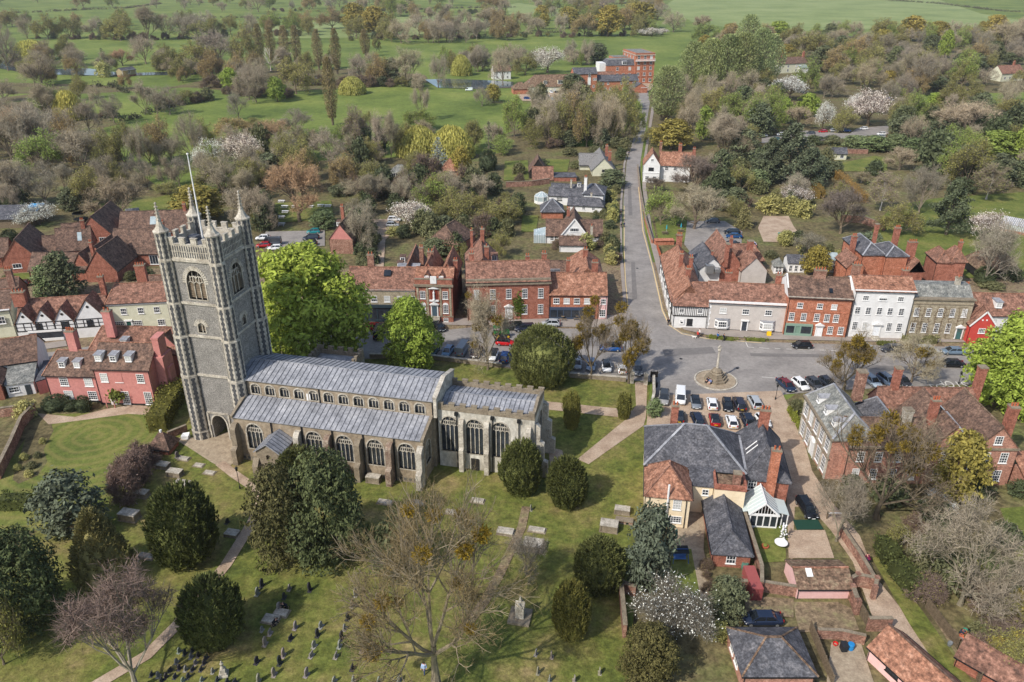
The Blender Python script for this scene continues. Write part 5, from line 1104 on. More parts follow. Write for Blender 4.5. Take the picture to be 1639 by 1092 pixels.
# --- large brick house to the right
ZB = lambda x, y: (1280+x/4.5655, 580+y/4.5655)
h = House('manor_house', 'large brick house with slate mansard wing, tiled gables and many chimneys', ZB(300,880), ZB(1500,900), 'house')
W = 24.2
h.wing(-2.2,4.4,.8,13.2,7.4,10.4,'y','brickp','slatel',hip=(2.0,1.5),ridge='lead'); pc = MB(); pc.box(-2.6,.4,7.0,-2.2,13.6,7.35); pc.box(-2.5,.5,3.7,-2.2,13.4,3.9); pc.build('cornice', M['stoned'], h.o)
for y in eq(2.2,12,5): h.win('w',-2.22,y,4.3,1.45,2.3,3,4); 
for y in (2.2,4.6,9.6,12): h.win('w',-2.22,y,.7,1.45,2.5,3,4)
h.door('w',-2.22,7.1,1.3,2.6,(.7,.7,.68),hood=True)
pl = MB()
for y in (1.0,3.4,5.9,8.4,10.8,13.0): pl.box(-2.36,y-.22,0,-2.2,y+.22,7.0)
pl.build('pilaster', M['stone'], h.o); r0 = h.roof
for y in (3.2,6.6,10):
    o = empty('dormer', (-1.5,y,7.9)); o.parent = r0; b = MB(); b.box(0,-.6,0,1.6,.6,1.2); b.build('cheek', M['trim'], o); b = MB(); b.extr([(-.15,-.7,1.2),(-.15,.7,1.2),(-.15,0,1.7)],(1.8,0,0)); b.build('roof', M['lead'], o); place_window(o,(-.01,.5,.15),-math.pi/2,1.0,1.0,2,2)
h.wing(4.6,9.6,3,11.5,6.8,9.4,'y','brick','slate',hip=(0,2),ridge='lead'); h.wing(0,11.5,0,6.4,6.6,9.6,'x','brickp','tileb',ridge='tileb')
h.wing(11.5,17.9,0,11,6.6,10.2,'y','brickp','tileb',ridge='tileb'); h.wing(17.9,24.3,0,11,6.6,10.2,'y','brickp','tileb',ridge='tilem'); h.wing(9,24,11,16,6.2,9,'x','brickp','tile',ridge='tile')
h.strip(0,-.25,6.3,24.4,0,6.6,'stoned'); h.strip(0,-.06,3.3,24.3,0,3.45,'brickp','string_course')
h.row('s',0,(2.0,4.6,7.4,10.0),3.9,1.05,1.7,3,4); h.row('s',0,(1.8,4.4,7.2,10.0),.8,1.05,1.8,3,4); h.row('s',0,(14.0,17.2,20.0,22.6),4.0,1.15,1.8,3,4); h.row('s',0,(13.6,17.0,19.8,22.4),.8,1.15,1.9,3,4); h.row('s',0,(14.7,21.1),7.2,1.15,1.4,3,3)
h.chim(4.5,10.4,8.4,13.4,1.3,1.2,'oldbrick',0); h.chim(8.6,2.6,8.2,11.4,1.2,1.0,'stone',0); h.chim(11.6,13.6,8,12.4,1.0,1.0,'brick',0); h.chim(13.0,4.0,7.6,12.2,1.1,.9,'brick',3); h.chim(24.5,13.5,6,12.8,1.1,1.1,'brick',0); h.chim(25.4,5.2,-.1,10.6,1.2,1.2,'brick',3); h.rooflight(16.2,8,8.0,.9,1.5,.0,'glazing')
vg = MB(); vg.bar((17.9,-.3,6.75),(17.9,9,7.2),.6,.14); vg.build('lead_valley', M['lead'], h.o); dp = MB(); dp.tube((17.7,-.15,6.3),(17.7,-.15,0),.07,.07,6); dp.build('downpipe', M['trim'], h.o)
h.slab([(24.5,-3,3.4),(30,-3,3.2),(30,1.5,5.2),(24.5,1.5,5.2)],'tileo'); h.box(25.2,-2.4,29,1.2,-.1,3.0,'brickp')
# --- bottom right corner
h = House('tiled_studio', 'low pink washed studio with mottled tile roof and one rooflight', T('C',172,700), T('C',410,700), 'outbuilding')
h.wing(-.3,h.W+.2,0,4.6,1.9,2.9,'x','pinkl','tilem',ridge='tileo',gov=.1); h.rooflight(1.1,1.2,2.35,.75,1.0,.42,'trim')
a = T('B',1050,820); 
h = House('slate_garage', 'square garage with a mottled hipped slate roof at the bottom edge', (0,0), cat='garage', ang=0, W=8.0, w3=P(1188.5,1078,2.6))
h.wing(.2,7.8,.1,6.4,2.4,4.4,'x','brickp','slate',hip=(3.0,3.0),ridge='tilem',ov=.25); h.row('w',.2,(2.6,4.4),.9,1.2,1.1,2,2)
h = House('orange_tiled_cottage', 'low pink cottage with lichened orange tile roof beside the lane', (0,0), cat='cottage', ang=-66, W=12, w3=P(1393,1033,2.2))
h.wing(0,13,0,4.8,2.2,4.2,'x','pinkl','tileo',ridge='tileb'); 
h.win('s',0,3.2,1.0,1.6,.9,4,2,'black')
h = House('tiled_lean_to', 'low red tiled lean-to roof among shrubs at the bottom right', (0,0), cat='outbuilding', ang=-48, W=8, w3=P(1532,1048,1.8))
h.wing(0,9,0,4.4,1.8,3.2,'x','brick','tile',ridge='tile')
# ------------------------------------------------------------------ trees
TR = random.Random(77)
def rv(r): 
    while True:
        v = Vector((r.uniform(-1,1), r.uniform(-1,1), r.uniform(-1,1)))
        if .05 < v.length < 1: return v.normalized()
class LB:   # light mesh builder for leaves and twigs
    def __init__(s): s.v = []; s.f = []
    def quad(s, c, a, b):
        n = len(s.v); s.v += [c-a-b, c+a-b, c+a+b, c-a+b]; s.f.append((n,n+1,n+2,n+3))
    def leaf(s, c, a, b):   # pointed leaf-like rhomb
        n = len(s.v); s.v += [c-a, c-b*.6, c+a, c+b*.6]; s.f.append((n,n+1,n+2,n+3))
    def sliver(s, p, q, w, r):
        d = q-p; o = d.cross(rv(r))
        if o.length < 1e-5: return
        o = o.normalized()*w/2; n = len(s.v); s.v += [p-o, p+o, q]; s.f.append((n,n+1,n+2))
    def blade(s, p, mid, q, w, r):
        d = q-p; o = d.cross(rv(r))
        if o.length < 1e-5: return
        o = o.normalized()*w/2; n = len(s.v); s.v += [p, mid-o, q, mid+o]; s.f.append((n,n+1,n+2,n+3))
    def data(s, name, m, smooth=False):
        me = bpy.data.meshes.new(name); me.from_pydata([tuple(x) for x in s.v], [], s.f); me.materials.append(m); me.update(); return me
def skeleton(r, h, w, trunk_frac=.28, spread=.8, depth=4, n0=6, up=.35, trunk_r=.32, lean=0.0):
    # tapered trunk and limbs that fork again and again; returns limb mesh and the tips
    mb = MB(); tips = []; thin = []
    def grow(p, d, L, rad, k):
        seg = 3; q = p; dd = d
        for i in range(seg):
            dd = (dd+rv(r)*.16+Vector((0,0,up*.14))).normalized(); q2 = q+dd*L/seg
            r0 = rad*(1-.3*i/seg); r1 = rad*(1-.3*(i+1)/seg)
            if rad > .035: mb.tube(q, q2, r0, r1, 5 if rad > .12 else 3)
            else: thin.append((q, q2, r0))
            if k > 0 and i > 0:
                for j in range(1 if k < 3 else 2):
                    nd = (dd+rv(r)*spread*.9).normalized(); grow(q2, nd, L*r.uniform(.5,.75), rad*.5, k-1)
            q = q2
        if k == 0: tips.append((q, dd)); return
        for j in range(2):
            nd = (dd+rv(r)*spread*.7).normalized(); grow(q, nd, L*r.uniform(.6,.8), rad*.62, k-1)
    tz = h*trunk_frac
    pts = [Vector((0,0,-.2))]
    for i in range(3): pts.append(Vector((lean*i+r.uniform(-.12,.12), r.uniform(-.12,.12), tz*(i+1)/3)))
    for i in range(3): mb.tube(pts[i], pts[i+1], trunk_r*(1.25 if i == 0 else 1.05-.1*i), trunk_r*(1.0-.1*i), 7)
    for i in range(n0):
        a = 2*math.pi*i/n0+r.uniform(-.4,.4); el = r.uniform(.3,1.25); z = tz*r.uniform(.75,1.0) if i < n0-1 else tz
        d = Vector((math.cos(a)*math.cos(el), math.sin(a)*math.cos(el), math.sin(el)))
        if i == 0: d = Vector((r.uniform(-.2,.2), r.uniform(-.2,.2), 1)).normalized()
        grow(Vector((pts[3].x, pts[3].y, z)), d, (h-tz)*.42*(.6+.5*abs(d.z)) if i else (h-tz)*.5, trunk_r*.55, depth-1)
    # fit to the asked height and spread
    allp = [Vector(v) for v in mb.v]+[t[0] for t in tips]
    H_ = max(p.z for p in allp); Rr = sorted(math.hypot(p.x, p.y) for p in allp)[int(len(allp)*.97)]
    sx = (w/2)/max(Rr,.1); sz = h/H_
    def fit(p): 
        k = sx if p.z > tz*.6 else 1+(sx-1)*max(0,p.z)/(tz*.6); return Vector((p.x*k, p.y*k, p.z*sz))
    mb.v = [tuple(fit(Vector(v))) for v in mb.v]
    tips = [(fit(t[0]), t[1]) for t in tips]; thin = [(fit(a), fit(b), c) for a, b, c in thin]
    return mb, tips, thin
def p_bare(seed, h=14, w=11, twigs=6, tl=1.3, tw=.05, leaves=0, ls=.3, petals=0, depth=4, **k):
    r = random.Random(seed); mb, tips, thin = skeleton(r, h, w, depth=depth, **k)
    lb = LB()
    for a, b, c in thin: lb.sliver(a, b+(b-a)*.3, max(c*2.2, tw), r)
    for p, d in tips:
        for i in range(twigs):
            q = p-d*r.uniform(0,.9); e = (d*.5+rv(r)*.9+Vector((0,0,.15))).normalized(); L = tl*r.uniform(.5,1.2); m_ = q+e*L*.6
            lb.sliver(q, q+e*L, tw, r)
            for j in range(2): lb.sliver(m_, m_+(e+rv(r)*.8).normalized()*L*.6, tw*.8, r)
    parts = [('trunk', mb.data('trunk', M['bark'])), ('crown', lb.data('crown', M['twig']))]
    if leaves or petals:
        l2 = LB(); n = leaves or petals
        for p, d in tips:
            for i in range(n):
                c = p+Vector((r.gauss(0,.55), r.gauss(0,.55), r.gauss(0,.5))); a = rv(r)*ls*r.uniform(.6,1.2); b = a.cross(rv(r)).normalized()*ls*.8; l2.leaf(c, a, b)
        parts.append(('foliage' if leaves else 'blossom', l2.data('foliage', M['leaf' if leaves else 'petal'])))
    return parts, h, w
def lumpy(r, n, R3):  # a few lobes so that crowns are uneven
    return [(rv(r), r.uniform(.2,.45)) for _ in range(n)]
def p_leafy(seed, h=15, w=13, n=7000, ls=.42, base=.16, trunk=True, flat=1.0, gap=.12, droop=.25, mname='leaf', tr=.35):
    r = random.Random(seed); lb = LB(); mb = MB()
    H0 = h*base; ch_ = h-H0; lobes = []
    nl = 26
    for i in range(nl):
        z = (i+.5)/nl; a = i*2.4+r.uniform(-.3,.3); prof = math.sin(math.pi*min(1,(z*.86+.12)))**.6
        rad = (w/2)*prof*r.uniform(.55,.8); lobes.append((Vector((rad*math.cos(a), rad*math.sin(a), H0+ch_*z*.92)), (w/2)*r.uniform(.26,.4)))
    lobes.append((Vector((0,0,H0+ch_*.85)), w*.22)); lobes.append((Vector((0,0,H0+ch_*.5)), w*.3))
    tot = sum(q[1]**2 for q in lobes)
    for c, R in lobes:
        k = int(n*R*R/tot/6)
        for i in range(k):
            d = rv(r)
            if d.z < -.35 and r.random() < .6: d.z = -d.z
            s_ = c+Vector((d.x*R, d.y*R, d.z*R*.8))*r.uniform(.72,1.06)
            for j in range(6):
                q = s_+Vector((r.gauss(0,ls*.8), r.gauss(0,ls*.8), r.gauss(0,ls*.5)))
                nrm = (d+rv(r)*.9+Vector((0,0,.4))).normalized(); a = nrm.orthogonal().normalized(); a = (Matrix.Rotation(r.uniform(0,6.28),3,nrm)@a)*ls*r.uniform(.6,1.15); b = nrm.cross(a).normalized()*a.length*.75
                lb.leaf(q, a, b)
    if trunk:
        mb.tube((0,0,-.2),(0,0,h*.4),tr*1.2,tr*.8,7)
        for c, R in lobes[::2]: mb.tube((0,0,H0*.8+r.uniform(0,h*.2)), c, tr*.35, tr*.1, 4)
    out = []
    if trunk: out.append(('trunk', mb.data('trunk', M['bark'])))
    out.append(('crown', lb.data('crown', M[mname]))); return out, h, w
def p_dome(seed, h=9, w=7, n=2600, prof=None, bl=.95, bw=.26, up=.75, hull=.84):
    # clipped-looking yews and evergreens: upright sprays all over a dense body
    r = random.Random(seed); lb = LB()
    prof = prof or [(0,.6),(.12,.82),(.36,1.0),(.6,.94),(.78,.76),(.92,.46),(1,.14)]
    def R(t):
        for (a, x), (b, y) in zip(prof, prof[1:]):
            if a <= t <= b: return x+(y-x)*(t-a)/(b-a)
        return .1
    bumps = [(r.uniform(0,6.28), r.uniform(0,1), r.uniform(-.1,.12)) for _ in range(26)]
    def rad(a, t):
        q = R(t)
        for ba, bt, bs in bumps:
            da = abs((a-ba+math.pi)%(2*math.pi)-math.pi); q += bs*math.exp(-(da/.45)**2-((t-bt)/.16)**2)
        return q*(1+.05*math.sin(a*13+t*3))
    npl = int(n/3.6)
    for i in range(npl):       # plumes: teardrop tufts with dark gaps between them
        t = r.random()**.8; a = r.uniform(0,6.283); q = rad(a, t)*w/2; out = Vector((math.cos(a), math.sin(a), 0)); c = out*q*r.uniform(.86,1.0)+Vector((0,0,t*h*.9))
        ax = (out*(1-up)*.7+Vector((0,0,up))+rv(r)*.16).normalized(); PL = bl*r.uniform(1.0,2.0)*(.8+.3*t); pr = PL*r.uniform(.13,.2)
        for j in range(22):
            u = r.random(); sp = pr*(1-u)**.6*1.3; p = c+ax*PL*(u-.45)+rv(r)*sp*r.uniform(.5,1); e = (ax+rv(r)*.45+out*.25).normalized(); L = bl*.5*r.uniform(.6,1.2); lb.blade(p, p+e*L*.45, p+e*L, bw*.58*r.uniform(.7,1.3), r)
    mb = MB(); seg = 14; k = 8; vs = []; fs = []
    for j in range(k+1):
        t = j/k*.8
        for i in range(seg): a = 2*math.pi*i/seg; q = rad(a, t)*w/2*hull; vs.append((q*math.cos(a)*(1-.5*(t/.8)**4), q*math.sin(a)*(1-.5*(t/.8)**4), t*h*.9-.1))
    for j in range(k):
        for i in range(seg): fs.append((j*seg+i, j*seg+(i+1)%seg, (j+1)*seg+(i+1)%seg, (j+1)*seg+i))
    fs.append(tuple(range(k*seg, (k+1)*seg)))
    n0 = len(lb.v); lb.v += [Vector(v) for v in vs]; lb.f += [tuple(x+n0 for x in f) for f in fs]
    tk = MB(); tk.tube((0,0,-.2),(0,0,h*.3),.3,.25,6)
    return [('trunk', tk.data('trunk', M['bark'])), ('crown', lb.data('crown', M['needle']))], h, w
def p_conifer(seed, h=14, w=8, tiers=13, flat=.25, per=11, dens=11, ls=.5, top=.06, jag=.3, blunt=.0):
    r = random.Random(seed); lb = LB(); mb = MB(); mb.tube((0,0,-.2),(0,0,h*.97),.34,.05,6)
    for k in range(tiers):
        t = k/(tiers-1); z = h*(.06+.9*t); R = w/2*((1-t)**(.8-blunt*.5)*(1-top)+top)
        m_ = max(4, int(per*(1-.5*t)))
        for i in range(m_):
            a = 2*math.pi*(i+r.random())/m_+k; L = R*r.uniform(1-jag,1.05); e = Vector((math.cos(a), math.sin(a), -flat+r.uniform(-.1,.15)))
            q0 = Vector((0,0,z)); 
            if L > 1: mb.tube(q0, q0+e*L*.8, .05, .02, 3)
            nn = max(3, int(dens*L/ (w/2)))
            for j in range(nn):
                f = (j+.6)/nn; c = q0+e*L*f
                for s_ in range(3):
                    d = (Vector((e.x,e.y,0))*.6+rv(r)*.7+Vector((0,0,.1))).normalized(); p = c+rv(r)*ls*.5; lb.blade(p, p+d*ls*.5, p+d*ls*1.2, ls*.5, r)
    return [('trunk', mb.data('trunk', M['bark'])), ('crown', lb.data('crown', M['needle']))], h, w
def p_cedar(seed, h=14, w=16):
    r = random.Random(seed); lb = LB(); mb = MB(); mb.tube((0,0,-.2),(0,0,h*.95),.55,.08,7)
    for k in range(15):
        t = k/14; z = h*(.16+.8*t); R = w/2*(1-.78*t**1.3)*r.uniform(.7,1.05); a = k*2.4
        for s_ in range(3):
            aa = a+s_*2.1; e = Vector((math.cos(aa), math.sin(aa), .06)); mb.tube((0,0,z-.3), Vector((0,0,z))+e*R, .14, .03, 4)
            for j in range(46):
                f = r.uniform(.25,1)**.7; c = Vector((0,0,z))+e*R*f+Vector((r.gauss(0,R*.16), r.gauss(0,R*.16), r.gauss(0,.16)))
                for q in range(3): 
                    d = (Vector((r.uniform(-1,1), r.uniform(-1,1), r.uniform(-.15,.35)))).normalized(); p = c+rv(r)*.3; lb.blade(p, p+d*.35, p+d*.8, .4, r)
    return [('trunk', mb.data('trunk', M['bark'])), ('crown', lb.data('crown', M['needle']))], h, w
def p_willow(seed, h=10, w=10, n=1500):
    r = random.Random(seed); lb = LB(); mb = MB(); mb.tube((0,0,-.2),(0,0,h*.6),.4,.25,7)
    for i in range(n):
        a = r.uniform(0,6.28); q = (r.random()**.5)*w/2; top = h*(1-.55*(q/(w/2))**2.2)*r.uniform(.9,1.02); p = Vector((q*math.cos(a), q*math.sin(a), top)); L = min(top-.2, h*r.uniform(.25,.75)); out = Vector((math.cos(a), math.sin(a), 0))
        if i % 40 == 0: mb.tube((0,0,h*.5), p*.95, .09, .03, 3)
        for s_ in range(5):
            z0 = L*s_/5; c = p+out*(.5*(s_/5))+Vector((r.gauss(0,.1), r.gauss(0,.1), -z0)); d = Vector((out.x*.15+r.gauss(0,.12), out.y*.15+r.gauss(0,.12), -1)); lb.blade(c, c+d*L/9, c+d*L/4.4, .26, r)
    return [('trunk', mb.data('trunk', M['bark'])), ('crown', lb.data('crown', M['leaf']))], h, w
def p_poplar(seed, h=24, w=5, n=2600, ls=.5, base=.1, leafy=True):
    r = random.Random(seed); lb = LB(); mb = MB(); mb.tube((0,0,-.2),(0,0,h*.9),.42,.06,6)
    for i in range(n):
        t = r.random(); prof = (math.sin(math.pi*min(1,(t*.85+.1)))**.7); a = r.uniform(0,6.28); q = w/2*prof*r.random()**.45; c = Vector((q*math.cos(a), q*math.sin(a), h*(base+(1-base)*t)))
        if i % 14 == 0: mb.tube((q*.3*math.cos(a), q*.3*math.sin(a), c.z-2.2), c, .06, .02, 3)
        d = (Vector((math.cos(a)*.25, math.sin(a)*.25, 1))+rv(r)*(.7 if leafy else .3)).normalized(); L = ls*r.uniform(1,2); lb.blade(c, c+d*L*.5, c+d*L, ls*.5, r)
    return [('trunk', mb.data('trunk', M['bark'])), ('crown', lb.data('crown', M['leaf']))], h, w
PROTO = {}
def proto(k):
    if k not in PROTO:
        PROTO[k] = {
        'bare': lambda: [p_bare(s, 13, 12, trunk_frac=.17) for s in (1,2,3)],
        'bareup': lambda: [p_bare(s, 15, 9, up=1.2, spread=.6, trunk_frac=.22) for s in (4,5)],
        'thin': lambda: [p_bare(s, 15, 10, twigs=3, tl=1.2, tw=.035, up=.9, spread=.75, trunk_frac=.2) for s in (61,62)],
        'feather': lambda: [p_bare(s, 17, 9, twigs=7, tl=1.5, tw=.045, up=1.3, spread=.5, trunk_frac=.12) for s in (63,64,65)],
        'round': lambda: [p_bare(s, 11, 11, twigs=8, tl=1.2, tw=.06, up=.9, spread=.7, trunk_frac=.22) for s in (6,)],
        'olive': lambda: [p_bare(s, 13, 12, twigs=4, leaves=9, ls=.27, trunk_frac=.14) for s in (7,8,9)],
        'birch': lambda: [p_bare(s, 14, 7, twigs=5, tw=.06, spread=.6, up=.6, trunk_frac=.3, trunk_r=.22, leaves=2, ls=.2) for s in (10,11)],
        'leafy': lambda: [p_leafy(s, 12, 11, 4200, .5) for s in (12,13,14)],
        'chestnut': lambda: [p_leafy(s, 17, 17, 23000, .42, base=.06) for s in (15,16)],
        'bush': lambda: [p_leafy(s, 4, 6, 1900, .34, base=.0, trunk=False) for s in (17,18,19)],
        'scrub': lambda: [p_bare(s, 5, 7, twigs=7, tl=1.1, tw=.08, trunk_frac=.06, trunk_r=.12, leaves=1, ls=.25) for s in (20,21)],
        'blossom': lambda: [p_bare(s, 8, 8, twigs=3, petals=7, ls=.16) for s in (22,23)],
        'wisp': lambda: [p_bare(60, 8, 8, twigs=6, tw=.05, petals=3, ls=.13)],
        'willow': lambda: [p_willow(s) for s in (24,25)],
        'poplar': lambda: [p_poplar(s) for s in (26,27)],
        'greenpoplar': lambda: [p_poplar(s, 24, 11, 5200, .55, .12) for s in (28,29)],
        'yew': lambda: [p_dome(s) for s in (30,31,32)],
        'yewbig': lambda: [p_dome(s, 11, 12, 5200, bl=.8, bw=.24) for s in (33,)],
        'column': lambda: [p_dome(s, 6, 3, 1400, [(0,.7),(.3,.95),(.6,1),(.9,.85),(1,.5)], .7, .16, .95) for s in (34,35)],
        'clipped': lambda: [p_dome(s, 3, 3, 1300, [(0,.8),(.3,1),(.6,.95),(.85,.65),(1,.2)], .25, .12, .5, .93) for s in (36,)],
        'goldcone': lambda: [p_dome(s, 10, 7, 3000, [(0,.92),(.14,1),(.45,.78),(.75,.44),(.92,.18),(1,.04)], .7, .22, .6) for s in (50,)],
        'evergreen': lambda: [p_leafy(s, 11, 9, 4200, .42, base=.02, mname='needle') for s in (37,38,39)],
        'spread_yew': lambda: [p_leafy(s, 11, 14, 15000, .3, base=.0, trunk=False, mname='needle') for s in (40,41)],
        'cone': lambda: [p_conifer(s, 13, 7, 16, .2, 14, 11, .5, jag=.2, blunt=.5) for s in (42,43)],
        'spruce': lambda: [p_conifer(s, 14, 9, 12, .35, 9, 12, .5, jag=.35) for s in (44,)],
        'cedar': lambda: [p_cedar(s) for s in (45,46)],
        'dead': lambda: [p_bare(s, 14, 9, twigs=0, depth=3, n0=5, up=.7) for s in (47,)],
        }[k]()
    return PROTO[k]
C_ = {}
def mute(c, k=.3, g=1.24):
    r, gg, b = rgb(*c); l = .3*r+.6*gg+.1*b; q = lambda x: (x*(1-k)+l*k)*g
    return (q(r), q(gg), q(b))
def K(key, pk, name, phrase, crown, trunk=(118,106,90), cat='tree', fol=None):
    k = .12 if key in ('ch','gy','oy','gl','w','g','Y','y','yg','yc','ys','yb') else .3
    C_[key] = (pk, name, phrase, mute(crown, k), rgb(*trunk), cat, mute(fol, .08) if fol else None)
K('b','bare','bare_tree','grey-brown leafless tree',(158,142,110))
K('bu','feather','upright_bare_tree','upright leafless brown tree',(154,138,104))
K('bg','bare','grey_bare_tree','pale grey leafless tree',(138,126,100),(138,128,112))
K('bp','bare','dark_bare_tree','purplish leafless tree',(146,130,108))
K('bo','round','round_bare_tree','orange-brown domed leafless tree',(176,136,90))
K('br','round','round_bare_tree','tan round-headed leafless tree',(156,138,104))
K('bd','round','round_bare_tree','dark purple-brown leafless tree',(110,96,82))
K('o','olive','budding_tree','olive budding tree',(128,116,84),fol=(138,134,70))
K('og','olive','green_budding_tree','fresh green budding tree',(120,112,76),fol=(134,150,66))
K('oy','olive','green_budding_tree','yellow-olive budding tree',(140,124,72),fol=(168,152,62))
K('ob','olive','brown_budding_tree','brown budding tree',(146,126,98),fol=(150,130,80))
K('bi','birch','birch_tree','slim pale-stemmed birch',(140,122,96),(190,182,170),fol=(140,140,76))
K('g','leafy','green_tree','bright green leafy tree',(134,152,58))
K('gl','leafy','green_tree','lime green leafy tree',(140,156,52))
K('gy','leafy','green_tree','golden-olive leafy tree',(148,134,54))
K('gd','leafy','green_tree','dull green leafy tree',(104,112,60))
K('ch','chestnut','chestnut_tree','big lime-green horse chestnut in fresh leaf',(144,160,44))
K('w','willow','willow_tree','yellow weeping willow',(178,172,78))
K('p','poplar','poplar_tree','tall narrow brown-olive poplar',(142,124,66))
K('pg','greenpoplar','poplar_tree','tall fresh green poplar',(136,148,70))
K('e','evergreen','evergreen_tree','dark evergreen tree',(92,100,58))
K('eb','evergreen','evergreen_tree','blue-green evergreen tree',(86,96,68))
K('el','evergreen','evergreen_tree','glossy mid green evergreen tree',(104,120,56))
K('s','spruce','spruce_tree','silver-blue spruce',(124,136,134))
K('sg','spruce','conifer_tree','dark layered conifer',(82,92,60))
K('ce','cedar','cedar_tree','spreading flat-tiered cedar',(88,98,62))
K('go','cone','conifer_tree','golden-green conifer',(136,124,52))
K('bl','blossom','blossom_tree','white blossoming tree',(146,130,108),fol=(222,220,208))
K('bk','blossom','blossom_tree','pale pink-brown blossoming tree',(140,118,104),fol=(222,212,196))
K('u','bush','bush','olive green bush',(112,112,58),cat='bush')
K('ud','bush','bush','dark green bush',(86,96,52),cat='bush')
K('uy','bush','bush','yellow-green bush',(166,160,58),cat='bush')
K('ub','scrub','bush','twiggy brown bush',(118,96,78),cat='bush',fol=(126,116,70))
K('t','clipped','topiary','clipped dark green dome',(74,84,44),cat='topiary')
K('de','dead','dead_tree','bleached dead tree with broken limbs',(190,180,164),(190,180,164))
def region(px, py):
    if py < 60: return 'in the far fields'
    if py < 150:
        if px < 400: return 'by the river at upper left'
        if px < 690: return 'near the poplar row'
        if px < 1050: return 'around the brick mill'
        return 'on the wooded rise at upper right'
    if py < 262:
        if px < 300: return 'in the wood left of the flagpole'
        if px < 560: return 'in the meadow above the tower'
        if px < 830: return 'along the meadow edge'
        if px < 1022: return 'left of the mill lane'
        if px < 1300: return 'right of the mill lane'
        return 'around the far car park'
    if py < 470:
        if px < 430: return 'behind the church tower'
        if px < 750: return 'behind the town shops'
        if px < 1005: return 'in the lane gardens'
        if px < 1215: return 'around the pub car park'
        return 'in the gardens behind the street'
    if py < 640: return 'beside the street'
    return 'in the churchyard' if px < 1030 else 'in the lower right gardens'
DOMES = {'goldcone','yew','yewbig','column','clipped','spread_yew','bush','evergreen','cone','spruce','scrub'}
def tree(k, q, ytop, wpx, label=None, ground=None, rz=None, seed=None, wm=None, hm=None):
    pk, name, phrase, cc, tc, cat, fol = C_[k]
    g = ground if ground is not None else P(*q)
    if ytop is not None and pk in DOMES:   # the photo row is the near edge of a crown that reaches the ground
        w_ = wm or wpx/scale_at(g); d_ = Vector((g.x, g.y, 0)).normalized(); g = g+d_*w_*.36
    hgt_ = hm or max(1.0, height_at(g, ytop)); w = wm or wpx/scale_at(g)
    if hm is None and ytop is not None:      # the crown's near edge overhangs: take some depth off
        hgt_ = max(hgt_*.94, 1.0)
    if pk in ('yew','yewbig','column','goldcone'): w *= .88
    L = proto(pk); r = TR; parts, h0, w0 = L[r.randrange(len(L)) if seed is None else seed % len(L)]
    o = empty(name, g, r.uniform(0,6.28) if rz is None else rz); sx = w/w0; sz = hgt_/h0
    j = r.uniform(.86,1.14); v = lambda c: (c[0]*j*r.uniform(.96,1.04), c[1]*j, c[2]*j*r.uniform(.94,1.06), 1)
    for nm, me in parts:
        c = inst(nm, me, o, scl=(sx, sx, sz), color=v(tc if nm == 'trunk' else ((fol or cc) if nm in ('foliage','blossom') else cc)))
    if label: tag(o, label, cat)
    else: series(o, phrase+' '+region(*pix(g)), cat, pix(g)[0], phrase+'s '+region(*pix(g)))
    return o
def trees(tile, rows):
    for row in rows:
        k, x, yb, yt, w = row[:5]; q = T(tile, x, yb); s_ = 2.9524 if tile in range(1,9) else 2.9357
        tree(k, q, T(tile, x, yt)[1], w/s_, row[5] if len(row) > 5 else None)
trees(1, [('o',230,185,58,115),('o',330,182,72,110),('b',130,182,70,105),('bp',40,335,92,130),('bp',-30,300,80,120),('w',160,285,178,175),('b',205,412,232,170),('b',440,172,88,95),('e',488,186,100,45),
 ('o',570,192,58,150),('bu',700,192,15,150),('b',790,182,60,100),('b',870,182,50,110),('o',935,182,95,120),('bp',1040,335,115,220),('o',930,345,185,190),('o',800,352,228,130),('o',1170,335,98,120),('b',690,302,150,130),
 ('sg',495,312,220,80),('uy',495,368,290,75),('bo',580,312,228,95),('gl',1095,430,318,90),('b',1180,472,295,130),('bg',1130,562,418,105),('bu',695,535,368,110),('bg',745,545,415,90),('bg',805,542,398,130),
 ('w',335,565,412,130),('b',460,502,398,60),('bg',540,585,438,120),('b',240,525,435,95),('b',60,770,465,260),('b',180,765,455,240),('b',-20,745,500,180),('bo',90,725,500,220),('b',400,810,575,240),('bg',310,770,598,150),
 ('o',600,795,565,130),('b',670,805,555,100),('ob',760,765,535,140),('bg',925,775,515,150),('bl',1000,805,655,130),('bk',1145,785,635,170),('ob',1110,655,548,170),('o',1210,640,555,130),('bp',100,980,758,200),('bg',220,970,755,200),
 ('o',430,980,775,140),('br',560,1055,828,235),('e',345,1003,880,115),('e',15,1005,845,110),('bl',185,1062,965,165,'white blossom tree by the blue roofed hall'),('o',800,925,855,130),('bg',850,880,738,130),('gy',950,1050,875,265,'broad golden-olive tree right behind the church tower'),('br',1155,1075,878,170),('o',1060,910,765,250),
 ('o',1205,890,735,120),('b',20,640,440,150),('b',150,640,470,150),('b',300,640,500,150),('o',480,760,600,110),('o',560,900,760,100),('b',700,900,760,120),('ub',1000,420,350,90),('o',1020,860,720,110),('ob',600,420,330,60),('b',20,480,360,120),('o',380,470,350,90)])
for x in (55,107,175,228,328,415,548): trees(2, [('p',x,{55:300,107:300,175:318,228:318,328:332,415:352,548:268}[x],{55:102,107:113,175:110,228:110,328:127,415:123,548:132}[x],50)])
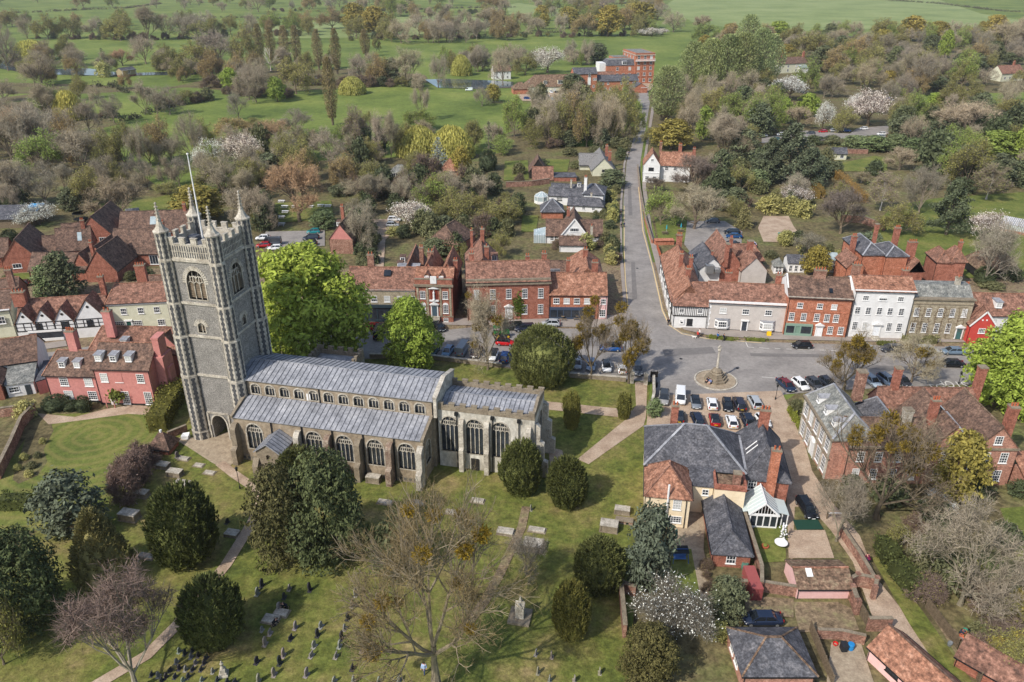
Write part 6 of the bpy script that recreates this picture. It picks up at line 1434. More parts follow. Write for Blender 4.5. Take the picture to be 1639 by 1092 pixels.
trees(2, [('p',393,592,252,66,'tallest narrow brown poplar standing alone in the meadow'),('de',100,335,212,110),('g',132,482,358,95,'bright green leafy tree below the bleached dead tree'),('o',220,445,265,170),('b',30,485,298,120),('b',65,420,290,110),
 ('w',485,444,352,122,'round weeping willow on its own in the meadow'),('ob',390,135,28,135),('gy',505,152,8,135),('gy',590,168,25,140),('bg',530,168,108,90),('o',600,248,165,40),('b',715,205,82,150),('b',800,165,68,110),('b',880,198,88,95),('b',950,188,88,100),('bu',1070,182,92,120),('br',1140,142,28,130),('b',1020,202,98,75),
 ('b',520,402,238,105),('ob',610,402,248,115),('e',672,402,268,90),('bu',742,402,208,160),('b',890,412,248,105),('w',1000,356,248,95),('b',800,425,328,75),('bu',812,570,348,75),('b',1100,335,238,120),('b',1195,405,198,115),('og',805,608,508,150),
 ('bi',512,742,478,105),('b',622,756,498,95),('bu',668,762,508,80),('w',800,735,578,195),('w',955,742,578,200),('s',892,805,638,150),('bp',220,645,508,145),('bo',110,705,558,195),('b',30,722,598,150),('bi',240,745,578,110),('bi',305,742,598,85),('b',382,802,588,150),
 ('bo',235,1048,752,280,'orange-brown domed tree by the white garden benches'),('go',470,885,732,158),('e',100,835,718,170),('b',30,882,738,150),('b',40,1090,878,160),('b',592,862,758,90),('b',505,945,838,130),('bg',522,1085,925,170),('e',430,935,868,120),('el',350,1092,988,120),('bi',740,935,778,85),('o',640,935,868,95),
 ('bk',772,1075,938,165),('og',872,995,818,190),('o',970,1065,878,160),('br',1072,955,818,140),('gy',1002,835,688,95),('sg',1130,805,558,100),('og',1185,725,638,130),('o',1060,705,558,120),('bg',1097,502,408,80,'white-stemmed leafless tree by the river meadow fence'),('gy',1150,485,393,80),('t',1125,812,698,85),('o',1140,1065,948,190),('o',1212,1065,928,140),
 ('ud',800,840,780,60),('u',640,840,770,60),('b',700,680,600,80),('ud',540,960,900,70),('ud',700,1010,940,90),('u',1000,930,880,70),('ud',150,700,640,90),('o',560,620,520,60)])
trees(3, [('b',150,172,68,110),('gy',300,135,28,130),('ob',370,172,58,120),('gy',480,172,18,140),('gy',630,135,8,180),('ob',560,142,18,130),('b',715,95,8,130),('b',790,152,48,110),('br',922,148,68,90),('bl',690,172,130,75),('bl',645,168,132,60),('bl',740,166,134,50),
 ('bl',195,345,220,130,'large white blossom tree behind the mill cottages'),('bg',385,305,218,80),('e',430,302,198,100),('b',320,305,228,100),('o',90,355,248,110),('b',30,335,198,100),('e',318,445,342,118),('og',335,475,385,95),('og',40,655,438,110),('o',120,695,558,120),
 ('b',200,695,455,120),('o',260,690,440,120),('ob',320,692,425,120),('o',380,695,435,120),('b',440,690,425,120),('b',500,690,440,120),('o',560,680,430,120),('og',600,640,470,100),('e',450,700,600,80),('e',300,700,610,80),('ub',230,705,650,90),('u',520,705,650,90),('o',480,560,400,110),('og',560,520,410,90),
 ('pg',752,575,298,180),('pg',872,435,185,145),('pg',950,445,168,150),('pg',1030,445,148,160),('pg',1100,445,138,150),('pg',1180,438,118,150),('pg',1130,305,58,130),('pg',1222,405,148,160),('gy',780,705,558,205),('bu',850,705,478,120),('g',930,665,498,95),('bu',1002,695,488,120),('b',1060,695,558,120),('o',1130,685,578,130),('og',1180,605,468,130),('o',1222,565,398,130),
 ('br',890,1085,868,230,'tan round leafless tree standing in the pub car park'),('og',730,1065,878,150),('bd',700,905,838,100),('bd',885,905,728,210),('b',960,885,718,130),('e',1000,905,698,130),('e',1080,905,828,130),('o',1060,1015,928,120),('go',1120,1085,962,95),('el',1182,905,798,120),('uy',1222,1005,928,90),('e',500,895,798,140),
 ('ud',170,800,750,70),('u',300,740,700,80),('u',420,730,690,80),('u',60,830,770,70),('uy',510,1010,950,50),('uy',500,1060,980,60),('ud',480,960,900,60),('ud',540,760,700,60),('u',560,720,650,60),('u',330,800,760,60),('ud',490,1085,1040,60),('bu',760,690,560,80),('o',680,690,600,90)])
trees(4, [('gl',80,175,98,105),('ob',20,195,108,80),('gy',110,275,208,90),('o',90,225,158,100),('o',190,275,148,120),('o',262,275,138,130),('sg',460,182,108,70),('o',590,195,78,150),('gy',700,195,72,140),('gy',830,185,98,110),('gl',860,275,138,70),('b',950,225,128,130),('gy',1090,195,68,120),('b',1150,235,78,160),('b',1212,225,58,110),
 ('o',400,295,178,120),('b',350,335,248,130),('uy',540,305,218,70),('g',520,395,278,70),('bg',640,305,188,140),('bp',760,445,225,160),('gy',590,425,333,80),('e',830,425,358,95),('bg',880,385,278,140),('e',990,345,248,130),('e',930,335,248,75),('b',1050,405,318,120),('gd',1180,305,248,100),('o',1217,405,328,75),
 ('bl',130,475,358,150,'white blossom tree in front of the country house'),('gl',210,565,438,120),('gl',100,585,458,80),('bl',285,618,478,80),('og',40,625,398,110),('br',170,605,498,130),('o',380,625,498,120),('bk',500,595,418,170),('bl',440,565,438,90),('gl',830,505,438,120),('br',960,675,468,270),('o',790,575,498,100),('e',670,665,538,150),('b',650,525,448,80),('o',1180,545,458,150),('g',1120,745,618,235),('gl',1222,765,568,100),('e',820,645,568,120),('gd',900,705,598,140),
 ('ce',120,855,568,250),('ce',30,860,640,170),('ce',220,880,690,190),('el',440,705,638,140),('el',530,725,638,140),('el',630,725,628,130),('el',720,745,648,130),('br',650,805,693,140),('bg',740,1015,755,190),('bi',560,995,798,130),('sg',860,835,638,170),('bi',1060,945,758,150),('e',990,855,718,130),('e',1090,895,718,180),('ce',870,1112,838,210),
 ('bd',370,1105,878,200),('bk',150,955,878,140),('uy',50,1015,928,120),('uy',130,1015,928,110),('uy',190,1035,948,100),('ud',530,835,758,90),('bi',470,865,808,90),('e',345,838,758,80),('o',640,1115,948,180),('bk',1040,1135,988,160),('u',300,800,700,80),('ud',240,690,640,90),('u',330,690,640,90),('o',820,560,480,80),('b',560,540,450,90),('o',700,560,490,100),('b',1180,480,370,110),('o',1000,470,380,90),('b',330,460,360,120),('o',260,420,340,100),('o',20,330,240,110),('b',430,400,300,120),('o',150,330,230,110),('b',700,360,260,120),('o',1110,230,140,90),('e',1220,700,600,90),('ud',780,900,820,110),('ud',940,920,840,120),('e',960,800,680,100)])
trees(5, [('e',320,425,175,180,'big dark conifer behind the timbered row'),('el',245,420,240,150,'bright green tree beside the big dark conifer'),('t',55,143,75,72),('t',395,222,188,44),('ud',690,330,260,90),('u',620,330,280,60),('u',40,320,300,60)])
trees(6, [('e',885,222,118,140),('b',520,185,-40,150),('ud',530,205,140,90),('uy',975,300,235,60),('u',860,105,40,90),('uy',690,115,70,110),('e',1090,110,20,140),('o',1180,210,80,110),('ud',730,130,60,80),('e',920,110,10,100)])
trees(8, [('bg',1050,345,-10,225,'tall pale leafless tree in front of the black barn'),('t',1045,345,248,90),('e',490,225,92,190,'broad dark evergreen behind the slate roofs'),('gy',250,305,158,140),('uy',363,218,175,36),('bg',205,225,75,170),('ud',440,260,200,60),('ud',1170,330,260,110),('u',1080,370,330,120),('ud',220,220,160,90),('u',40,220,180,70),('u',590,245,215,50)])
# the trees that stand nearest
tree('ch', (505,585), 388, 186, 'huge lime-green horse chestnut right of the church tower')
tree('ch', (660,590), 476, 96, 'smaller lime-green horse chestnut beside the parked cars')
tree('ch', (1612,650), 508, 150, 'lime-green horse chestnut at the right edge of the street')
tree('yewbig', (866,628), 513, 112, '') if False else None
K('Y','yewbig','yew_tree','big dome-shaped yew',(98,100,46)); K('y','yew','yew_tree','dark dome-shaped yew',(90,94,44)); K('yg','yew','yew_tree','golden-green yew',(118,112,48)); K('yc','column','yew_tree','golden columnar yew',(112,110,44)); K('ys','spread_yew','yew_tree','dark spreading yew',(76,84,46)); K('yb','spread_yew','yew_tree','bronze-green spreading yew',(88,84,44))
tree('Y', (866,630), 514, 112, 'big dome-shaped yew beside the lead chancel roof')
tree('yc', (914,690), 624, 29, 'taller golden columnar yew left of the gravel path fork'); tree('yc', (998,674), 627, 24, 'shorter golden columnar yew by the churchyard gate path')
tree('el', (1047,672), 637, 27, 'small round evergreen between the gate and the slate roof')
tree('y', T(9,905,575), T(9,905,150)[1], 115, 'dark dome yew nearest the west path bend'); tree('y', T(9,1040,975), T(9,1040,588)[1], 108, 'dark dome yew above the crowded headstones')
tree('y', T('B',70,238), T('B',70,-55)[1], 74, 'dome yew against the chancel east end'); tree('y', T('B',280,302), T('B',280,25)[1], 72, 'dome yew right of the one at the chancel'); tree('y', T('B',430,712), T('B',430,412)[1], 92, 'dark dome yew beside the blue-green cypress'); tree('yg', T('B',300,925), T('B',300,605)[1], 68, 'golden-green dome yew below the darker one')
tree('ys', T('A',400,600), T('A',400,15)[1], 138, 'large dark yew hiding the middle of the south aisle'); tree('yb', T('A',190,590), T('A',190,75)[1], 118, 'bronze yew standing left against the large dark yew'); tree('y', T('A',250,260), T('A',240,-20)[1], 80, 'narrow dark yew directly below the south porch')
tree('ys', T(9,180,910), T(9,180,400)[1], 150, 'great dark yew at the left edge'); K('gc','goldcone','conifer_tree','conical golden cypress',(136,128,54))
tree('gc', T(9,520,660), T(9,470,240)[1], 104, 'conical golden cypress in front of the great dark yew'); tree('eb', T(9,370,450), T(9,370,105)[1], 104, 'blue-green holm oak on the edge of the pink house lawn')
tree('o', T(9,20,1010), T(9,20,600)[1], 76, 'olive budding tree at the bottom left edge'); K('pk','bareup','bare_tree','dull reddish leafless tree',(116,94,80),(150,138,120))
tree('pk', T(9,640,1130), T(9,620,560)[1], 175, 'dull reddish leafless tree at lower left')
K('cu','scrub','hedge_shrub','copper brown leafless shrub',(132,104,86),cat='bush')
for q, t, w in ((T(9,640,170),0,60),(T(9,600,260),80,52),(T(9,690,90),-45,46)): tree('cu', q, T(9,0,t)[1], w, None)
tree('eb', T('B',660,695), T('B',660,240)[1], 80, 'tall blue-green cypress next to the yellow house')
K('bw','wisp','blossom_tree','wispy white blossom tree',(108,100,82),fol=(224,224,212))
tree('bw', T('B',770,900), T('B',770,655)[1], 112, 'white blossom tree in the walled garden corner'); tree('yb', T('B',650,1160), T('B',650,835)[1], 105, 'bronze yew bush below the white blossom tree'); tree('e', T('B',1020,835), T('B',1020,600)[1], 66, 'dark evergreen left of the navy car'); tree('uy', T('B',1000,905), T('B',1000,815)[1], 32, 'small yellow bush beside the hipped garage'); tree('bg', T('B',95,588), T('B',90,370)[1], 64, 'small leafless tree by the table tomb')
tree('ud', T('A',700,625), T('A',700,330)[1], 90, 'dark shrubby tree behind the great bare tree')
K('big','bare','bare_tree','great lichened leafless tree',(172,150,104),(150,132,104))
tree('gy', T('C',890,255), T('C',880,-85)[1], 86, 'golden-flowered evergreen against the manor wall'); tree('bl', T('C',830,305), T('C',830,205)[1], 46, 'white flowering shrub below the golden evergreen'); tree('bg', T('C',350,430), T('C',340,85)[1], 84, 'pale many-stemmed leafless tree beside the lane wall'); tree('bg', T('C',930,730), T('C',930,225)[1], 158, 'wide pale leafless tree over the lower right garden'); tree('gy', T('C',1200,830), T('C',1200,640)[1], 44, 'golden shrub at the right edge'); tree('oy', T('C',1150,1010), T('C',1150,860)[1], 60, 'yellow budding shrub in the bottom right corner')
for q, t, w in (((1420,815),770,60),((1490,845),800,60),((1360,800),762,40),((1560,800),770,50),((1600,880),840,60),((1630,800),770,40),((1312,735),700,24),((1272,665),640,24),((1288,690),664,20),((1302,720),690,20),((1470,770),735,40)): tree('ud' if q[0] > 1340 else 'u', q, t, w)
for q, t, w in (((93,660),632,40),((116,660),640,24),((136,661),632,26),((45,672),642,36)): tree('t' if q[0] > 50 else 'uy', q, t, w)
for q, t, w in (((40,738),728,16),((52,752),744,18),((62,735),728,14),((30,755),748,14),((70,712),705,12),((48,765),758,16)): tree(TR.choice(['u','uy','ub']), q, t, w)
# street limes with mistletoe
MC = LB(); r_ = random.Random(8)
for i in range(420):
    d = rv(r_); p = d*r_.uniform(.3,.95); e = (d+rv(r_)*.5).normalized(); MC.blade(p, p+e*.2, p+e*.42, .17, r_)
MCM = MC.data('mistletoe', M['leaf'])
K('lm','thin','lime_tree','street lime',(122,106,76),(100,90,74))
def lime(q, ytop, wpx, label, n, kind='bu', seed=0, wm=None, hm=None, ms=1.0, low=.4):
    o = tree('lm' if kind == 'bu' else kind, q, ytop, wpx, label, seed=seed, wm=wm, hm=hm); r = random.Random(int(q[0])); o.name = 'lime_tree'
    cr = [c for c in o.children if c.name.startswith('crown')][0]; sx, sz = cr.scale.x, cr.scale.z; V = cr.data.vertices; k = 0
    while k < n:
        v = V[r.randrange(len(V))].co; z = v.z*sz
        if z < low*max(x.co.z for x in list(V)[::200])*sz: continue
        inst('mistletoe_clump', MCM, o, (v.x*sx*.85, v.y*sx*.85, z*.97), (0,0,r.uniform(0,6)), (ms*r.uniform(.55,1.1),)*3, (*rgb(136,116,48),1)); k += 1
    return o
lime((781,592), 440, 78, 'street lime with few mistletoe balls left of the big yew', 9, 'b', 1)
lime((946,607), 455, 68, 'slender street lime hung with mistletoe right of the big yew', 13, 'bu', 0); lime((1006,614), 482, 70, 'street lime thick with mistletoe by the churchyard gate', 20, 'bu', 1)
lime((1350,626), 512, 92, 'wide lime full of mistletoe on the right of the square', 26, 'bu', 0); lime((1458,612), 530, 74, 'street lime with two mistletoe balls before the creeper house', 6, 'b', 2)
lime(T('C',540,325), 632, 175, 'tall lime with mistletoe in front of the manor house', 17, 'bu', 1, ms=1.1)
# the great bare tree in the foreground
g0 = P(698, 1108); pb_, h0, w0 = p_bare(103, height_at(g0, 752), 17.5, twigs=2, tl=1.2, tw=.024, depth=5, n0=6, trunk_frac=.3, trunk_r=.62, spread=.9, up=.5)
o = empty('bare_tree', g0, 1.2, 'great lichen-covered leafless tree rising in the foreground', 'tree')
for nm, me in pb_: inst(nm, me, o, color=(*rgb(*((140,128,108) if nm == 'trunk' else (132,116,84))),1))
V = pb_[1][1].vertices; r = random.Random(5)
for i in range(16):
    v = V[r.randrange(len(V))].co; inst('mistletoe_clump', MCM, o, v*.95, None, (r.uniform(.5,.9),)*3, (*rgb(150,126,44),1))
# hedges: one clipped run each
def hedge(line, w, h, label, col=(86,92,48), k=None, dens=26):
    if k is not None: line = [T(k, *p) for p in line]
    g = [P(*p) for p in line]; lb = LB(); r = random.Random(len(label)); o = empty('hedge', g[0], 0, label, 'hedge'); mb = MB()
    if w >= 5:
        for a, b in zip(g, g[1:]):
            d = b-a
            for i in range(int(d.length/2.2)):
                c = a-g[0]+d*r.random()+Vector((r.gauss(0,1.2),r.gauss(0,1.2),0)); R = r.uniform(1.2,3.2)*(1.4 if r.random() < .15 else 1)
                for j in range(38):
                    dd = rv(r); p = c+Vector((dd.x*R,dd.y*R,abs(dd.z)*R*1.1+.2))*r.uniform(.6,1.05); e = rv(r)*.55; lb.leaf(p, e, e.cross(rv(r)).normalized()*.42)
        inst('foliage', lb.data('foliage', M['needle']), o, color=(*mute(col),1)); return o
    for a, b in zip(g, g[1:]):
        d = b-a; L = d.length; d.normalize(); n = Vector((-d.y, d.x, 0))
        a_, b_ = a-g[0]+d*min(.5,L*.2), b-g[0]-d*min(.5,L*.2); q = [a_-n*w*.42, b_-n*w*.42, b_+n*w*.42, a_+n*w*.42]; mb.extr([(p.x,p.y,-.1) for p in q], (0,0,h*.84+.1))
        for i in range(int(dens*L*(w+2*h)/3)):
            s_ = r.uniform(0,L); u = r.uniform(-h, w+h)
            if i % 9 == 0: p = (a_-d*.35 if i % 2 else b_+d*.35)+n*r.uniform(-w/2,w/2)+Vector((0,0,r.uniform(0,h)))
            elif u < 0: p = a_+d*s_-n*w/2+Vector((0,0,-u))
            elif u > w: p = a_+d*s_+n*w/2+Vector((0,0,u-w))
            else: p = a_+d*s_+n*(u-w/2)+Vector((0,0,h))
            e = rv(r)*.22; f = e.cross(rv(r)).normalized()*.17; lb.leaf(p+rv(r)*.12, e, f)
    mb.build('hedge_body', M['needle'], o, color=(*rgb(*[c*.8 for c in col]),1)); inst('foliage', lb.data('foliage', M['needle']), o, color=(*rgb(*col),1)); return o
hedge([(0,812),(58,812)], 2.2, 2.2, 'clipped dark hedge at the left edge of the lawn'); hedge([(252,694),(284,632)], 3.4, 3.6, 'thick olive hedge between pink house and church tower', (112,108,50)); hedge([(270,660),(292,632)], 3, 3.2, 'second olive hedge close behind the tower buttress', (108,106,52))
hedge([(240,690),(510,690)], 3, 3.2, 'long clipped hedge across the cottage gardens', (74,96,44), 3, 10); hedge([(560,450),(612,560),(735,705)], 2.6, 2.6, 'broad green hedge along the right of the lane', (82,88,48), 'C')
hedge([(215,930),(285,940),(235,860)], 2, 2.6, 'russet hedge edging the walled orchard', (136,112,58), 4, 10); hedge([(355,840),(480,960)], 2.6, 3.0, 'long russet beech hedge running down to the lawn', (150,120,66), 4, 10)
for a, b, lab in (((640,262),(700,300),'low box hedge nearest the slate roofs'),((800,262),(880,262),'low box hedge square beside the barn path')): hedge([a,b,(b[0]+30,b[1]+20),(a[0]+30,a[1]+22)], .8, .9, lab, (128,128,58), 8)
hedge([(1190,545),(1228,547)], .8, .7, 'low hedge under the bay windows', (116,124,56)); hedge([(1130,541),(1178,546)], .8, .7, 'low hedge before the grey house door', (112,120,52)); hedge([(1400,552),(1428,553)], 1, .9, 'box hedge in front of the white house', (100,104,52))
hedge([(1262,655),(1276,680),(1290,705)], 1.0, 1.0, 'bright narrow hedge along the car park lane', (136,140,56)); hedge([(1440,548),(1475,549),(1500,549)], 1.8, 1.4, 'rounded grey-green hedge before the creeper house', (128,126,84))
# far field boundaries: one hedgerow each, and the distant woods
for i, (ln, col) in enumerate((([(0,22),(60,20),(130,16),(200,14),(260,6)],(96,92,60)),([(230,30),(330,28),(420,30),(560,34)],(84,84,56)),([(560,20),(700,14),(830,12)],(96,90,66)),([(1250,-4),(1380,-2),(1500,6),(1600,18),(1700,24)],(92,92,60)),([(880,14),(1000,6),(1070,0)],(92,86,62)),([(600,58),(720,62),(820,56),(900,52)],(88,90,58)),([(150,140),(180,136),(200,150)],(84,84,52)),([(160,195),(210,192),(280,168),(345,160)],(78,80,50)),([(340,70),(420,72),(480,70)],(98,94,64)),([(1470,146),(1560,147),(1640,143)],(80,76,52)))):
    hedge(ln, 6, 5, ['overgrown hedgerow bounding the far left meadow','dark hedgerow along the second far field','hedgerow beyond the far centre trees','thin hedgerow crossing the pale far pasture','bushy hedgerow beside the pale far pasture','hedgerow behind the mill meadow','short dark hedgerow by the river','dark hedgerow below the river meadow','hedgerow behind the poplar row','dark hedge line on the right-hand paddock'][i], col, dens=3)
FR = random.Random(21)
def fill(poly, n, kinds, hmin, hmax, wf=(.7,1.0), avoid=()):
    xs = [p[0] for p in poly]; ys = [p[1] for p in poly]; c = 0; tries = 0
    while c < n and tries < n*30:
        tries += 1; x = FR.uniform(min(xs),max(xs)); y = FR.uniform(min(ys),max(ys)); ins = False
        for i in range(len(poly)):
            (x1,y1),(x2,y2) = poly[i], poly[i-1]
            if (y1 > y) != (y2 > y) and x < (x2-x1)*(y-y1)/(y2-y1)+x1: ins = not ins
        if not ins or any(a <= x <= b and d <= y <= e for a, d, b, e in avoid): continue
        kk = FR.choice(kinds); h = FR.uniform(hmin,hmax)*(1.18 if kk[0] in 'bo' else 1); tree(kk, (x,y), None, None, hm=h, wm=h*FR.uniform(*wf)*(.78 if kk[0] in 'bo' else 1)); c += 1
fill([(-60,4),(300,4),(640,8),(1060,2),(1060,24),(640,32),(300,20),(-60,14)], 70, ['b','o','b','bp','ob','og'], 12, 22, (1,1.5))
for a, b, n in (((60,62),(310,64),16),((330,60),(480,58),10),((560,64),(820,60),18),((0,104),(60,112),6),((230,112),(330,118),10),((350,150),(470,158),10),((470,136),(680,140),18),((160,190),(340,160),14),((820,60),(1050,58),14),((420,18),(820,22),20)):
    for i in range(n):
        t = (i+TR.random())/n; x_ = a[0]+(b[0]-a[0])*t
        if 180 < x_ < 245 and a[1] > 90: continue
        hh = TR.uniform(3,7); tree(TR.choice(['ub','ub','u','ud','o']), (a[0]+(b[0]-a[0])*t, a[1]+(b[1]-a[1])*t+TR.uniform(-1.2,1.2)), None, None, hm=hh, wm=hh*TR.uniform(1.1,1.8))
fill([(860,10),(1060,8),(1060,58),(860,60)], 40, ['b','o','ob','gy','og','bu'], 12, 20, (.9,1.3))
fill([(-60,32),(180,38),(420,50),(560,48),(560,60),(400,62),(150,52),(-60,44)], 34, ['b','o','ob','og','bu'], 11, 19, (.9,1.3))
fill([(640,40),(860,38),(860,66),(700,70),(560,66),(560,58)], 44, ['b','o','ob','bu','bg'], 11, 19, (.9,1.3))
fill([(-80,165),(80,165),(150,215),(180,260),(200,300),(150,330),(-80,340)], 30, ['bu','b','bu','o','ob','og'], 7, 15, (.8,1.2))
fill([(200,230),(330,240),(330,300),(230,320)], 9, ['b','o','bg','bu'], 7, 12, (.7,1.1))
fill([(350,225),(550,232),(570,300),(420,325),(320,318)], 24, ['b','ob','u','bi','o','og','bu'], 6, 13, (.7,1.1))
fill([(560,255),(760,262),(760,330),(640,345),(560,340)], 40, ['ub','u','ud','o','bu','b'], 4, 10, (.8,1.2), [(690,255,800,305),(610,250,665,305)])
fill([(560,232),(840,238),(840,256),(560,254)], 14, ['b','bu','o','ud'], 6, 11, (.7,1.1))
fill([(840,165),(1010,172),(1000,232),(850,236)], 44, ['b','o','b','u','bu'], 7, 13, (.8,1.1))
fill([(1060,150),(1280,150),(1220,200),(1210,260),(1060,260)], 52, ['b','o','b','e','bu','og'], 7, 15, (.8,1.2), [(1030,225,1150,295)])
fill([(1060,64),(1640,66),(1700,135),(1500,150),(1420,190),(1280,150)], 96, ['o','bu','og','ob','o','bg','gd','bu'], 9, 18, (.8,1.2), [(1225,90,1312,150),(1585,105,1640,150)])
fill([(1640,48),(1500,52),(1290,58),(1100,66),(1100,80),(1400,80),(1640,75)], 40, ['o','b','gy','og'], 10, 16, (.9,1.3))
fill([(1430,170),(1680,175),(1680,300),(1500,320),(1440,260)], 38, ['ud','o','b','gd','e','b','og'], 7, 14, (.8,1.2), [(1450,150,1510,170)])
fill([(1160,262),(1340,275),(1380,330),(1290,345),(1110,340)], 24, ['ud','u','e','ub','o','b'], 3, 9, (1,1.3), [(1030,250,1150,300),(1330,240,1420,275)])
fill([(0,95),(300,95),(420,108),(690,112),(690,130),(420,137),(0,142)], 46, ['bu','o','b','ob','bu'], 8, 16, (.8,1.2), [(180,95,245,150)])
fill([(690,100),(800,98),(950,90),(960,108),(820,118),(700,120)], 24, ['b','o','bg','og'], 8, 15, (.8,1.2))
fill([(-40,330),(60,335),(60,350),(-40,350)], 8, ['ud','b'], 4, 8); fill([(410,330),(440,330),(425,400),(410,400)], 8, ['b','ud','o'], 4, 8); fill([(540,330),(600,345),(600,400),(545,400)], 10, ['ud','u','o','b'], 3, 8); fill([(640,360),(780,340),(790,380),(720,400),(660,370)], 18, ['ud','u','o','ub'], 3, 7, (.9,1.3))
fill([(760,280),(830,290),(850,330),(800,400),(770,420)], 12, ['o','ud','ub','u'], 4, 7, (.9,1.2)); fill([(940,335),(990,300),(990,400),(975,410),(960,380)], 10, ['u','uy','ud'], 2, 4, (1,1.3)); fill([(1215,380),(1240,380),(1370,400),(1370,420),(1240,425)], 12, ['ud','u','uy'], 2, 4, (1,1.4)); fill([(1120,860),(1150,930),(1180,960),(1130,960)], 6, ['u','ub'], 1, 2, (1,1.5)); fill([(1400,850),(1440,840),(1620,960),(1640,1092),(1560,1090),(1480,960)], 22, ['ud','ub','u','o'], 2, 4.5, (1,1.5), [(1480,960,1560,1092)])
fill([(885,396),(985,396),(990,436),(900,440)], 12, ['u','uy','ud','ub'], 2, 4.5, (1,1.4), [(890,400,975,470)]); fill([(690,395),(745,395),(745,440),(735,440)], 7, ['u','ud','o'], 3, 6, (.9,1.3)); fill([(560,395),(600,395),(600,440),(570,440)], 6, ['ud','u'], 2, 4, (1,1.4))
# ------------------------------------------------------------------ cars
def car_proto(kind):
    L, Wd, H = {'hatch':(4.0,1.74,1.47),'estate':(4.6,1.8,1.5),'suv':(4.4,1.84,1.66),'saloon':(4.6,1.8,1.43),'van':(4.5,1.8,1.85),'bigvan':(5.2,1.95,2.2),'mini':(3.8,1.7,1.42)}[kind]
    hw = Wd/2; g = .2; zb = {'van':1.05,'bigvan':1.15,'suv':1.02}.get(kind,.92); f = L/2
    # nose at +x : stations (x, sill, shoulder z, half width)
    nose = .55 if kind in ('van','bigvan') else .95
    st = [(-f,.36,zb-.12,hw*.86),(-f+.12,.26,zb,hw*.95),(-f+.7,g,zb+.02,hw),(0,g,zb,hw),(f-nose-.25,g,zb-.03,hw),(f-nose+.2,g,zb-.1,hw*.99),(f-.25,.24,zb-.22,hw*.93),(f-.04,.34,zb-.34,hw*.82)]
    b = MB(); rings = []
    for x, s_, z, w in st: rings.append([(x,-w*.95,s_),(x,-w,s_+.25),(x,-w*.98,z-.12),(x,-w*.86,z),(x,w*.86,z),(x,w*.98,z-.12),(x,w,s_+.25),(x,w*.95,s_)])
    vs = [p for r in rings for p in r]; fs = []
    for i in range(len(rings)-1):
        for j in range(8): fs.append((i*8+j,i*8+(j+1)%8,(i+1)*8+(j+1)%8,(i+1)*8+j))
    fs += [tuple(range(8))[::-1], tuple(range(len(vs)-8,len(vs)))]; b.mesh(vs, fs)
    ws0 = f-nose+.05; ws1 = ws0-(.5 if kind in ('van','bigvan') else .78)
    r1, r0 = {'hatch':(-f+.62,-f+.18),'mini':(-f+.5,-f+.15),'estate':(-f+.45,-f+.15),'suv':(-f+.55,-f+.18),'saloon':(-f+1.25,-f+.65),'van':(-f+.12,-f+.06),'bigvan':(-f+.1,-f+.06)}[kind]
    wl = hw*.84; wr = hw*.66 if kind not in ('van','bigvan') else hw*.8; zt = H-.05
    gm = MB(); q = [(ws0,-wl,zb-.06),(ws0,wl,zb-.06),(r0,wl,zb-.02),(r0,-wl,zb-.02),(ws1,-wr,zt),(ws1,wr,zt),(r1,wr,zt),(r1,-wr,zt)]
    gm.mesh(q, [(0,1,5,4),(1,2,6,5),(2,3,7,6),(3,0,4,7)])
    rf = MB(); rf.mesh([(ws1+.06,-wr-.02,zt),(ws1+.06,wr+.02,zt),(r1-.05,wr+.02,zt),(r1-.05,-wr-.02,zt),(ws1-.12,-wr*.85,H),(ws1-.12,wr*.85,H),(r1+.12,wr*.85,H-.02),(r1+.12,-wr*.85,H-.02)], [(0,1,5,4),(1,2,6,5),(2,3,7,6),(3,0,4,7),(4,5,6,7),(0,3,2,1)])
    for sy in (-1,1):
        rf.bar((ws0,sy*wl,zb-.04),(ws1,sy*wr,zt),.09,.07); rf.bar((r0,sy*wl,zb-.02),(r1,sy*wr,zt),.12,.12); rf.bar((-.15,sy*(wl+.01),zb),(-.25,sy*(wr+.01),zt),.08,.04)
        b.box(ws0-.35,sy*hw-.1*(sy<0)-.02,zb,ws0-.2,sy*hw+.1*(sy>0)+.02,zb+.14)
        if kind in ('van','bigvan'): rf.mesh([(ws1-.7,sy*(wl+.012),zb-.04),(r0,sy*(wl+.012),zb-.04),(r1,sy*(wr+.015),zt),(ws1-.9,sy*(wr+.015),zt)],[(0,1,2,3)])
    if kind in ('van','bigvan'): rf.mesh([(r0-.015,-wl,zb),(r0-.015,wl,zb),(r1-.015,wr,zt),(r1-.015,-wr,zt)],[(0,1,2,3)])
    parts = [('body', b.data('car_body', M['carpaint'], True), True),('window', gm.data('car_windows', M['carglass']), False),('roof', rf.data('car_roof', M['carpaint']), True)]
    ws = []
    wm = MB(); wm.lathe([(.0,-.1),(.3,-.1),(.32,-.06),(.32,.06),(.3,.1),(0,.1)],14); wme = wm.data('car_wheel', M['tyre']); rm = MB(); rm.lathe([(0,.1),(.21,.1),(.19,.115),(.05,.12),(0,.12)],12); rme = rm.data('car_rim', M['rim'])
    lm = MB(); lm.ball((0,0,0),.07,.2,.09,8,5); lme = lm.data('car_headlight', M['lamp']); tm = MB(); tm.box(-.05,-.1,-.16,.03,.1,.16); tme = tm.data('car_taillight', M['redlamp'])
    pm = MB(); pm.box(-.015,-.26,-.06,.015,.26,.06); p1 = pm.data('plate_front', M['wplate']); p2 = pm.data('plate_rear', M['plate'])
    return parts, (wme, rme, lme, tme, p1, p2), (f, hw, zb, nose)
CP = {}
CARS = []
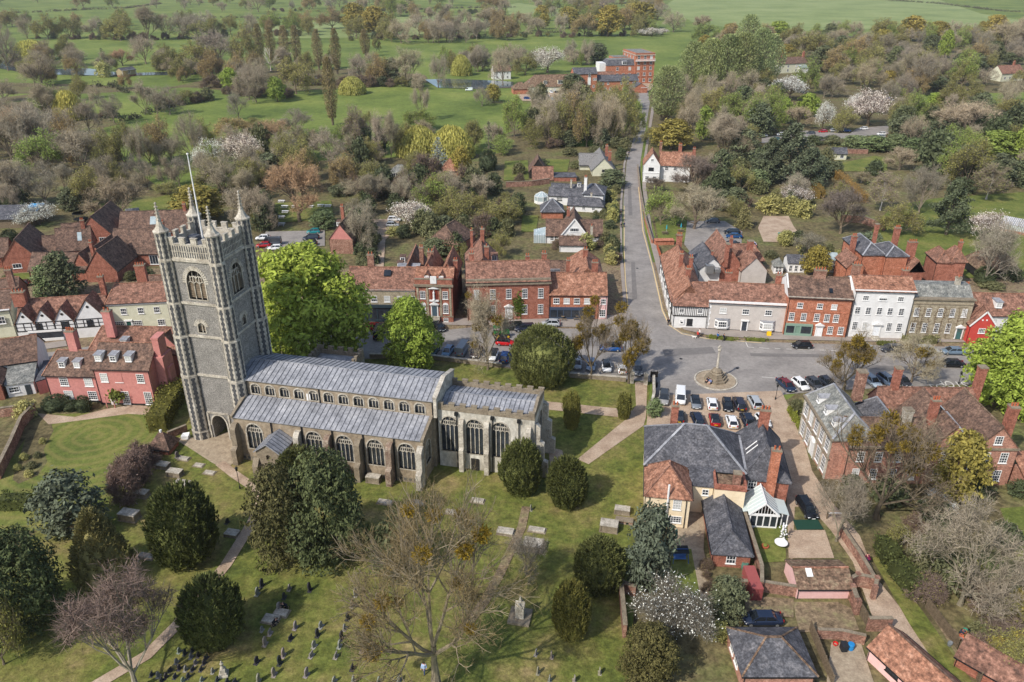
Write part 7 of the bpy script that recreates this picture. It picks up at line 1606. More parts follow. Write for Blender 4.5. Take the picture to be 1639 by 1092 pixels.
def car(kind, q, head, col, label, roofc=None, group=None):
    # head: heading in degrees of the nose, 0 = east, 90 = away from the camera
    if kind not in CP: CP[kind] = car_proto(kind)
    parts, (wm, rm, lm, tm, p1, p2), (f, hw, zb, nose) = CP[kind]
    gpt = P(*q); gpt.z = .08
    o = empty('parked_car' if kind not in ('van','bigvan') else 'parked_van', gpt, R_(head), label, 'van' if kind in ('van','bigvan') else 'car', group)
    c = (*rgb(*col), 1)
    for nm, me, paint in parts: inst(nm, me, o, color=((*rgb(*roofc),1) if (nm == 'roof' and roofc) else c))
    for sx in (f-.78, -f+.76):
        for sy in (-1, 1):
            w = inst('wheel', wm, o, (sx, sy*(hw-.09), .32), (-sy*math.pi/2, 0, 0)); inst('rim', rm, w)
    for sy in (-1, 1):
        inst('headlight', lm, o, (f-.12, sy*hw*.62, zb-.36)); inst('taillight', tm, o, (-f+.02, sy*hw*.72, zb-.12))
    inst('number_plate', p1, o, (f+.0, 0, .45)); inst('number_plate', p2, o, (-f-.02, 0, .62))
    return o
GC = 'cars in the gravel car park'; Z8 = lambda x, y: (1040+x/7.45, 560+y/7.45)
SIL=(168,172,174); WH=(228,228,226); BK=(26,28,32); NV=(30,36,52); DG=(70,74,80); BL=(34,72,128); RD=(160,22,26); LB_=(120,150,176); TEAL=(24,120,124); BR=(60,48,44)
car('suv', Z8(165,610), -103, (152,150,146), 'silver off-roader parked beside the churchyard gate wall', (60,62,64), GC)
car('van', Z8(362,600), -101, WH, 'white van second in the upper car park row', None, GC)
car('mini', Z8(545,665), -96, (120,126,132), 'grey soft-top car facing the house in the upper row', (34,36,40), GC)
car('hatch', Z8(738,675), 82, WH, 'white car with its tail toward the slate roof in the upper row', None, GC)
car('mini', Z8(922,695), -98, BK, 'small black car with pale headlights facing the slate roof', None, GC)
car('estate', Z8(1062,675), 87, (44,42,52), 'dark purple-grey estate beside the silver estate', None, GC)
car('estate', Z8(1245,655), 90, SIL, 'silver estate at the right end of the upper row', None, GC)
car('hatch', Z8(348,830), 80, BK, 'black hatchback at the left end of the lower row', None, GC)
car('estate', Z8(560,860), 90, NV, 'navy estate left of the red car', None, GC)
car('hatch', Z8(768,865), 83, RD, 'red hatchback with black roof in the lower row', (26,28,30), GC)
car('hatch', Z8(970,890), 85, WH, 'white hatchback just right of the red car', None, GC)
car('suv', Z8(1155,870), 90, (34,38,50), 'dark blue estate right of the lower white hatchback', None, GC)
car('mini', Z8(1345,885), -81, WH, 'white hatchback at the right end behind the tall chimney', None, GC)
GW = 'cars along the churchyard wall'; Z7c = lambda x, y: (680+x/4.313, 480+y/4.313)
car('hatch', Z7c(160,375), -104, LB_, 'pale blue car left of the grey van by the wall', None, GW); car('bigvan', Z7c(262,365), 76, (132,138,142), 'grey panel van backed up to the churchyard wall', None, GW); car('hatch', Z7c(358,382), -106, BR, 'dark brown car between grey van and bare lime', None, GW); car('hatch', Z7c(472,400), -100, WH, 'white sports car right of the lime trunk', (40,42,44), GW); car('suv', Z7c(555,415), 80, BL, 'blue car half hidden behind the big yew', None, GW)
car('hatch', Z7c(60,372), -104, (30,70,74), 'dark teal car under the smaller chestnut', None, GW); car('hatch', Z7c(1052,460), -96, SIL, 'silver car emerging from behind the big yew', None, GW); car('hatch', Z7c(1145,468), -96, (150,164,180), 'blue-silver car behind the slender lime', None, GW); car('hatch', Z7c(1253,480), -92, WH, 'white car with dark roof facing the churchyard', (44,46,48), GW); car('mini', Z7c(1360,495), 86, WH, 'small white car backed to the wall near the gate', None, GW); car('suv', Z7c(1467,500), -92, DG, 'dark grey car behind the lime at the gate', None, GW)
car('suv', Z7c(1280,350), 176, (26,84,150), 'bright blue off-roader with black roof crossing the square', (28,30,34)); car('mini', Z7c(555,312), -8, (190,26,30), 'red open car beside the big yew', (30,30,32)); car('suv', Z7c(610,205), 185, BK, 'black pick-up before the Georgian house'); car('suv', Z7c(690,215), 185, NV, 'navy off-roader beside the green tractor'); car('hatch', Z7c(100,205), -60, BK, 'black car outside the niche house'); car('hatch', Z7c(385,205), 190, BR, 'dark car behind the bare lime before the brick house'); car('hatch', Z7c(868,180), 175, SIL, 'silver car outside the corner shop'); car('bigvan', T(6,612,585), 90, (24,28,44), 'tall navy van between the two chestnuts'); car('hatch', T(6,578,555), 176, RD, 'red car behind the navy van')
GS = 'cars parked on the High Street'; Z9 = lambda x, y: (1220+x/4.82, 520+y/4.82)
car('hatch', Z9(300,178), 178, BK, 'black car parked under the brick house', None, GS); car('hatch', Z9(785,195), -2, SIL, 'silver hatchback parked below the white house', None, GS); car('estate', Z9(995,205), 178, (54,56,62), 'charcoal car parked between the silver ones', None, GS); car('estate', Z9(1268,215), -4, SIL, 'silver estate parked before the creeper house', None, GS); car('saloon', Z9(1470,225), 178, (104,122,138), 'grey-blue saloon near the right chestnut', None, GS); car('saloon', Z9(1455,320), 176, BK, 'black saloon driving below the grey-blue one')
car('saloon', Z9(180,485), -75, (34,48,70), 'navy car with maroon soft roof at the square corner', (110,34,36), GS); car('hatch', Z9(292,480), -75, WH, 'white car beside the maroon-roofed navy car', None, GS); car('hatch', Z9(400,475), -76, (60,62,66), 'dark car behind the wide mistletoe lime', None, GS); car('estate', Z9(835,450), -76, (150,164,176), 'silver-blue car behind the manor chimneys', None, GS); car('suv', Z9(960,455), -76, (86,100,118), 'blue-grey car behind the slate roofed wing', None, GS); car('hatch', Z9(1075,455), -76, (50,52,58), 'charcoal car below the two-ball lime', None, GS); car('hatch', Z9(500,470), -76, (40,44,52), 'black car left of the tallest manor stack', None, GS)
GP = 'cars in the pub yard'
car('estate', T(7,1065,102), 178, BK, 'black estate at the back of the pub yard', None, GP); car('saloon', T(7,1075,122), 176, (24,66,110), 'dark blue saloon in the pub yard', None, GP); car('saloon', T(7,1065,160), 176, BK, 'black saloon behind the tiled stable', None, GP); car('van', T(7,985,235), -95, WH, 'white van in the pub delivery yard', None, GP); car('hatch', T(3,975,1055), 178, DG, 'dark car beneath the tan round tree', None, GP)
GT = 'cars in the town car park'
car('bigvan', T(6,105,155), 185, (60,64,70), 'charcoal van in the car park behind the tower', None, GT); car('hatch', T(6,302,100), 184, TEAL, 'teal hatchback in the shady car park', None, GT); car('estate', T(6,290,130), 186, NV, 'navy estate in front of the teal hatchback', None, GT); car('hatch', T(6,62,130), 186, WH, 'white car left of the charcoal van', None, GT); car('hatch', T(6,65,165), 186, RD, 'red car below the charcoal van', None, GT); car('hatch', T(6,120,178), 186, WH, 'white car nearest the big chestnut crown', None, GT); car('hatch', T(6,285,158), 186, BK, 'black car at the front of the shady car park', None, GT); car('hatch', T(6,683,42), 0, WH, 'white car at the top of the gravel drive'); car('hatch', T(6,675,68), 0, SIL, 'silver car behind the golden bush on the drive')
car('hatch', T(5,343,212), -82, (150,24,34), 'red car outside the red garage door'); car('estate', T(5,95,350), 192, (70,44,44), 'maroon-grey car at the left near the brick estate'); car('hatch', T(5,70,372), 192, (86,106,130), 'blue-grey car in the yard behind the bay shop')
GM = 'cars in the mill yard'
for x, y, c, t in ((213,440,WH,'white car by the mill cottages'),(245,442,BK,'black car by the mill cottages'),(196,460,WH,'white car in the middle of the mill yard'),(100,470,BL,'blue car at the left of the mill yard'),(222,475,(110,180,214),'light blue car at the front of the mill yard')): car('hatch', T(3,x,y), -80 if t[0] != 'b' else 10, c, t, None, GM)
GF = 'cars in the far car park'
for x, y, c, t, hd in ((287,628,(170,20,24),'red car in the far car park',180),(343,624,SIL,'silver car right of the red one',0),(400,624,BL,'blue car under the far budding tree',0),(480,614,WH,'white car alone on the far drive',178),(565,640,WH,'white car at the right end of the far car park',178),(560,652,SIL,'silver car behind the right-hand white one',178),(215,664,WH,'white car left of the two dark ones',200),(240,662,SIL,'pale silver car beside the left white one',200),(268,664,NV,'navy car in the near far row',200),(312,660,BK,'black car ending the near far row',200),(230,636,DG,'grey car behind the red one',180),(90,642,WH,'white car seen past the cedar',180),(65,665,(30,90,100),'teal car behind the cedar',180),(5,648,WH,'white car left of the cedar',180)): car('hatch', T(4,x,y), hd, c, t, None, GF)
car('saloon', T('B',1200,812), 180, (34,44,64), 'navy saloon behind the hipped slate garage'); car('estate', T('C',210,290), -86, BK, 'black car in shade beside the conservatory'); car('mini', T(7,1160,160), 90, (196,184,206), 'car under a lilac cover in the pub yard pen', (196,184,206)); car('van', T(2,1035,430), 178, (206,214,208), 'pale vehicle on the river bank by the white cottage')
# tractor
tq = P(*Z7c(520,262)); o = empty('tractor', tq, R_(15), 'green tractor with yellow wheels parked beside the big yew', 'tractor')
b = MB(); b.box(-.2,-.45,.9,1.9,.45,1.6); b.box(-1.2,-.6,.8,-.2,.6,1.3); b.build('body', M['any'], o, color=(*rgb(36,110,50),1)); b = MB(); b.box(-1.3,-.7,2.5,.0,.7,2.65); 
for sx in (-1.2,-.1):
    for sy in (-.62,.62): b.bar((sx,sy,1.3),(sx,sy,2.5),.08,.08)
b.build('cab', M['any'], o, color=(*rgb(36,110,50),1))
for sx, sy, rr in ((-.8,-.85,.75),(-.8,.85,.75),(1.5,-.7,.45),(1.5,.7,.45)):
    w = MB(); w.lathe([(0,-.2),(rr,-.2),(rr,.2),(0,.2)],14); wo = w.build('wheel', M['tyre'], o, loc=(sx,sy,rr), rot=(math.pi/2,0,0)); w = MB(); w.lathe([(0,-.22),(rr*.6,-.22),(rr*.6,.22),(0,.22)],12); w.build('rim', M['any'], wo, color=(*rgb(220,180,40),1))
# ------------------------------------------------------------------ market cross
g = P(1145.5, 609); o = empty('market_cross', g+Vector((0,0,.09)), .2, 'stone war memorial cross on octagonal steps in the square', 'memorial')
b = MB(); b.lathe([(3.6,0),(3.6,.08)],40); b.build('cobbled_plinth', M['flag'], o); b = MB()
b.lathe([(3.95,-.05),(3.95,.12),(3.68,.12),(3.68,-.04)],40); b.build('kerb', M['stone'], o)
b = MB()
for r0, z0, z1 in ((2.15,.08,.5),(1.75,.5,.9),(1.4,.9,1.3)): b.ngon(0,0,z0,z1,r0,r0,8)
b.build('steps', M['stoned'], o); b = MB(); b.lathe([(1.2,1.3),(1.25,1.6),(1.0,1.75),(1.05,2.0),(.8,2.3),(.35,2.5),(.3,2.6)],8); b.build('pedestal', M['stoned'], o)
b = MB(); b.ngon(0,0,2.5,6.0,.26,.17,8); b.build('shaft', M['stone'], o); b = MB(); b.ngon(0,0,5.9,6.15,.17,.34,8); b.ngon(0,0,6.15,6.5,.34,.3,8); b.extr([(-.42,-.14,6.75),(0,-.14,6.4),(.42,-.14,6.75),(0,-.14,7.2)],(0,.28,0)); b.build('cross_head', M['stone'], o)
# ------------------------------------------------------------------ people
def figure(q, face, top, legs, label, pose='stand', hair=(60,44,34), z=.0, extra=None, scl=1.0):
    g = q if isinstance(q, Vector) else P(*q); o = empty('person', g+Vector((0,0,z)), R_(face), label, 'person'); o.scale = (scl,)*3
    # facing +x; joints: hip, chest, neck, head, shoulders, elbows, wrists, knees, ankles, toes
    J = dict(pel=(0,0,.95), chest=(.0,0,1.32), neck=(.01,0,1.5), head=(.03,0,1.62), crown=(.02,0,1.74))
    if pose == 'walk':
        J.update(lk=(.16,.1,.52), la=(.2,.1,.08), lt=(.36,.11,.04), rk=(.02,-.1,.5), ra=(-.26,-.1,.14), rt=(-.13,-.11,.04), le=(-.12,.24,1.12), lw=(-.02,.25,.9), re=(.1,-.24,1.12), rw=(.24,-.23,.94))
    elif pose == 'sit':
        J.update(pel=(0,0,.5), chest=(-.04,0,.86), neck=(-.02,0,1.04), head=(.02,0,1.15), crown=(.0,0,1.28), lk=(.42,.12,.5), la=(.46,.13,.08), lt=(.6,.14,.04), rk=(.42,-.12,.48), ra=(.52,-.13,.08), rt=(.66,-.14,.04), le=(.12,.24,.72), lw=(.32,.16,.62), re=(.12,-.24,.72), rw=(.32,-.16,.62))
    elif pose == 'kneel':
        J.update(pel=(0,0,.5), chest=(.3,0,.78), neck=(.45,0,.88), head=(.54,0,.92), crown=(.64,0,1.0), lk=(.2,.12,.08), la=(-.2,.13,.08), lt=(-.34,.13,.05), rk=(.22,-.12,.08), ra=(-.2,-.13,.08), rt=(-.34,-.13,.05), le=(.42,.24,.56), lw=(.58,.14,.36), re=(.44,-.24,.56), rw=(.62,-.12,.38))
    elif pose == 'ride':
        J.update(pel=(-.2,0,1.0), chest=(.08,0,1.36), neck=(.2,0,1.5), head=(.27,0,1.6), crown=(.28,0,1.74), lk=(.18,.12,.82), la=(.1,.13,.42), lt=(.24,.13,.38), rk=(.1,-.12,.7), ra=(.0,-.13,.26), rt=(.14,-.13,.22), le=(.3,.25,1.16), lw=(.52,.22,1.04), re=(.3,-.25,1.16), rw=(.52,-.22,1.04))
    else:
        J.update(lk=(.02,.1,.5), la=(0,.11,.08), lt=(.15,.13,.04), rk=(.02,-.1,.5), ra=(0,-.11,.08), rt=(.15,-.13,.04), le=(-.02,.26,1.14), lw=(.06,.26,.9), re=(-.02,-.26,1.14), rw=(.08,-.25,.9))
    c = Vector(J['chest'])
    J['ls'] = tuple(c+Vector((0,.18,.1))); J['rs'] = tuple(c+Vector((0,-.18,.1)))
    rad = dict(pel=.15, chest=.16, neck=.06, head=.095, crown=.07, ls=.075, rs=.075, le=.05, re=.05, lw=.035, rw=.035, lk=.07, rk=.07, la=.045, ra=.045, lt=.04, rt=.04)
    E = [('pel','chest'),('chest','neck'),('neck','head'),('head','crown'),('chest','ls'),('ls','le'),('le','lw'),('chest','rs'),('rs','re'),('re','rw'),('pel','lk'),('lk','la'),('la','lt'),('pel','rk'),('rk','ra'),('ra','rt')]
    def skin(names, edges, grow, name, m, parent, color, root):
        keys = [root]+[k for k in names if k != root]; me = bpy.data.meshes.new(name); ix = {k:i for i, k in enumerate(keys)}
        vs = [J[k] for k in keys]; es = [(ix[a], ix[b]) for a, b in edges]; rr = [rad[k]+grow for k in keys]
        if grow == 0:                                   # five separate fingers on each hand
            for side in ('l','r'):
                wv = Vector(J[side+'w']); ev = Vector(J[side+'e']); d = (wv-ev).normalized(); sd = d.cross(Vector((1,0,.2))).normalized()
                palm = len(vs); vs.append(tuple(wv+d*.07)); rr.append(.028); es.append((ix[side+'w'], palm))
                for i_, (off, ln) in enumerate(((-.03,.075),(-.01,.09),(.01,.085),(.03,.065),(.045,.045))):
                    vs.append(tuple(wv+d*(.07+ln if i_ < 4 else .06)+sd*off+Vector((.02,0,0)))); rr.append(.009); es.append((palm, len(vs)-1))
        me.from_pydata(vs, es, []); ob = inst(name, me, parent, color=color)
        md = ob.modifiers.new('skin','SKIN'); sl = me.skin_vertices[0].data
        for i, v in enumerate(sl): v.radius = (rr[i], rr[i]); v.use_root = (i == 0)
        ob.modifiers.new('sub','SUBSURF').levels = 1; ob.modifiers['sub'].render_levels = 1; me.materials.append(m); return ob
    skin(list(rad), E, 0, 'body', M['skin'], o, (1,1,1,1), 'pel')
    for ob in o.children: 
        ob.modifiers['sub'].render_levels = 1
    skin(['chest','pel','ls','le','rs','re','neck'], [('pel','chest'),('chest','ls'),('ls','le'),('chest','rs'),('rs','re')], .025, 'jacket', M['any'], o, (*rgb(*top),1), 'pel') if False else None
    j = MB(); cl = lambda a: Vector(J[a])
    for s_ in ('l','r'):
        j.tube(cl(s_+'s'), cl(s_+'e'), .095, .075, 8, 0, True); j.tube(cl(s_+'e'), cl(s_+'e')+(cl(s_+'w')-cl(s_+'e'))*.88, .075, .055, 8, 0, True)
    pv, cv = cl('pel'), cl('chest'); ax = (cv-pv).normalized(); tv = cv+ax*.16
    for a, b, r0, r1 in ((pv-ax*.06, pv+(cv-pv)*.5, .2, .19), (pv+(cv-pv)*.5, cv+ax*.05, .19, .21), (cv+ax*.05, tv, .21, .1)): j.tube(a, b, r0, r1, 10, 0, True)
    j.build('jacket', M['any'], o, color=(*rgb(*top),1))
    t = MB()
    for s_ in ('l','r'):
        hp = pv+Vector((0,.08 if s_ == 'l' else -.08, -.02)); t.tube(hp, cl(s_+'k'), .12, .09, 8, 0, True); t.tube(cl(s_+'k'), cl(s_+'a'), .09, .065, 8, 0, True)
    t.build('trousers', M['any'], o, color=(*rgb(*legs),1))
    sh = MB()
    for s_ in ('l','r'): sh.ball(tuple((cl(s_+'a')+cl(s_+'t'))/2+Vector((0,0,-.02))), .13,.06,.06,8,5)
    sh.build('shoes', M['tyre'], o)
    h_ = cl('head'); hb = MB(); hb.ball(tuple(h_+Vector((-.025,0,.05))), .115,.105,.115,10,7); hb.build('hair', M['any'], o, color=(*rgb(*hair),1))
    fc = MB(); fx = Vector((.095,0,0))
    fc.ball(tuple(h_+Vector((.11,0,-.0))), .02,.014,.022,6,4)
    for s_ in (-1,1): fc.ball(tuple(h_+Vector((.0,s_*.1,-.01))), .02,.012,.03,6,4)
    fc.build('nose_and_ears', M['skin'], o)
    ey = MB()
    for s_ in (-1,1): ey.ball(tuple(h_+Vector((.088,s_*.034,.02))), .012,.013,.009,6,4)
    ey.box(h_.x+.092, -.022, h_.z-.05, h_.x+.1, .022, h_.z-.042); ey.build('eyes_and_mouth', M['any'], o, color=(.05,.02,.02,1))
    return o
Z2 = lambda x, y: (1000+x/6.067, 370+y/6.067)
figure(Z2(420,915), 60, (30,34,44), (60,62,70), 'person in a dark coat standing at the pub corner')
figure(Z2(705,1040), 0, (200,60,50), (40,44,60), 'person in a red jacket walking a white dog', 'walk'); figure(Z2(722,1020), 0, (220,214,206), (60,70,90), 'person in a pale top walking behind the red jacket', 'walk')
figure(Z2(900,1055), 180, (34,96,150), (34,38,50), 'person in a blue jacket crossing before the grey house', 'walk'); figure(Z2(958,1070), 10, (40,42,46), (34,36,40), 'person in black walking right of the blue jacket', 'walk')
figure((1132.5,613.5), 200, (34,38,54), (40,42,52), 'person in navy sitting on the memorial steps', 'sit', z=.05); figure((1136.5,616), 215, (110,124,160), (190,160,140), 'person in a blue checked shirt sitting on the memorial steps', 'sit', z=.05)
figure(T(3,543,1020), 100, (30,32,38), (30,32,38), 'person in black on the lane pavement by the white house', 'walk'); figure(T(3,557,1075), 100, (50,60,90), (30,34,44), 'right-hand person of the pair walking up the lane', 'walk'); figure(T(3,544,1078), 100, (40,42,48), (40,44,60), 'left-hand person of the pair walking up the lane', 'walk'); figure(T(3,580,735), 280, (40,60,90), (30,32,40), 'distant person walking down the lane by the hedge', 'walk')
figure(T('A',820,1052), 250, (170,190,222), (60,76,110), 'person in a pale blue top walking among headstones', 'walk'); figure(T('A',172,745), 200, (22,26,40), (24,26,30), 'person in black kneeling at a grave', 'kneel'); figure(T('A',112,828), 30, (26,28,34), (28,30,36), 'person in dark clothes crouching beside a pale ledger', 'kneel')
figure(Z2(905,415), 250, (40,120,180), (30,34,44), 'person in a blue top in the pub delivery yard')
cyq = P(*T('C',492,542)); figure(cyq, 118, (110,30,62), (40,56,90), 'cyclist in a maroon jacket riding up the lane', 'ride', z=.12)
o = empty('bicycle', cyq+Vector((0,0,.12)), R_(118), 'black bicycle under the maroon cyclist', 'bicycle')
for x in (-.52,.52):
    w = MB(); n = 18
    for i in range(n):
        a, b_ = 2*math.pi*i/n, 2*math.pi*(i+1)/n; w.tube((.33*math.cos(a),0,.33*math.sin(a)),(.33*math.cos(b_),0,.33*math.sin(b_)),.02,.02,4)
    for i in range(6): a = math.pi*i/6; w.tube((.33*math.cos(a),0,.33*math.sin(a)),(-.33*math.cos(a),0,-.33*math.sin(a)),.005,.005,3)
    w.build('wheel', M['tyre'], o, loc=(x,0,.34))
w = MB(); pts = {'h':(-.52,0,.34),'b':(-.05,0,.34),'s':(-.2,0,.85),'f':(.42,0,.85),'w':(.52,0,.34)}
for a, b_ in (('h','b'),('h','s'),('b','s'),('b','f'),('s','f'),('f','w')): w.tube(pts[a], pts[b_], .022,.022,6)
w.build('frame', M['iron'], o); w = MB(); w.tube((.44,-.28,1.02),(.44,.28,1.02),.016,.016,6,0,True); w.tube((.42,0,.85),(.44,0,1.02),.016,.016,6); w.build('handlebar', M['iron'], o); w = MB(); w.ball((-.22,0,.9),.14,.07,.04,8,5); w.build('saddle', M['tyre'], o)
# white dog
dq = P(*Z2(672,1045)); o = empty('dog', dq, R_(170), 'fluffy white dog on the street by the red jacket', 'dog'); me = bpy.data.meshes.new('dog_body')
dv = [(0,0,.42),(-.28,0,.44),(.22,0,.45),(.36,0,.58),(.48,0,.6),(.6,0,.56),(-.28,.09,.28),(-.33,.09,.16),(-.28,.09,.03),(-.28,-.09,.28),(-.33,-.09,.16),(-.28,-.09,.03),(.22,.09,.25),(.23,.09,.03),(.22,-.09,.25),(.23,-.09,.03),(-.42,0,.52),(-.52,0,.62)]
me.from_pydata(dv, [(0,1),(0,2),(2,3),(3,4),(4,5),(1,6),(6,7),(7,8),(1,9),(9,10),(10,11),(2,12),(12,13),(2,14),(14,15),(1,16),(16,17)], []); ob = inst('body', me, o, color=(*rgb(226,222,212),1)); ob.modifiers.new('skin','SKIN')
for i, v in enumerate(me.skin_vertices[0].data): r0 = [.14,.13,.16,.1,.1,.045,.07,.035,.035,.07,.035,.035,.05,.035,.05,.035,.04,.03][i]; v.radius = (r0,r0); v.use_root = (i == 0)
ob.modifiers.new('sub','SUBSURF'); me.materials.append(M['any']); e = MB(); 
for s_ in (-1,1): e.ball((.44,s_*.09,.64),.04,.02,.07,6,4)
e.build('ears', M['any'], o, color=(*rgb(200,192,176),1))
# ------------------------------------------------------------------ graves
GR = random.Random(41)
def slab_mesh(kind):
    b = MB(); w, h, t = {'round':(.62,.95,.12),'tall':(.66,1.3,.13),'square':(.7,.8,.12),'ogee':(.64,1.05,.12)}[kind]
    if kind == 'square': out = [(-w/2,0),(w/2,0),(w/2,h),(-w/2,h)]
    elif kind == 'ogee': out = [(-w/2,0),(w/2,0),(w/2,h*.78),(w*.28,h*.86),(0,h),(-w*.28,h*.86),(-w/2,h*.78)]
    else: out = [(-w/2,0),(w/2,0),(w/2,h-w/2)]+[(w/2*math.cos(math.pi*i/10),h-w/2+w/2*math.sin(math.pi*i/10)) for i in range(1,10)]+[(-w/2,h-w/2)]
    b.extr([(-t/2,y,z-.1) for y, z in out], (t,0,0)); return b.data('headstone_slab', M['grave'])
M['grave'] = mat('weathered_gravestone', [(.6,.6,.58),(1.0,1.0,.98)], 2.2, .9, 7, .25, .2, 10, objcol=True)
SM = {k: slab_mesh(k) for k in ('round','tall','square','ogee')}
bs = MB(); bs.box(-.25,-.42,-.1,.25,.42,.1); BASE = bs.data('headstone_base', M['grave'])
def grave(q, kind, tone, phrase, s=1.0):
    g = P(*q); o = empty('headstone', g, R_(-12+GR.uniform(-9,9))); c = (*[t*GR.uniform(.9,1.1) for t in rgb(*tone)],1)
    inst('slab', SM[kind], o, None, (0,R_(GR.uniform(-5,5)),0), (s,s,s*GR.uniform(.9,1.1)), c); inst('base', BASE, o, None, None, (s,s,s), c); series(o, phrase, 'headstone', q[0], 'headstones in the churchyard'); return o
for i, (x, y) in enumerate([(57,642),(35,682),(185,657),(283,662),(162,697),(140,752),(213,840),(192,892),(334,834),(319,875),(303,927),(289,972),(157,970),(142,1007),(33,1002),(115,1060),(446,845),(431,890),(421,927),(404,975),(527,947),(540,892),(550,842),(481,1032),(266,1062),(499,687),(600,699),(481,737),(585,747),(460,797),(72,917),(95,867),(395,1092),(485,1095),(605,1092),(700,1088),(40,1092)]):
    dark = i in (0,3,4,9,7,13,14,17,23,29); grave(T('A',x,y), ('round','tall','ogee','square')[i%4 if i % 3 else 1], (62,62,64) if dark else (150,146,138), 'dark grey headstone on the open churchyard grass' if dark else 'pale upright headstone on the open churchyard grass')
for i, (x, y) in enumerate([(843,952),(870,962),(905,947),(898,977),(932,972),(970,982),(920,1007),(960,1007),(945,1037),(872,1037),(842,1032),(905,1037),(1000,1047),(885,1072),(823,1072),(948,1087),(1020,1087),(712,1062),(745,1067),(780,1072),(800,1042),(830,1002),(1210,667),(1228,642),(1232,852),(1205,1002),(760,1090),(860,1090),(1068,1098),(1105,1098)]): grave(T(9,x,y), ('round','ogee','square')[i%3], (78,78,80) if i % 3 else (150,148,142), 'small grey headstone crowded below the dome yew' if i % 3 else 'pale small headstone crowded below the dome yew', .8)
for x, y in ((150,1052),(205,1088),(320,1088),(215,977),(440,1052),(118,285),(140,965)): grave(T('B',x,y), 'tall', (160,154,140), 'slim pale headstone near the golden-green yew', .8)
grave(T(9,1068,345), 'round', (70,70,68), 'dark round-topped headstone right of the largest west yew'); grave(T(9,835,35), 'round', (130,126,116), 'tall grey headstone by the brick hut', 1.2); grave(T(9,798,185), 'round', (140,136,126), 'grey headstone at the back of the west yew')
def tomb(q, l, w, h, label, m='stoned', rz=-12.6, lid=True, sunk=0):
    g = P(*q); o = empty('table_tomb' if h > .35 else 'ledger_stone', g, R_(rz), label, 'tomb', None)
    b = MB(); b.box(-l/2-.18,-w/2-.18,-.1,l/2+.18,w/2+.18,.12); b.build('plinth', M['stoned'], o)
    if h > .35:
        b = MB(); b.box(-l/2,-w/2,.12,l/2,w/2,h)
        for x in (-l/2,l/2): 
            for y in (-w/2,w/2): b.box(x-.09,y-.09,.12,x+.09,y+.09,h-.02)
        b.build('chest', M[m], o); b = MB(); b.box(-l/2-.12,-w/2-.12,h,l/2+.12,w/2+.12,h+.12); b.build('lid', M['stoned' if m == 'oldbrick' else 'stone'], o)
    else: b = MB(); b.box(-l/2,-w/2,.12,l/2,w/2,h+.02); b.build('slab', M['stone'], o)
for a in ((T(9,765,82),1.9,1,.6,'chest tomb nearest the brick hut'),(T(9,825,120),2,1,.8,'paler chest tomb below the hut'),(T(9,665,218),2,1,.8,'chest tomb against the copper shrub hedge'),(T(9,612,325),2.4,1.3,1.1,'large stepped chest tomb beside the conical cypress'),(T(9,860,172),2,1,.7,'chest tomb touching the top of the west yew'),(T(9,1092,400),1.6,1,.4,'low kerbed tomb right of the west yew'),(T(9,865,45),1.6,.8,.3,'low coffin slab by the brick hut'),(T(9,935,75),1.4,.8,.2,'flat ledger beside the stone-flagged path'),(T(9,985,110),1.6,.8,.2,'flat sunken ledger inside the path bend'),(T(9,690,505),2,.8,.35,'body stone right of the conical cypress'),
    (T('A',635,250),2,.9,.3,'pale ledger below the aisle buttress'),(T('A',790,252),1.8,.8,.3,'pale ledger behind the great bare tree'),(T('A',950,297),1.7,.8,.3,'white ledger right of the great bare tree limbs'),(T('A',1200,392),2,1,.4,'pale low tomb beside the small leafless tree'),(T('A',582,150),1.9,.9,1.0,'chest tomb tucked between aisle buttresses'),(T('A',1070,243),1.8,.9,.3,'ledger below the chancel wall'),(T('A',100,800),1.8,1.2,.3,'bright pale ledger beside the crouching person'),(T('A',148,770),1.6,1,.3,'pale ledger in front of the kneeling person'),
    (T('B',145,380),2.2,.9,.3,'long pale ledger left of the two lawn tombs'),(T('B',545,297),1.9,.9,.8,'pale chest tomb alone on the lawn by the yellow house'),(T('B',483,375),2.2,1.4,1.1,'large chest tomb on a wide plinth'),(T('B',555,340),2.2,.8,.4,'low brick tomb beside the large chest tomb'),(T('B',128,462),2.4,1.6,.9,'mossy chest tomb by the small leafless tree'),(T('B',10,392),1.6,.9,.3,'flat ledger at the foot of the worn path')): tomb(*a, m='oldbrick' if 'brick tomb' in a[4] else 'stoned')
g = P(*T('B',66,790)); o = empty('monument', g, R_(-12), 'gothic spired stone monument on a square kerb', 'monument'); b = MB(); b.box(-1.3,-1.3,-.1,1.3,1.3,.35); b.build('kerb', M['stoned'], o); b = MB(); b.box(-.5,-.5,.35,.5,.5,2.0); b.build('shaft', M['stone'], o); b = MB()
for i in range(4): a = i*math.pi/2; b.extr([(.55*math.cos(a)-.5*math.sin(a),.55*math.sin(a)+.5*math.cos(a),1.9),(.55*math.cos(a)+.5*math.sin(a),.55*math.sin(a)-.5*math.cos(a),1.9),(.55*math.cos(a),.55*math.sin(a),2.7)],(-.3*math.cos(a),-.3*math.sin(a),0))
b.ngon(0,0,2.0,3.6,.45,.04,4); b.build('spire', M['stone'], o)
g = P(*T(9,1052,1058)); o = empty('monument', g, .2, 'pale angel figure on a stepped pedestal', 'monument'); b = MB(); b.box(-.5,-.5,-.1,.5,.5,.25); b.box(-.38,-.38,.25,.38,.38,.5); b.box(-.28,-.28,.5,.28,.28,1.0); b.build('pedestal', M['stone'], o); b = MB(); b.lathe([(.2,1.0),(.22,1.1),(.15,1.5),(.2,1.75),(.08,1.85),(.1,1.95),(.07,2.08),(0,2.1)],10); b.build('figure', M['stone'], o)
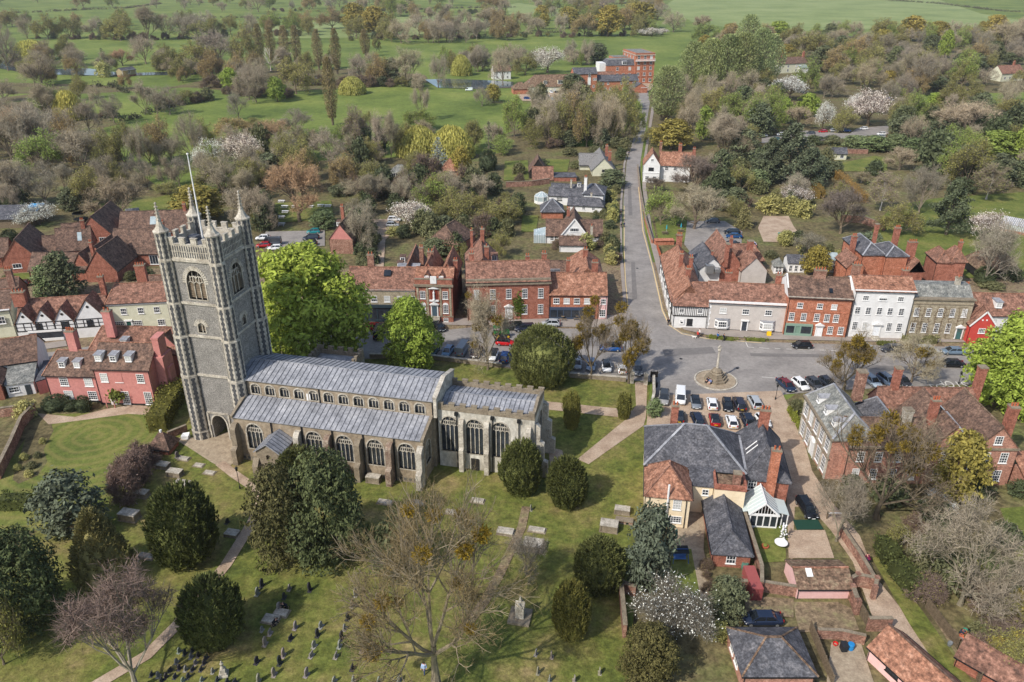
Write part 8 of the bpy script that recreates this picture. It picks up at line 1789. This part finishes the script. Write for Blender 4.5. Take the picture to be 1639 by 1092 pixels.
# ------------------------------------------------------------------ walls, fences, garden and street things
def wall(line, h, th, m, label, k=None, cap='stoned', name='garden_wall', cat='wall', piers=False):
    if k is not None: line = [T(k,*p) for p in line]
    g = [P(*p) for p in line]; o = empty(name, g[0], 0, label, cat); b = MB(); c = MB()
    for a, d_ in zip(g, g[1:]):
        d = (d_-a); L = d.length; d.normalize(); n = Vector((-d.y,d.x,0))*th/2; a0 = a-g[0]; b0 = d_-g[0]
        for mb, e, z0, z1 in ((b,1,-.1,h),(c,1.35,h,h+.09)): mb.extr([(p.x,p.y,z0) for p in (a0-n*e,b0-n*e,b0+n*e,a0+n*e)],(0,0,z1-z0))
        if piers:
            for q in ((a0,b0) if d_ is g[-1] else (a0,)): b.box(q.x-th*.75,q.y-th*.75,-.1,q.x+th*.75,q.y+th*.75,h+.25)
    b.build('wall', M[m], o); c.build('coping', M[cap], o)
wall([(592,573),(690,575),(803,589)], .9, .4, 'stoned', 'low churchyard wall left of the big yew', cap='stone', name='churchyard_wall'); wall([(912,604),(1002,611)], .9, .4, 'stoned', 'low churchyard wall right of the big yew', cap='stone', name='churchyard_wall'); wall([(1045,606),(1046,640),(1040,668)], 1.6, .35, 'stoned', 'grey wall between churchyard path and car park', cap='stone', name='churchyard_wall')
for q, t in (((1011,613),'left stone gate pier of the churchyard'),((1033,616),'right stone gate pier of the churchyard')):
    o = empty('gate_pier', P(*q), R_(-8), t, 'gate pier'); b = MB(); b.box(-.35,-.35,-.1,.35,.35,2.2); b.build('shaft', M['stone'], o); b = MB(); b.box(-.45,-.45,2.2,.45,.45,2.35); b.extr([(-.4,-.4,2.35),(.4,-.4,2.35),(0,-.4,2.7)],(0,.8,0)); b.build('cap', M['stone'], o)
wall([(365,395),(450,520),(528,655)], 1.5, .35, 'oldbrick', 'long brick wall along the lane beside the studio', 'C'); wall([(400,660),(440,640),(528,657),(520,700)], 1.9, .35, 'oldbrick', 'brick wall end at the bend of the lane', 'C', piers=True); wall([(-110,660),(0,665),(165,690)], 1.6, .35, 'oldbrick', 'crumbling brick wall left of the studio', 'C'); wall([(255,885),(370,890),(480,915)], 1.4, .3, 'oldbrick', 'brick wall around the paved terrace', 'C'); wall([(415,700),(440,770)], 2, .4, 'oldbrick', 'brick gate pier wall by the wooden gate', 'C', piers=True); wall([(490,850),(600,850)], 2.0, .35, 'oldbrick', 'brick wall joining the orange tiled cottage', 'C')
wall([(1098,300),(1140,430),(1192,600),(1192,680)], 2.0, .35, 'oldbrick', 'tall brick wall behind the slate outhouse', 'B'); wall([(535,665),(555,885)], 2.0, .4, 'oldbrick', 'narrow brick wall below the blue cypress', 'B'); wall([(535,665),(608,690)], 1.6, .4, 'oldbrick', 'short brick wall end under the cypress', 'B')
wall([(0,768),(22,722),(38,684),(58,662)], 2.0, .4, 'oldbrick', 'curving brick wall left of the flower bed'); wall([(-30,672),(34,664)], 1.8, .4, 'oldbrick', 'brick wall below the brown roofed house'); wall([(270,702),(300,690)], 1.2, .35, 'oldbrick', 'low brick wall between hut and tower')
wall([(0,885),(120,880),(205,868)], 1.8, .4, 'oldbrick', 'brick wall of the cottage kitchen garden', 3); wall([(370,45),(470,50),(580,90)], 2.2, .4, 'oldbrick', 'pink-brown brick wall of the big lawn', 8); wall([(340,262),(420,265)], 1.6, .3, 'brickp', 'brick garden wall behind the glazed porch', 8); wall([(380,725),(500,728)], 1.8, .4, 'oldbrick', 'brick wall behind the cream shed', 4); wall([(655,35),(690,150)], 1.2, .3, 'bricko', 'orange brick wall along the pub garden', 7); wall([(700,152),(790,150)], 1.3, 1.6, 'bricko', 'broad orange brick terrace wall of the pub', 7, cap='bricko'); wall([(622,790),(632,900),(650,1000),(672,1090)], .9, .35, 'oldbrick', 'low roadside wall right of the lane', 3)
def fence(line, h, label, k=None, m='wood', rails=3, solid=False, step=2.0):
    if k is not None: line = [T(k,*p) for p in line]
    g = [P(*p) for p in line]; o = empty('fence', g[0], 0, label, 'fence'); b = MB(); r = MB()
    for a, d_ in zip(g, g[1:]):
        d = d_-a; L = d.length; n = max(1, int(L/step)); a0 = a-g[0]
        for i in range(n+1): p = a0+d*i/n; b.box(p.x-.06,p.y-.06,-.1,p.x+.06,p.y+.06,h+.05)
        if solid:
            nb = int(L/.16); dn = d.normalized()
            for i in range(nb): p = a0+dn*(i*.16+.08); r.bar((p.x,p.y,.05),(p.x,p.y,h-GR.uniform(0,.06)),.145,.03)
        else:
            for j in range(rails): z = h*(j+1)/rails; r.bar(a0+Vector((0,0,z)), a0+d+Vector((0,0,z)), .05, .1)
    b.build('post', M[m], o); r.build('rail' if not solid else 'boards', M[m], o)
fence([(770,745),(920,945),(1020,1100)], 1.7, 'weathered board fence along the lower lane', 'C', solid=True); fence([(225,850),(330,1110)], 1.6, 'grey board fence beside the paved terrace', 'C', solid=True); fence([(440,740),(497,838)], 1.8, 'wooden boarded gate between brick piers', 'C', solid=True)
fence([(80,490),(200,492)], 1.2, 'post and rail fence before the mill yard', 3); fence([(1148,492),(1198,492)], 1.2, 'short rail fence at the meadow edge', 2); fence([(712,170),(738,245)], 1.5, 'orange timber fence between pub and pavement', 7, 'pot', solid=True)
# small things
def simple(name, label, cat, q, mb, m, z=0, rz=0, color=None, group=None):
    o = empty(name, P(*q)+Vector((0,0,z)), rz, label, cat, group)
    for nm, b, mm, c in mb: b.build(nm, M[mm], o, color=c if c else (1,1,1,1))
    return o
def mk(f): b = MB(); f(b); return b
def lamp_post(q, label, h=3.8):
    simple('street_lamp', label, 'street lamp', q, [('post', mk(lambda b: (b.ngon(0,0,0,.5,.14,.1,8), b.tube((0,0,.5),(0,0,h-.6),.055,.045,8))), 'iron', None), ('lantern', mk(lambda b: (b.ngon(0,0,h-.6,h-.1,.14,.22,6), b.ngon(0,0,h-.1,h+.15,.26,.03,6))), 'iron', None)], None)
lamp_post(T(9,1128,183), 'black lamp post on the grass before the aisle'); lamp_post((1241,640), 'black lamp post at the corner of the lane', 3.2); lamp_post((1534,615), 'slim black post beside the bus stop lettering', 2.6)
simple('notice_board', 'black framed notice board beside the churchyard gate', 'notice board', (1046,612), [('post', mk(lambda b: (b.box(-.6,-.05,0,-.5,.05,2.4), b.box(.5,-.05,0,.6,.05,2.4))), 'iron', None), ('board', mk(lambda b: b.box(-.7,-.08,1.1,.7,.08,2.2)), 'black', None)], None)
simple('litter_bin', 'black litter bin by the gate wall', 'bin', (1050,620), [('drum', mk(lambda b: b.lathe([(.28,0),(.32,.9),(.25,1.05),(0,1.1)],10)), 'iron', None)], None)
simple('bulk_bag', 'white builders bag beside the tower foot', 'bag', (298,702), [('bag', mk(lambda b: b.mesh([(-.5,-.5,0),(.5,-.5,0),(.5,.5,0),(-.5,.5,0),(-.55,-.6,.8),(.6,-.5,.7),(.5,.6,.85),(-.6,.5,.75),(0,0,.62)],[(0,1,5,4),(1,2,6,5),(2,3,7,6),(3,0,4,7),(4,5,8),(5,6,8),(6,7,8),(7,4,8)])), 'trim', None)], None)
simple('storage_box', 'pink-red metal storage box against the brick wall', 'storage box', T('B',1158,672), [('box', mk(lambda b: b.box(-.7,-1.4,0,.7,2.6,2.0)), 'any', (*rgb(158,84,80),1)), ('door', mk(lambda b: (b.box(-.6,-1.45,.1,-.03,-1.41,1.9), b.box(.03,-1.45,.1,.6,-1.41,1.9))), 'any', (*rgb(140,72,70),1))], None)
simple('water_butt', 'green water butt at the outhouse corner', 'barrel', T('B',1120,560), [('drum', mk(lambda b: b.lathe([(.4,0),(.48,.5),(.4,1.0),(.36,1.02),(0,.95)],12)), 'any', (*rgb(86,124,110),1))], None)
simple('garden_table', 'round white garden table on the conservatory lawn', 'table', T('C',88,455), [('top', mk(lambda b: b.lathe([(0,.7),(.85,.7),(.85,.76),(0,.77)],20)), 'trim', None), ('leg', mk(lambda b: (b.tube((0,0,0),(0,0,.7),.08,.08,8), b.lathe([(.4,0),(.1,.1),(0,.12)],10))), 'trim', None)], None)
simple('flower_pot', 'round planter on the conservatory lawn', 'planter', T('C',15,462), [('pot', mk(lambda b: b.lathe([(.35,0),(.5,.4),(.46,.42),(.4,.35),(0,.34)],12)), 'pot', None), ('plant', mk(lambda b: b.ball((0,0,.5),.3,.3,.2,8,5)), 'needle', (*rgb(120,130,60),1))], None)
simple('flowering_shrub', 'slim white flowering column by the white table', 'shrub', T('C',95,430), [('stem', mk(lambda b: b.tube((0,0,0),(0,0,1.2),.05,.04,6)), 'bark', (*rgb(100,84,66),1)), ('blossom', (lambda l: (l))(mk(lambda b: [b.ball((GR.gauss(0,.2),GR.gauss(0,.2),.4+2.4*GR.random()),.13,.13,.1,5,3) for _ in range(46)])), 'trim', None)], None)
for x, y, c, t in ((382,945,(40,42,46),'black wheelie bin on the paved terrace'),(415,940,(40,130,190),'bright blue barrel beside the black bin')):
    simple('wheelie_bin' if 'wheelie' in t else 'barrel', t, 'bin', T('C',x,y), [('body', mk(lambda b: (b.box(-.32,-.36,.05,.32,.36,1.0), b.extr([(-.36,-.42,1.0),(.36,-.42,1.0),(.36,.4,1.1),(-.36,.4,1.1)],(0,0,.06)))) if 'wheelie' in t else mk(lambda b: b.lathe([(.36,0),(.38,.9),(.34,.96),(0,.97)],12)), 'any', (*rgb(*c),1))], None)
simple('bucket', 'red bucket near the black wheelie bin', 'bucket', T('C',345,920), [('bucket', mk(lambda b: b.lathe([(.22,0),(.3,.4),(.27,.4),(.2,.05),(0,.05)],12)), 'any', (*rgb(200,30,30),1))], None)
rr = random.Random(3)
for i in range(16):
    c = rr.choice([(50,130,110),(40,44,48),(60,64,90),(190,110,80),(120,124,126)]); q = (T('C',880+rr.uniform(0,110),850+rr.uniform(0,85))); o = simple('plant_pot', '', 'pot', q, [('pot', mk(lambda b: b.lathe([(.18,0),(.27,.4),(.25,.42),(.2,.34),(0,.33)],10)), 'any', (*rgb(*c),1))], None); series(o, 'discarded plant pot heaped beside the board fence', 'pot', q[0], 'discarded plant pots')
simple('tarpaulin', 'dark green tarpaulin across the drive', 'tarpaulin', T('C',215,360), [('sheet', mk(lambda b: b.extr([(-1.8,-1.0,.2),(1.8,-1.0,.3),(1.7,1.0,.35),(-1.7,1.0,.25)],(0,0,.06))), 'any', (*rgb(34,66,52),1))], None)
simple('field_gate', 'white bar gate across the lane', 'gate', T('C',370,325), [('bar', mk(lambda b: (b.box(-1.9,-.05,.95,1.9,.05,1.08), b.bar((.6,0,.2),(1.8,0,1.0),.06,.08))), 'trim', None), ('post', mk(lambda b: b.box(-2.0,-.08,0,-1.85,.08,1.3)), 'wood', None), ('post', mk(lambda b: b.box(1.85,-.08,0,2.0,.08,1.3)), 'wood', None)], None)
for i, (x, y) in enumerate([(150,950),(165,975),(168,1000),(150,1025),(150,1058),(285,975),(335,970),(370,972),(212,975)]):
    o = simple('picnic_bench', '', 'bench', T(2,x,y+8), [('table_top', mk(lambda b: b.box(-1.0,-.4,.72,1.0,.4,.78)), 'trim', None), ('seat', mk(lambda b: b.box(-1.0,-.9,.42,1.0,-.65,.47)), 'trim', None), ('seat', mk(lambda b: b.box(-1.0,.65,.42,1.0,.9,.47)), 'trim', None), ('leg', mk(lambda b: (b.bar((-.7,-.8,0),(-.7,.1,.72),.08,.08), b.bar((-.7,.8,0),(-.7,-.1,.72),.08,.08))), 'trim', None), ('leg', mk(lambda b: (b.bar((.7,-.8,0),(.7,.1,.72),.08,.08), b.bar((.7,.8,0),(.7,-.1,.72),.08,.08))), 'trim', None)], None); series(o, 'white picnic bench on the lawn by the orange tree', 'bench', T(2,x,y)[0], 'white picnic benches')
for i, (x, y) in enumerate([(750,105),(825,95),(822,70),(815,118)]):
    o = simple('picnic_bench', '', 'bench', T(7,x,y), [('table_top', mk(lambda b: b.box(-.9,-.4,.72,.9,.4,.78)), 'wood', None), ('seat', mk(lambda b: b.box(-.9,-.9,.42,.9,-.65,.47)), 'wood', None), ('seat', mk(lambda b: b.box(-.9,.65,.42,.9,.9,.47)), 'wood', None), ('leg', mk(lambda b: (b.bar((-.6,-.8,0),(-.6,.1,.72),.08,.08), b.bar((-.6,.8,0),(-.6,-.1,.72),.08,.08))), 'wood', None), ('leg', mk(lambda b: (b.bar((.6,-.8,0),(.6,.1,.72),.08,.08), b.bar((.6,.8,0),(.6,-.1,.72),.08,.08))), 'wood', None)], None); series(o, 'brown picnic bench in the pub garden', 'bench', T(7,x,y)[0], 'brown picnic benches')
for x, y, t in ((757,100,'folded turquoise parasol left in the pub garden'),(825,92,'folded turquoise parasol right in the pub garden')):
    simple('parasol', t, 'parasol', T(7,x,y), [('pole', mk(lambda b: b.tube((0,0,0),(0,0,2.6),.03,.03,6)), 'trim', None), ('canopy', mk(lambda b: b.lathe([(.05,1.2),(.2,1.4),(.14,2.2),(.02,2.6)],8)), 'any', (*rgb(50,160,176),1))], None)
simple('trampoline', 'round black trampoline behind the brick estate', 'trampoline', T(5,385,42), [('mat', mk(lambda b: b.lathe([(0,.8),(2.0,.8),(2.0,.84),(0,.85)],24)), 'iron', None), ('frame', mk(lambda b: [b.tube((2.0*math.cos(a),2.0*math.sin(a),0),(2.0*math.cos(a),2.0*math.sin(a),2.6),.04,.04,6) for a in [i*math.pi/4 for i in range(8)]]), 'iron', None), ('ring', mk(lambda b: b.lathe([(2.05,2.5),(2.05,2.65),(1.9,2.65),(1.9,2.5)],24)), 'iron', None)], None)
simple('sandwich_board', 'yellow board on the pavement by the grey house', 'sign', T(8,33,585), [('board', mk(lambda b: b.extr([(-.45,-.3,0),(.45,-.3,0),(.45,0,1.1),(-.45,0,1.1)],(0,.05,0))), 'any', (*rgb(236,190,30),1)), ('board', mk(lambda b: b.extr([(-.45,.35,0),(.45,.35,0),(.45,.06,1.1),(-.45,.06,1.1)],(0,-.05,0))), 'any', (*rgb(236,190,30),1))], None)
for i, (x, y) in enumerate([(268,510),(335,508),(395,506)]):
    o = simple('cafe_table', '', 'table', T(7,x,y), [('top', mk(lambda b: b.lathe([(0,.72),(.4,.72),(.4,.76),(0,.77)],12)), 'wood', None), ('leg', mk(lambda b: b.tube((0,0,0),(0,0,.72),.04,.04,6)), 'iron', None), ('bench', mk(lambda b: (b.box(-.8,-.75,.4,.8,-.45,.46), b.box(-.7,-.7,0,-.6,-.5,.4), b.box(.6,-.7,0,.7,-.5,.4))), 'wood', None)], None, z=.18); series(o, 'pavement table outside the corner shop', 'table', T(7,x,y)[0], 'pavement tables')
o = simple('drying_frame', 'blue and black folded garden swing on the yellow house lawn', 'garden swing', T('B',815,520), [('frame', mk(lambda b: (b.bar((-1,-.8,0),(-.9,0,1.9),.08,.08), b.bar((-1,.8,0),(-.9,0,1.9),.08,.08), b.bar((1,-.8,0),(.9,0,1.9),.08,.08), b.bar((1,.8,0),(.9,0,1.9),.08,.08), b.bar((-.9,0,1.9),(.9,0,1.9),.08,.08))), 'any', (*rgb(60,96,150),1)), ('canopy', mk(lambda b: b.extr([(-1.0,-.7,1.75),(1.0,-.7,1.75),(1.0,.7,1.85),(-1.0,.7,1.85)],(0,0,.05))), 'iron', None), ('seat', mk(lambda b: (b.box(-.8,-.3,.45,.8,.3,.52), b.box(-.8,.25,.52,.8,.32,1.0))), 'any', (*rgb(90,130,190),1))], None)
simple('garden_parasol', 'closed dark green parasol on the yellow house yard', 'parasol', T('B',795,440), [('pole', mk(lambda b: b.tube((0,0,0),(0,0,2.5),.03,.03,6)), 'trim', None), ('canopy', mk(lambda b: b.lathe([(.06,.7),(.22,.95),(.16,2.1),(.02,2.55)],8)), 'any', (*rgb(40,100,96),1))], None)
for x, y, t in ((500,350,'green garden table set on the far gravel'),):
    pass
simple('garden_bench', 'turquoise bench group under the pale blossom on the gravel', 'bench', (1252,378), [('seat', mk(lambda b: (b.box(-1.2,-.3,.42,1.2,.3,.5), b.box(-1.2,.25,.5,1.2,.33,1.0), b.box(-1.1,-.25,0,-1.0,.25,.42), b.box(1.0,-.25,0,1.1,.25,.42))), 'any', (*rgb(110,156,146),1))], None)
simple('blue_tent', 'blue garden marquee beside the far white blossom', 'tent', T(4,600,492), [('canopy', mk(lambda b: (b.ngon(0,0,2.2,3.6,3.4,.1,4),)), 'any', (*rgb(70,110,180),1)), ('leg', mk(lambda b: [b.tube((sx*2.2,sy*2.2,0),(sx*2.2,sy*2.2,2.2),.05,.05,5) for sx in (-1,1) for sy in (-1,1)]), 'trim', None)], None)
# ------------------------------------------------------------------ thin spring haze over the vale
hz = MB(); hz.box(-2400,-50,-1.2,2400,4000,96); hm = bpy.data.materials.new('haze'); hm.use_nodes = True
hn = hm.node_tree.nodes; hl = hm.node_tree.links; hn.remove(hn['Principled BSDF']); pv = hn.new('ShaderNodeVolumePrincipled')
pv.inputs['Color'].default_value = (.92,.94,.97,1); pv.inputs['Density'].default_value = .00008; pv.inputs['Anisotropy'].default_value = .2
hl.new(pv.outputs[0], hn['Material Output'].inputs['Volume'])
ho = hz.build('haze', hm); ho['kind'] = 'stuff'; ho['label'] = 'thin pale haze lying over the whole vale'
finish_series()
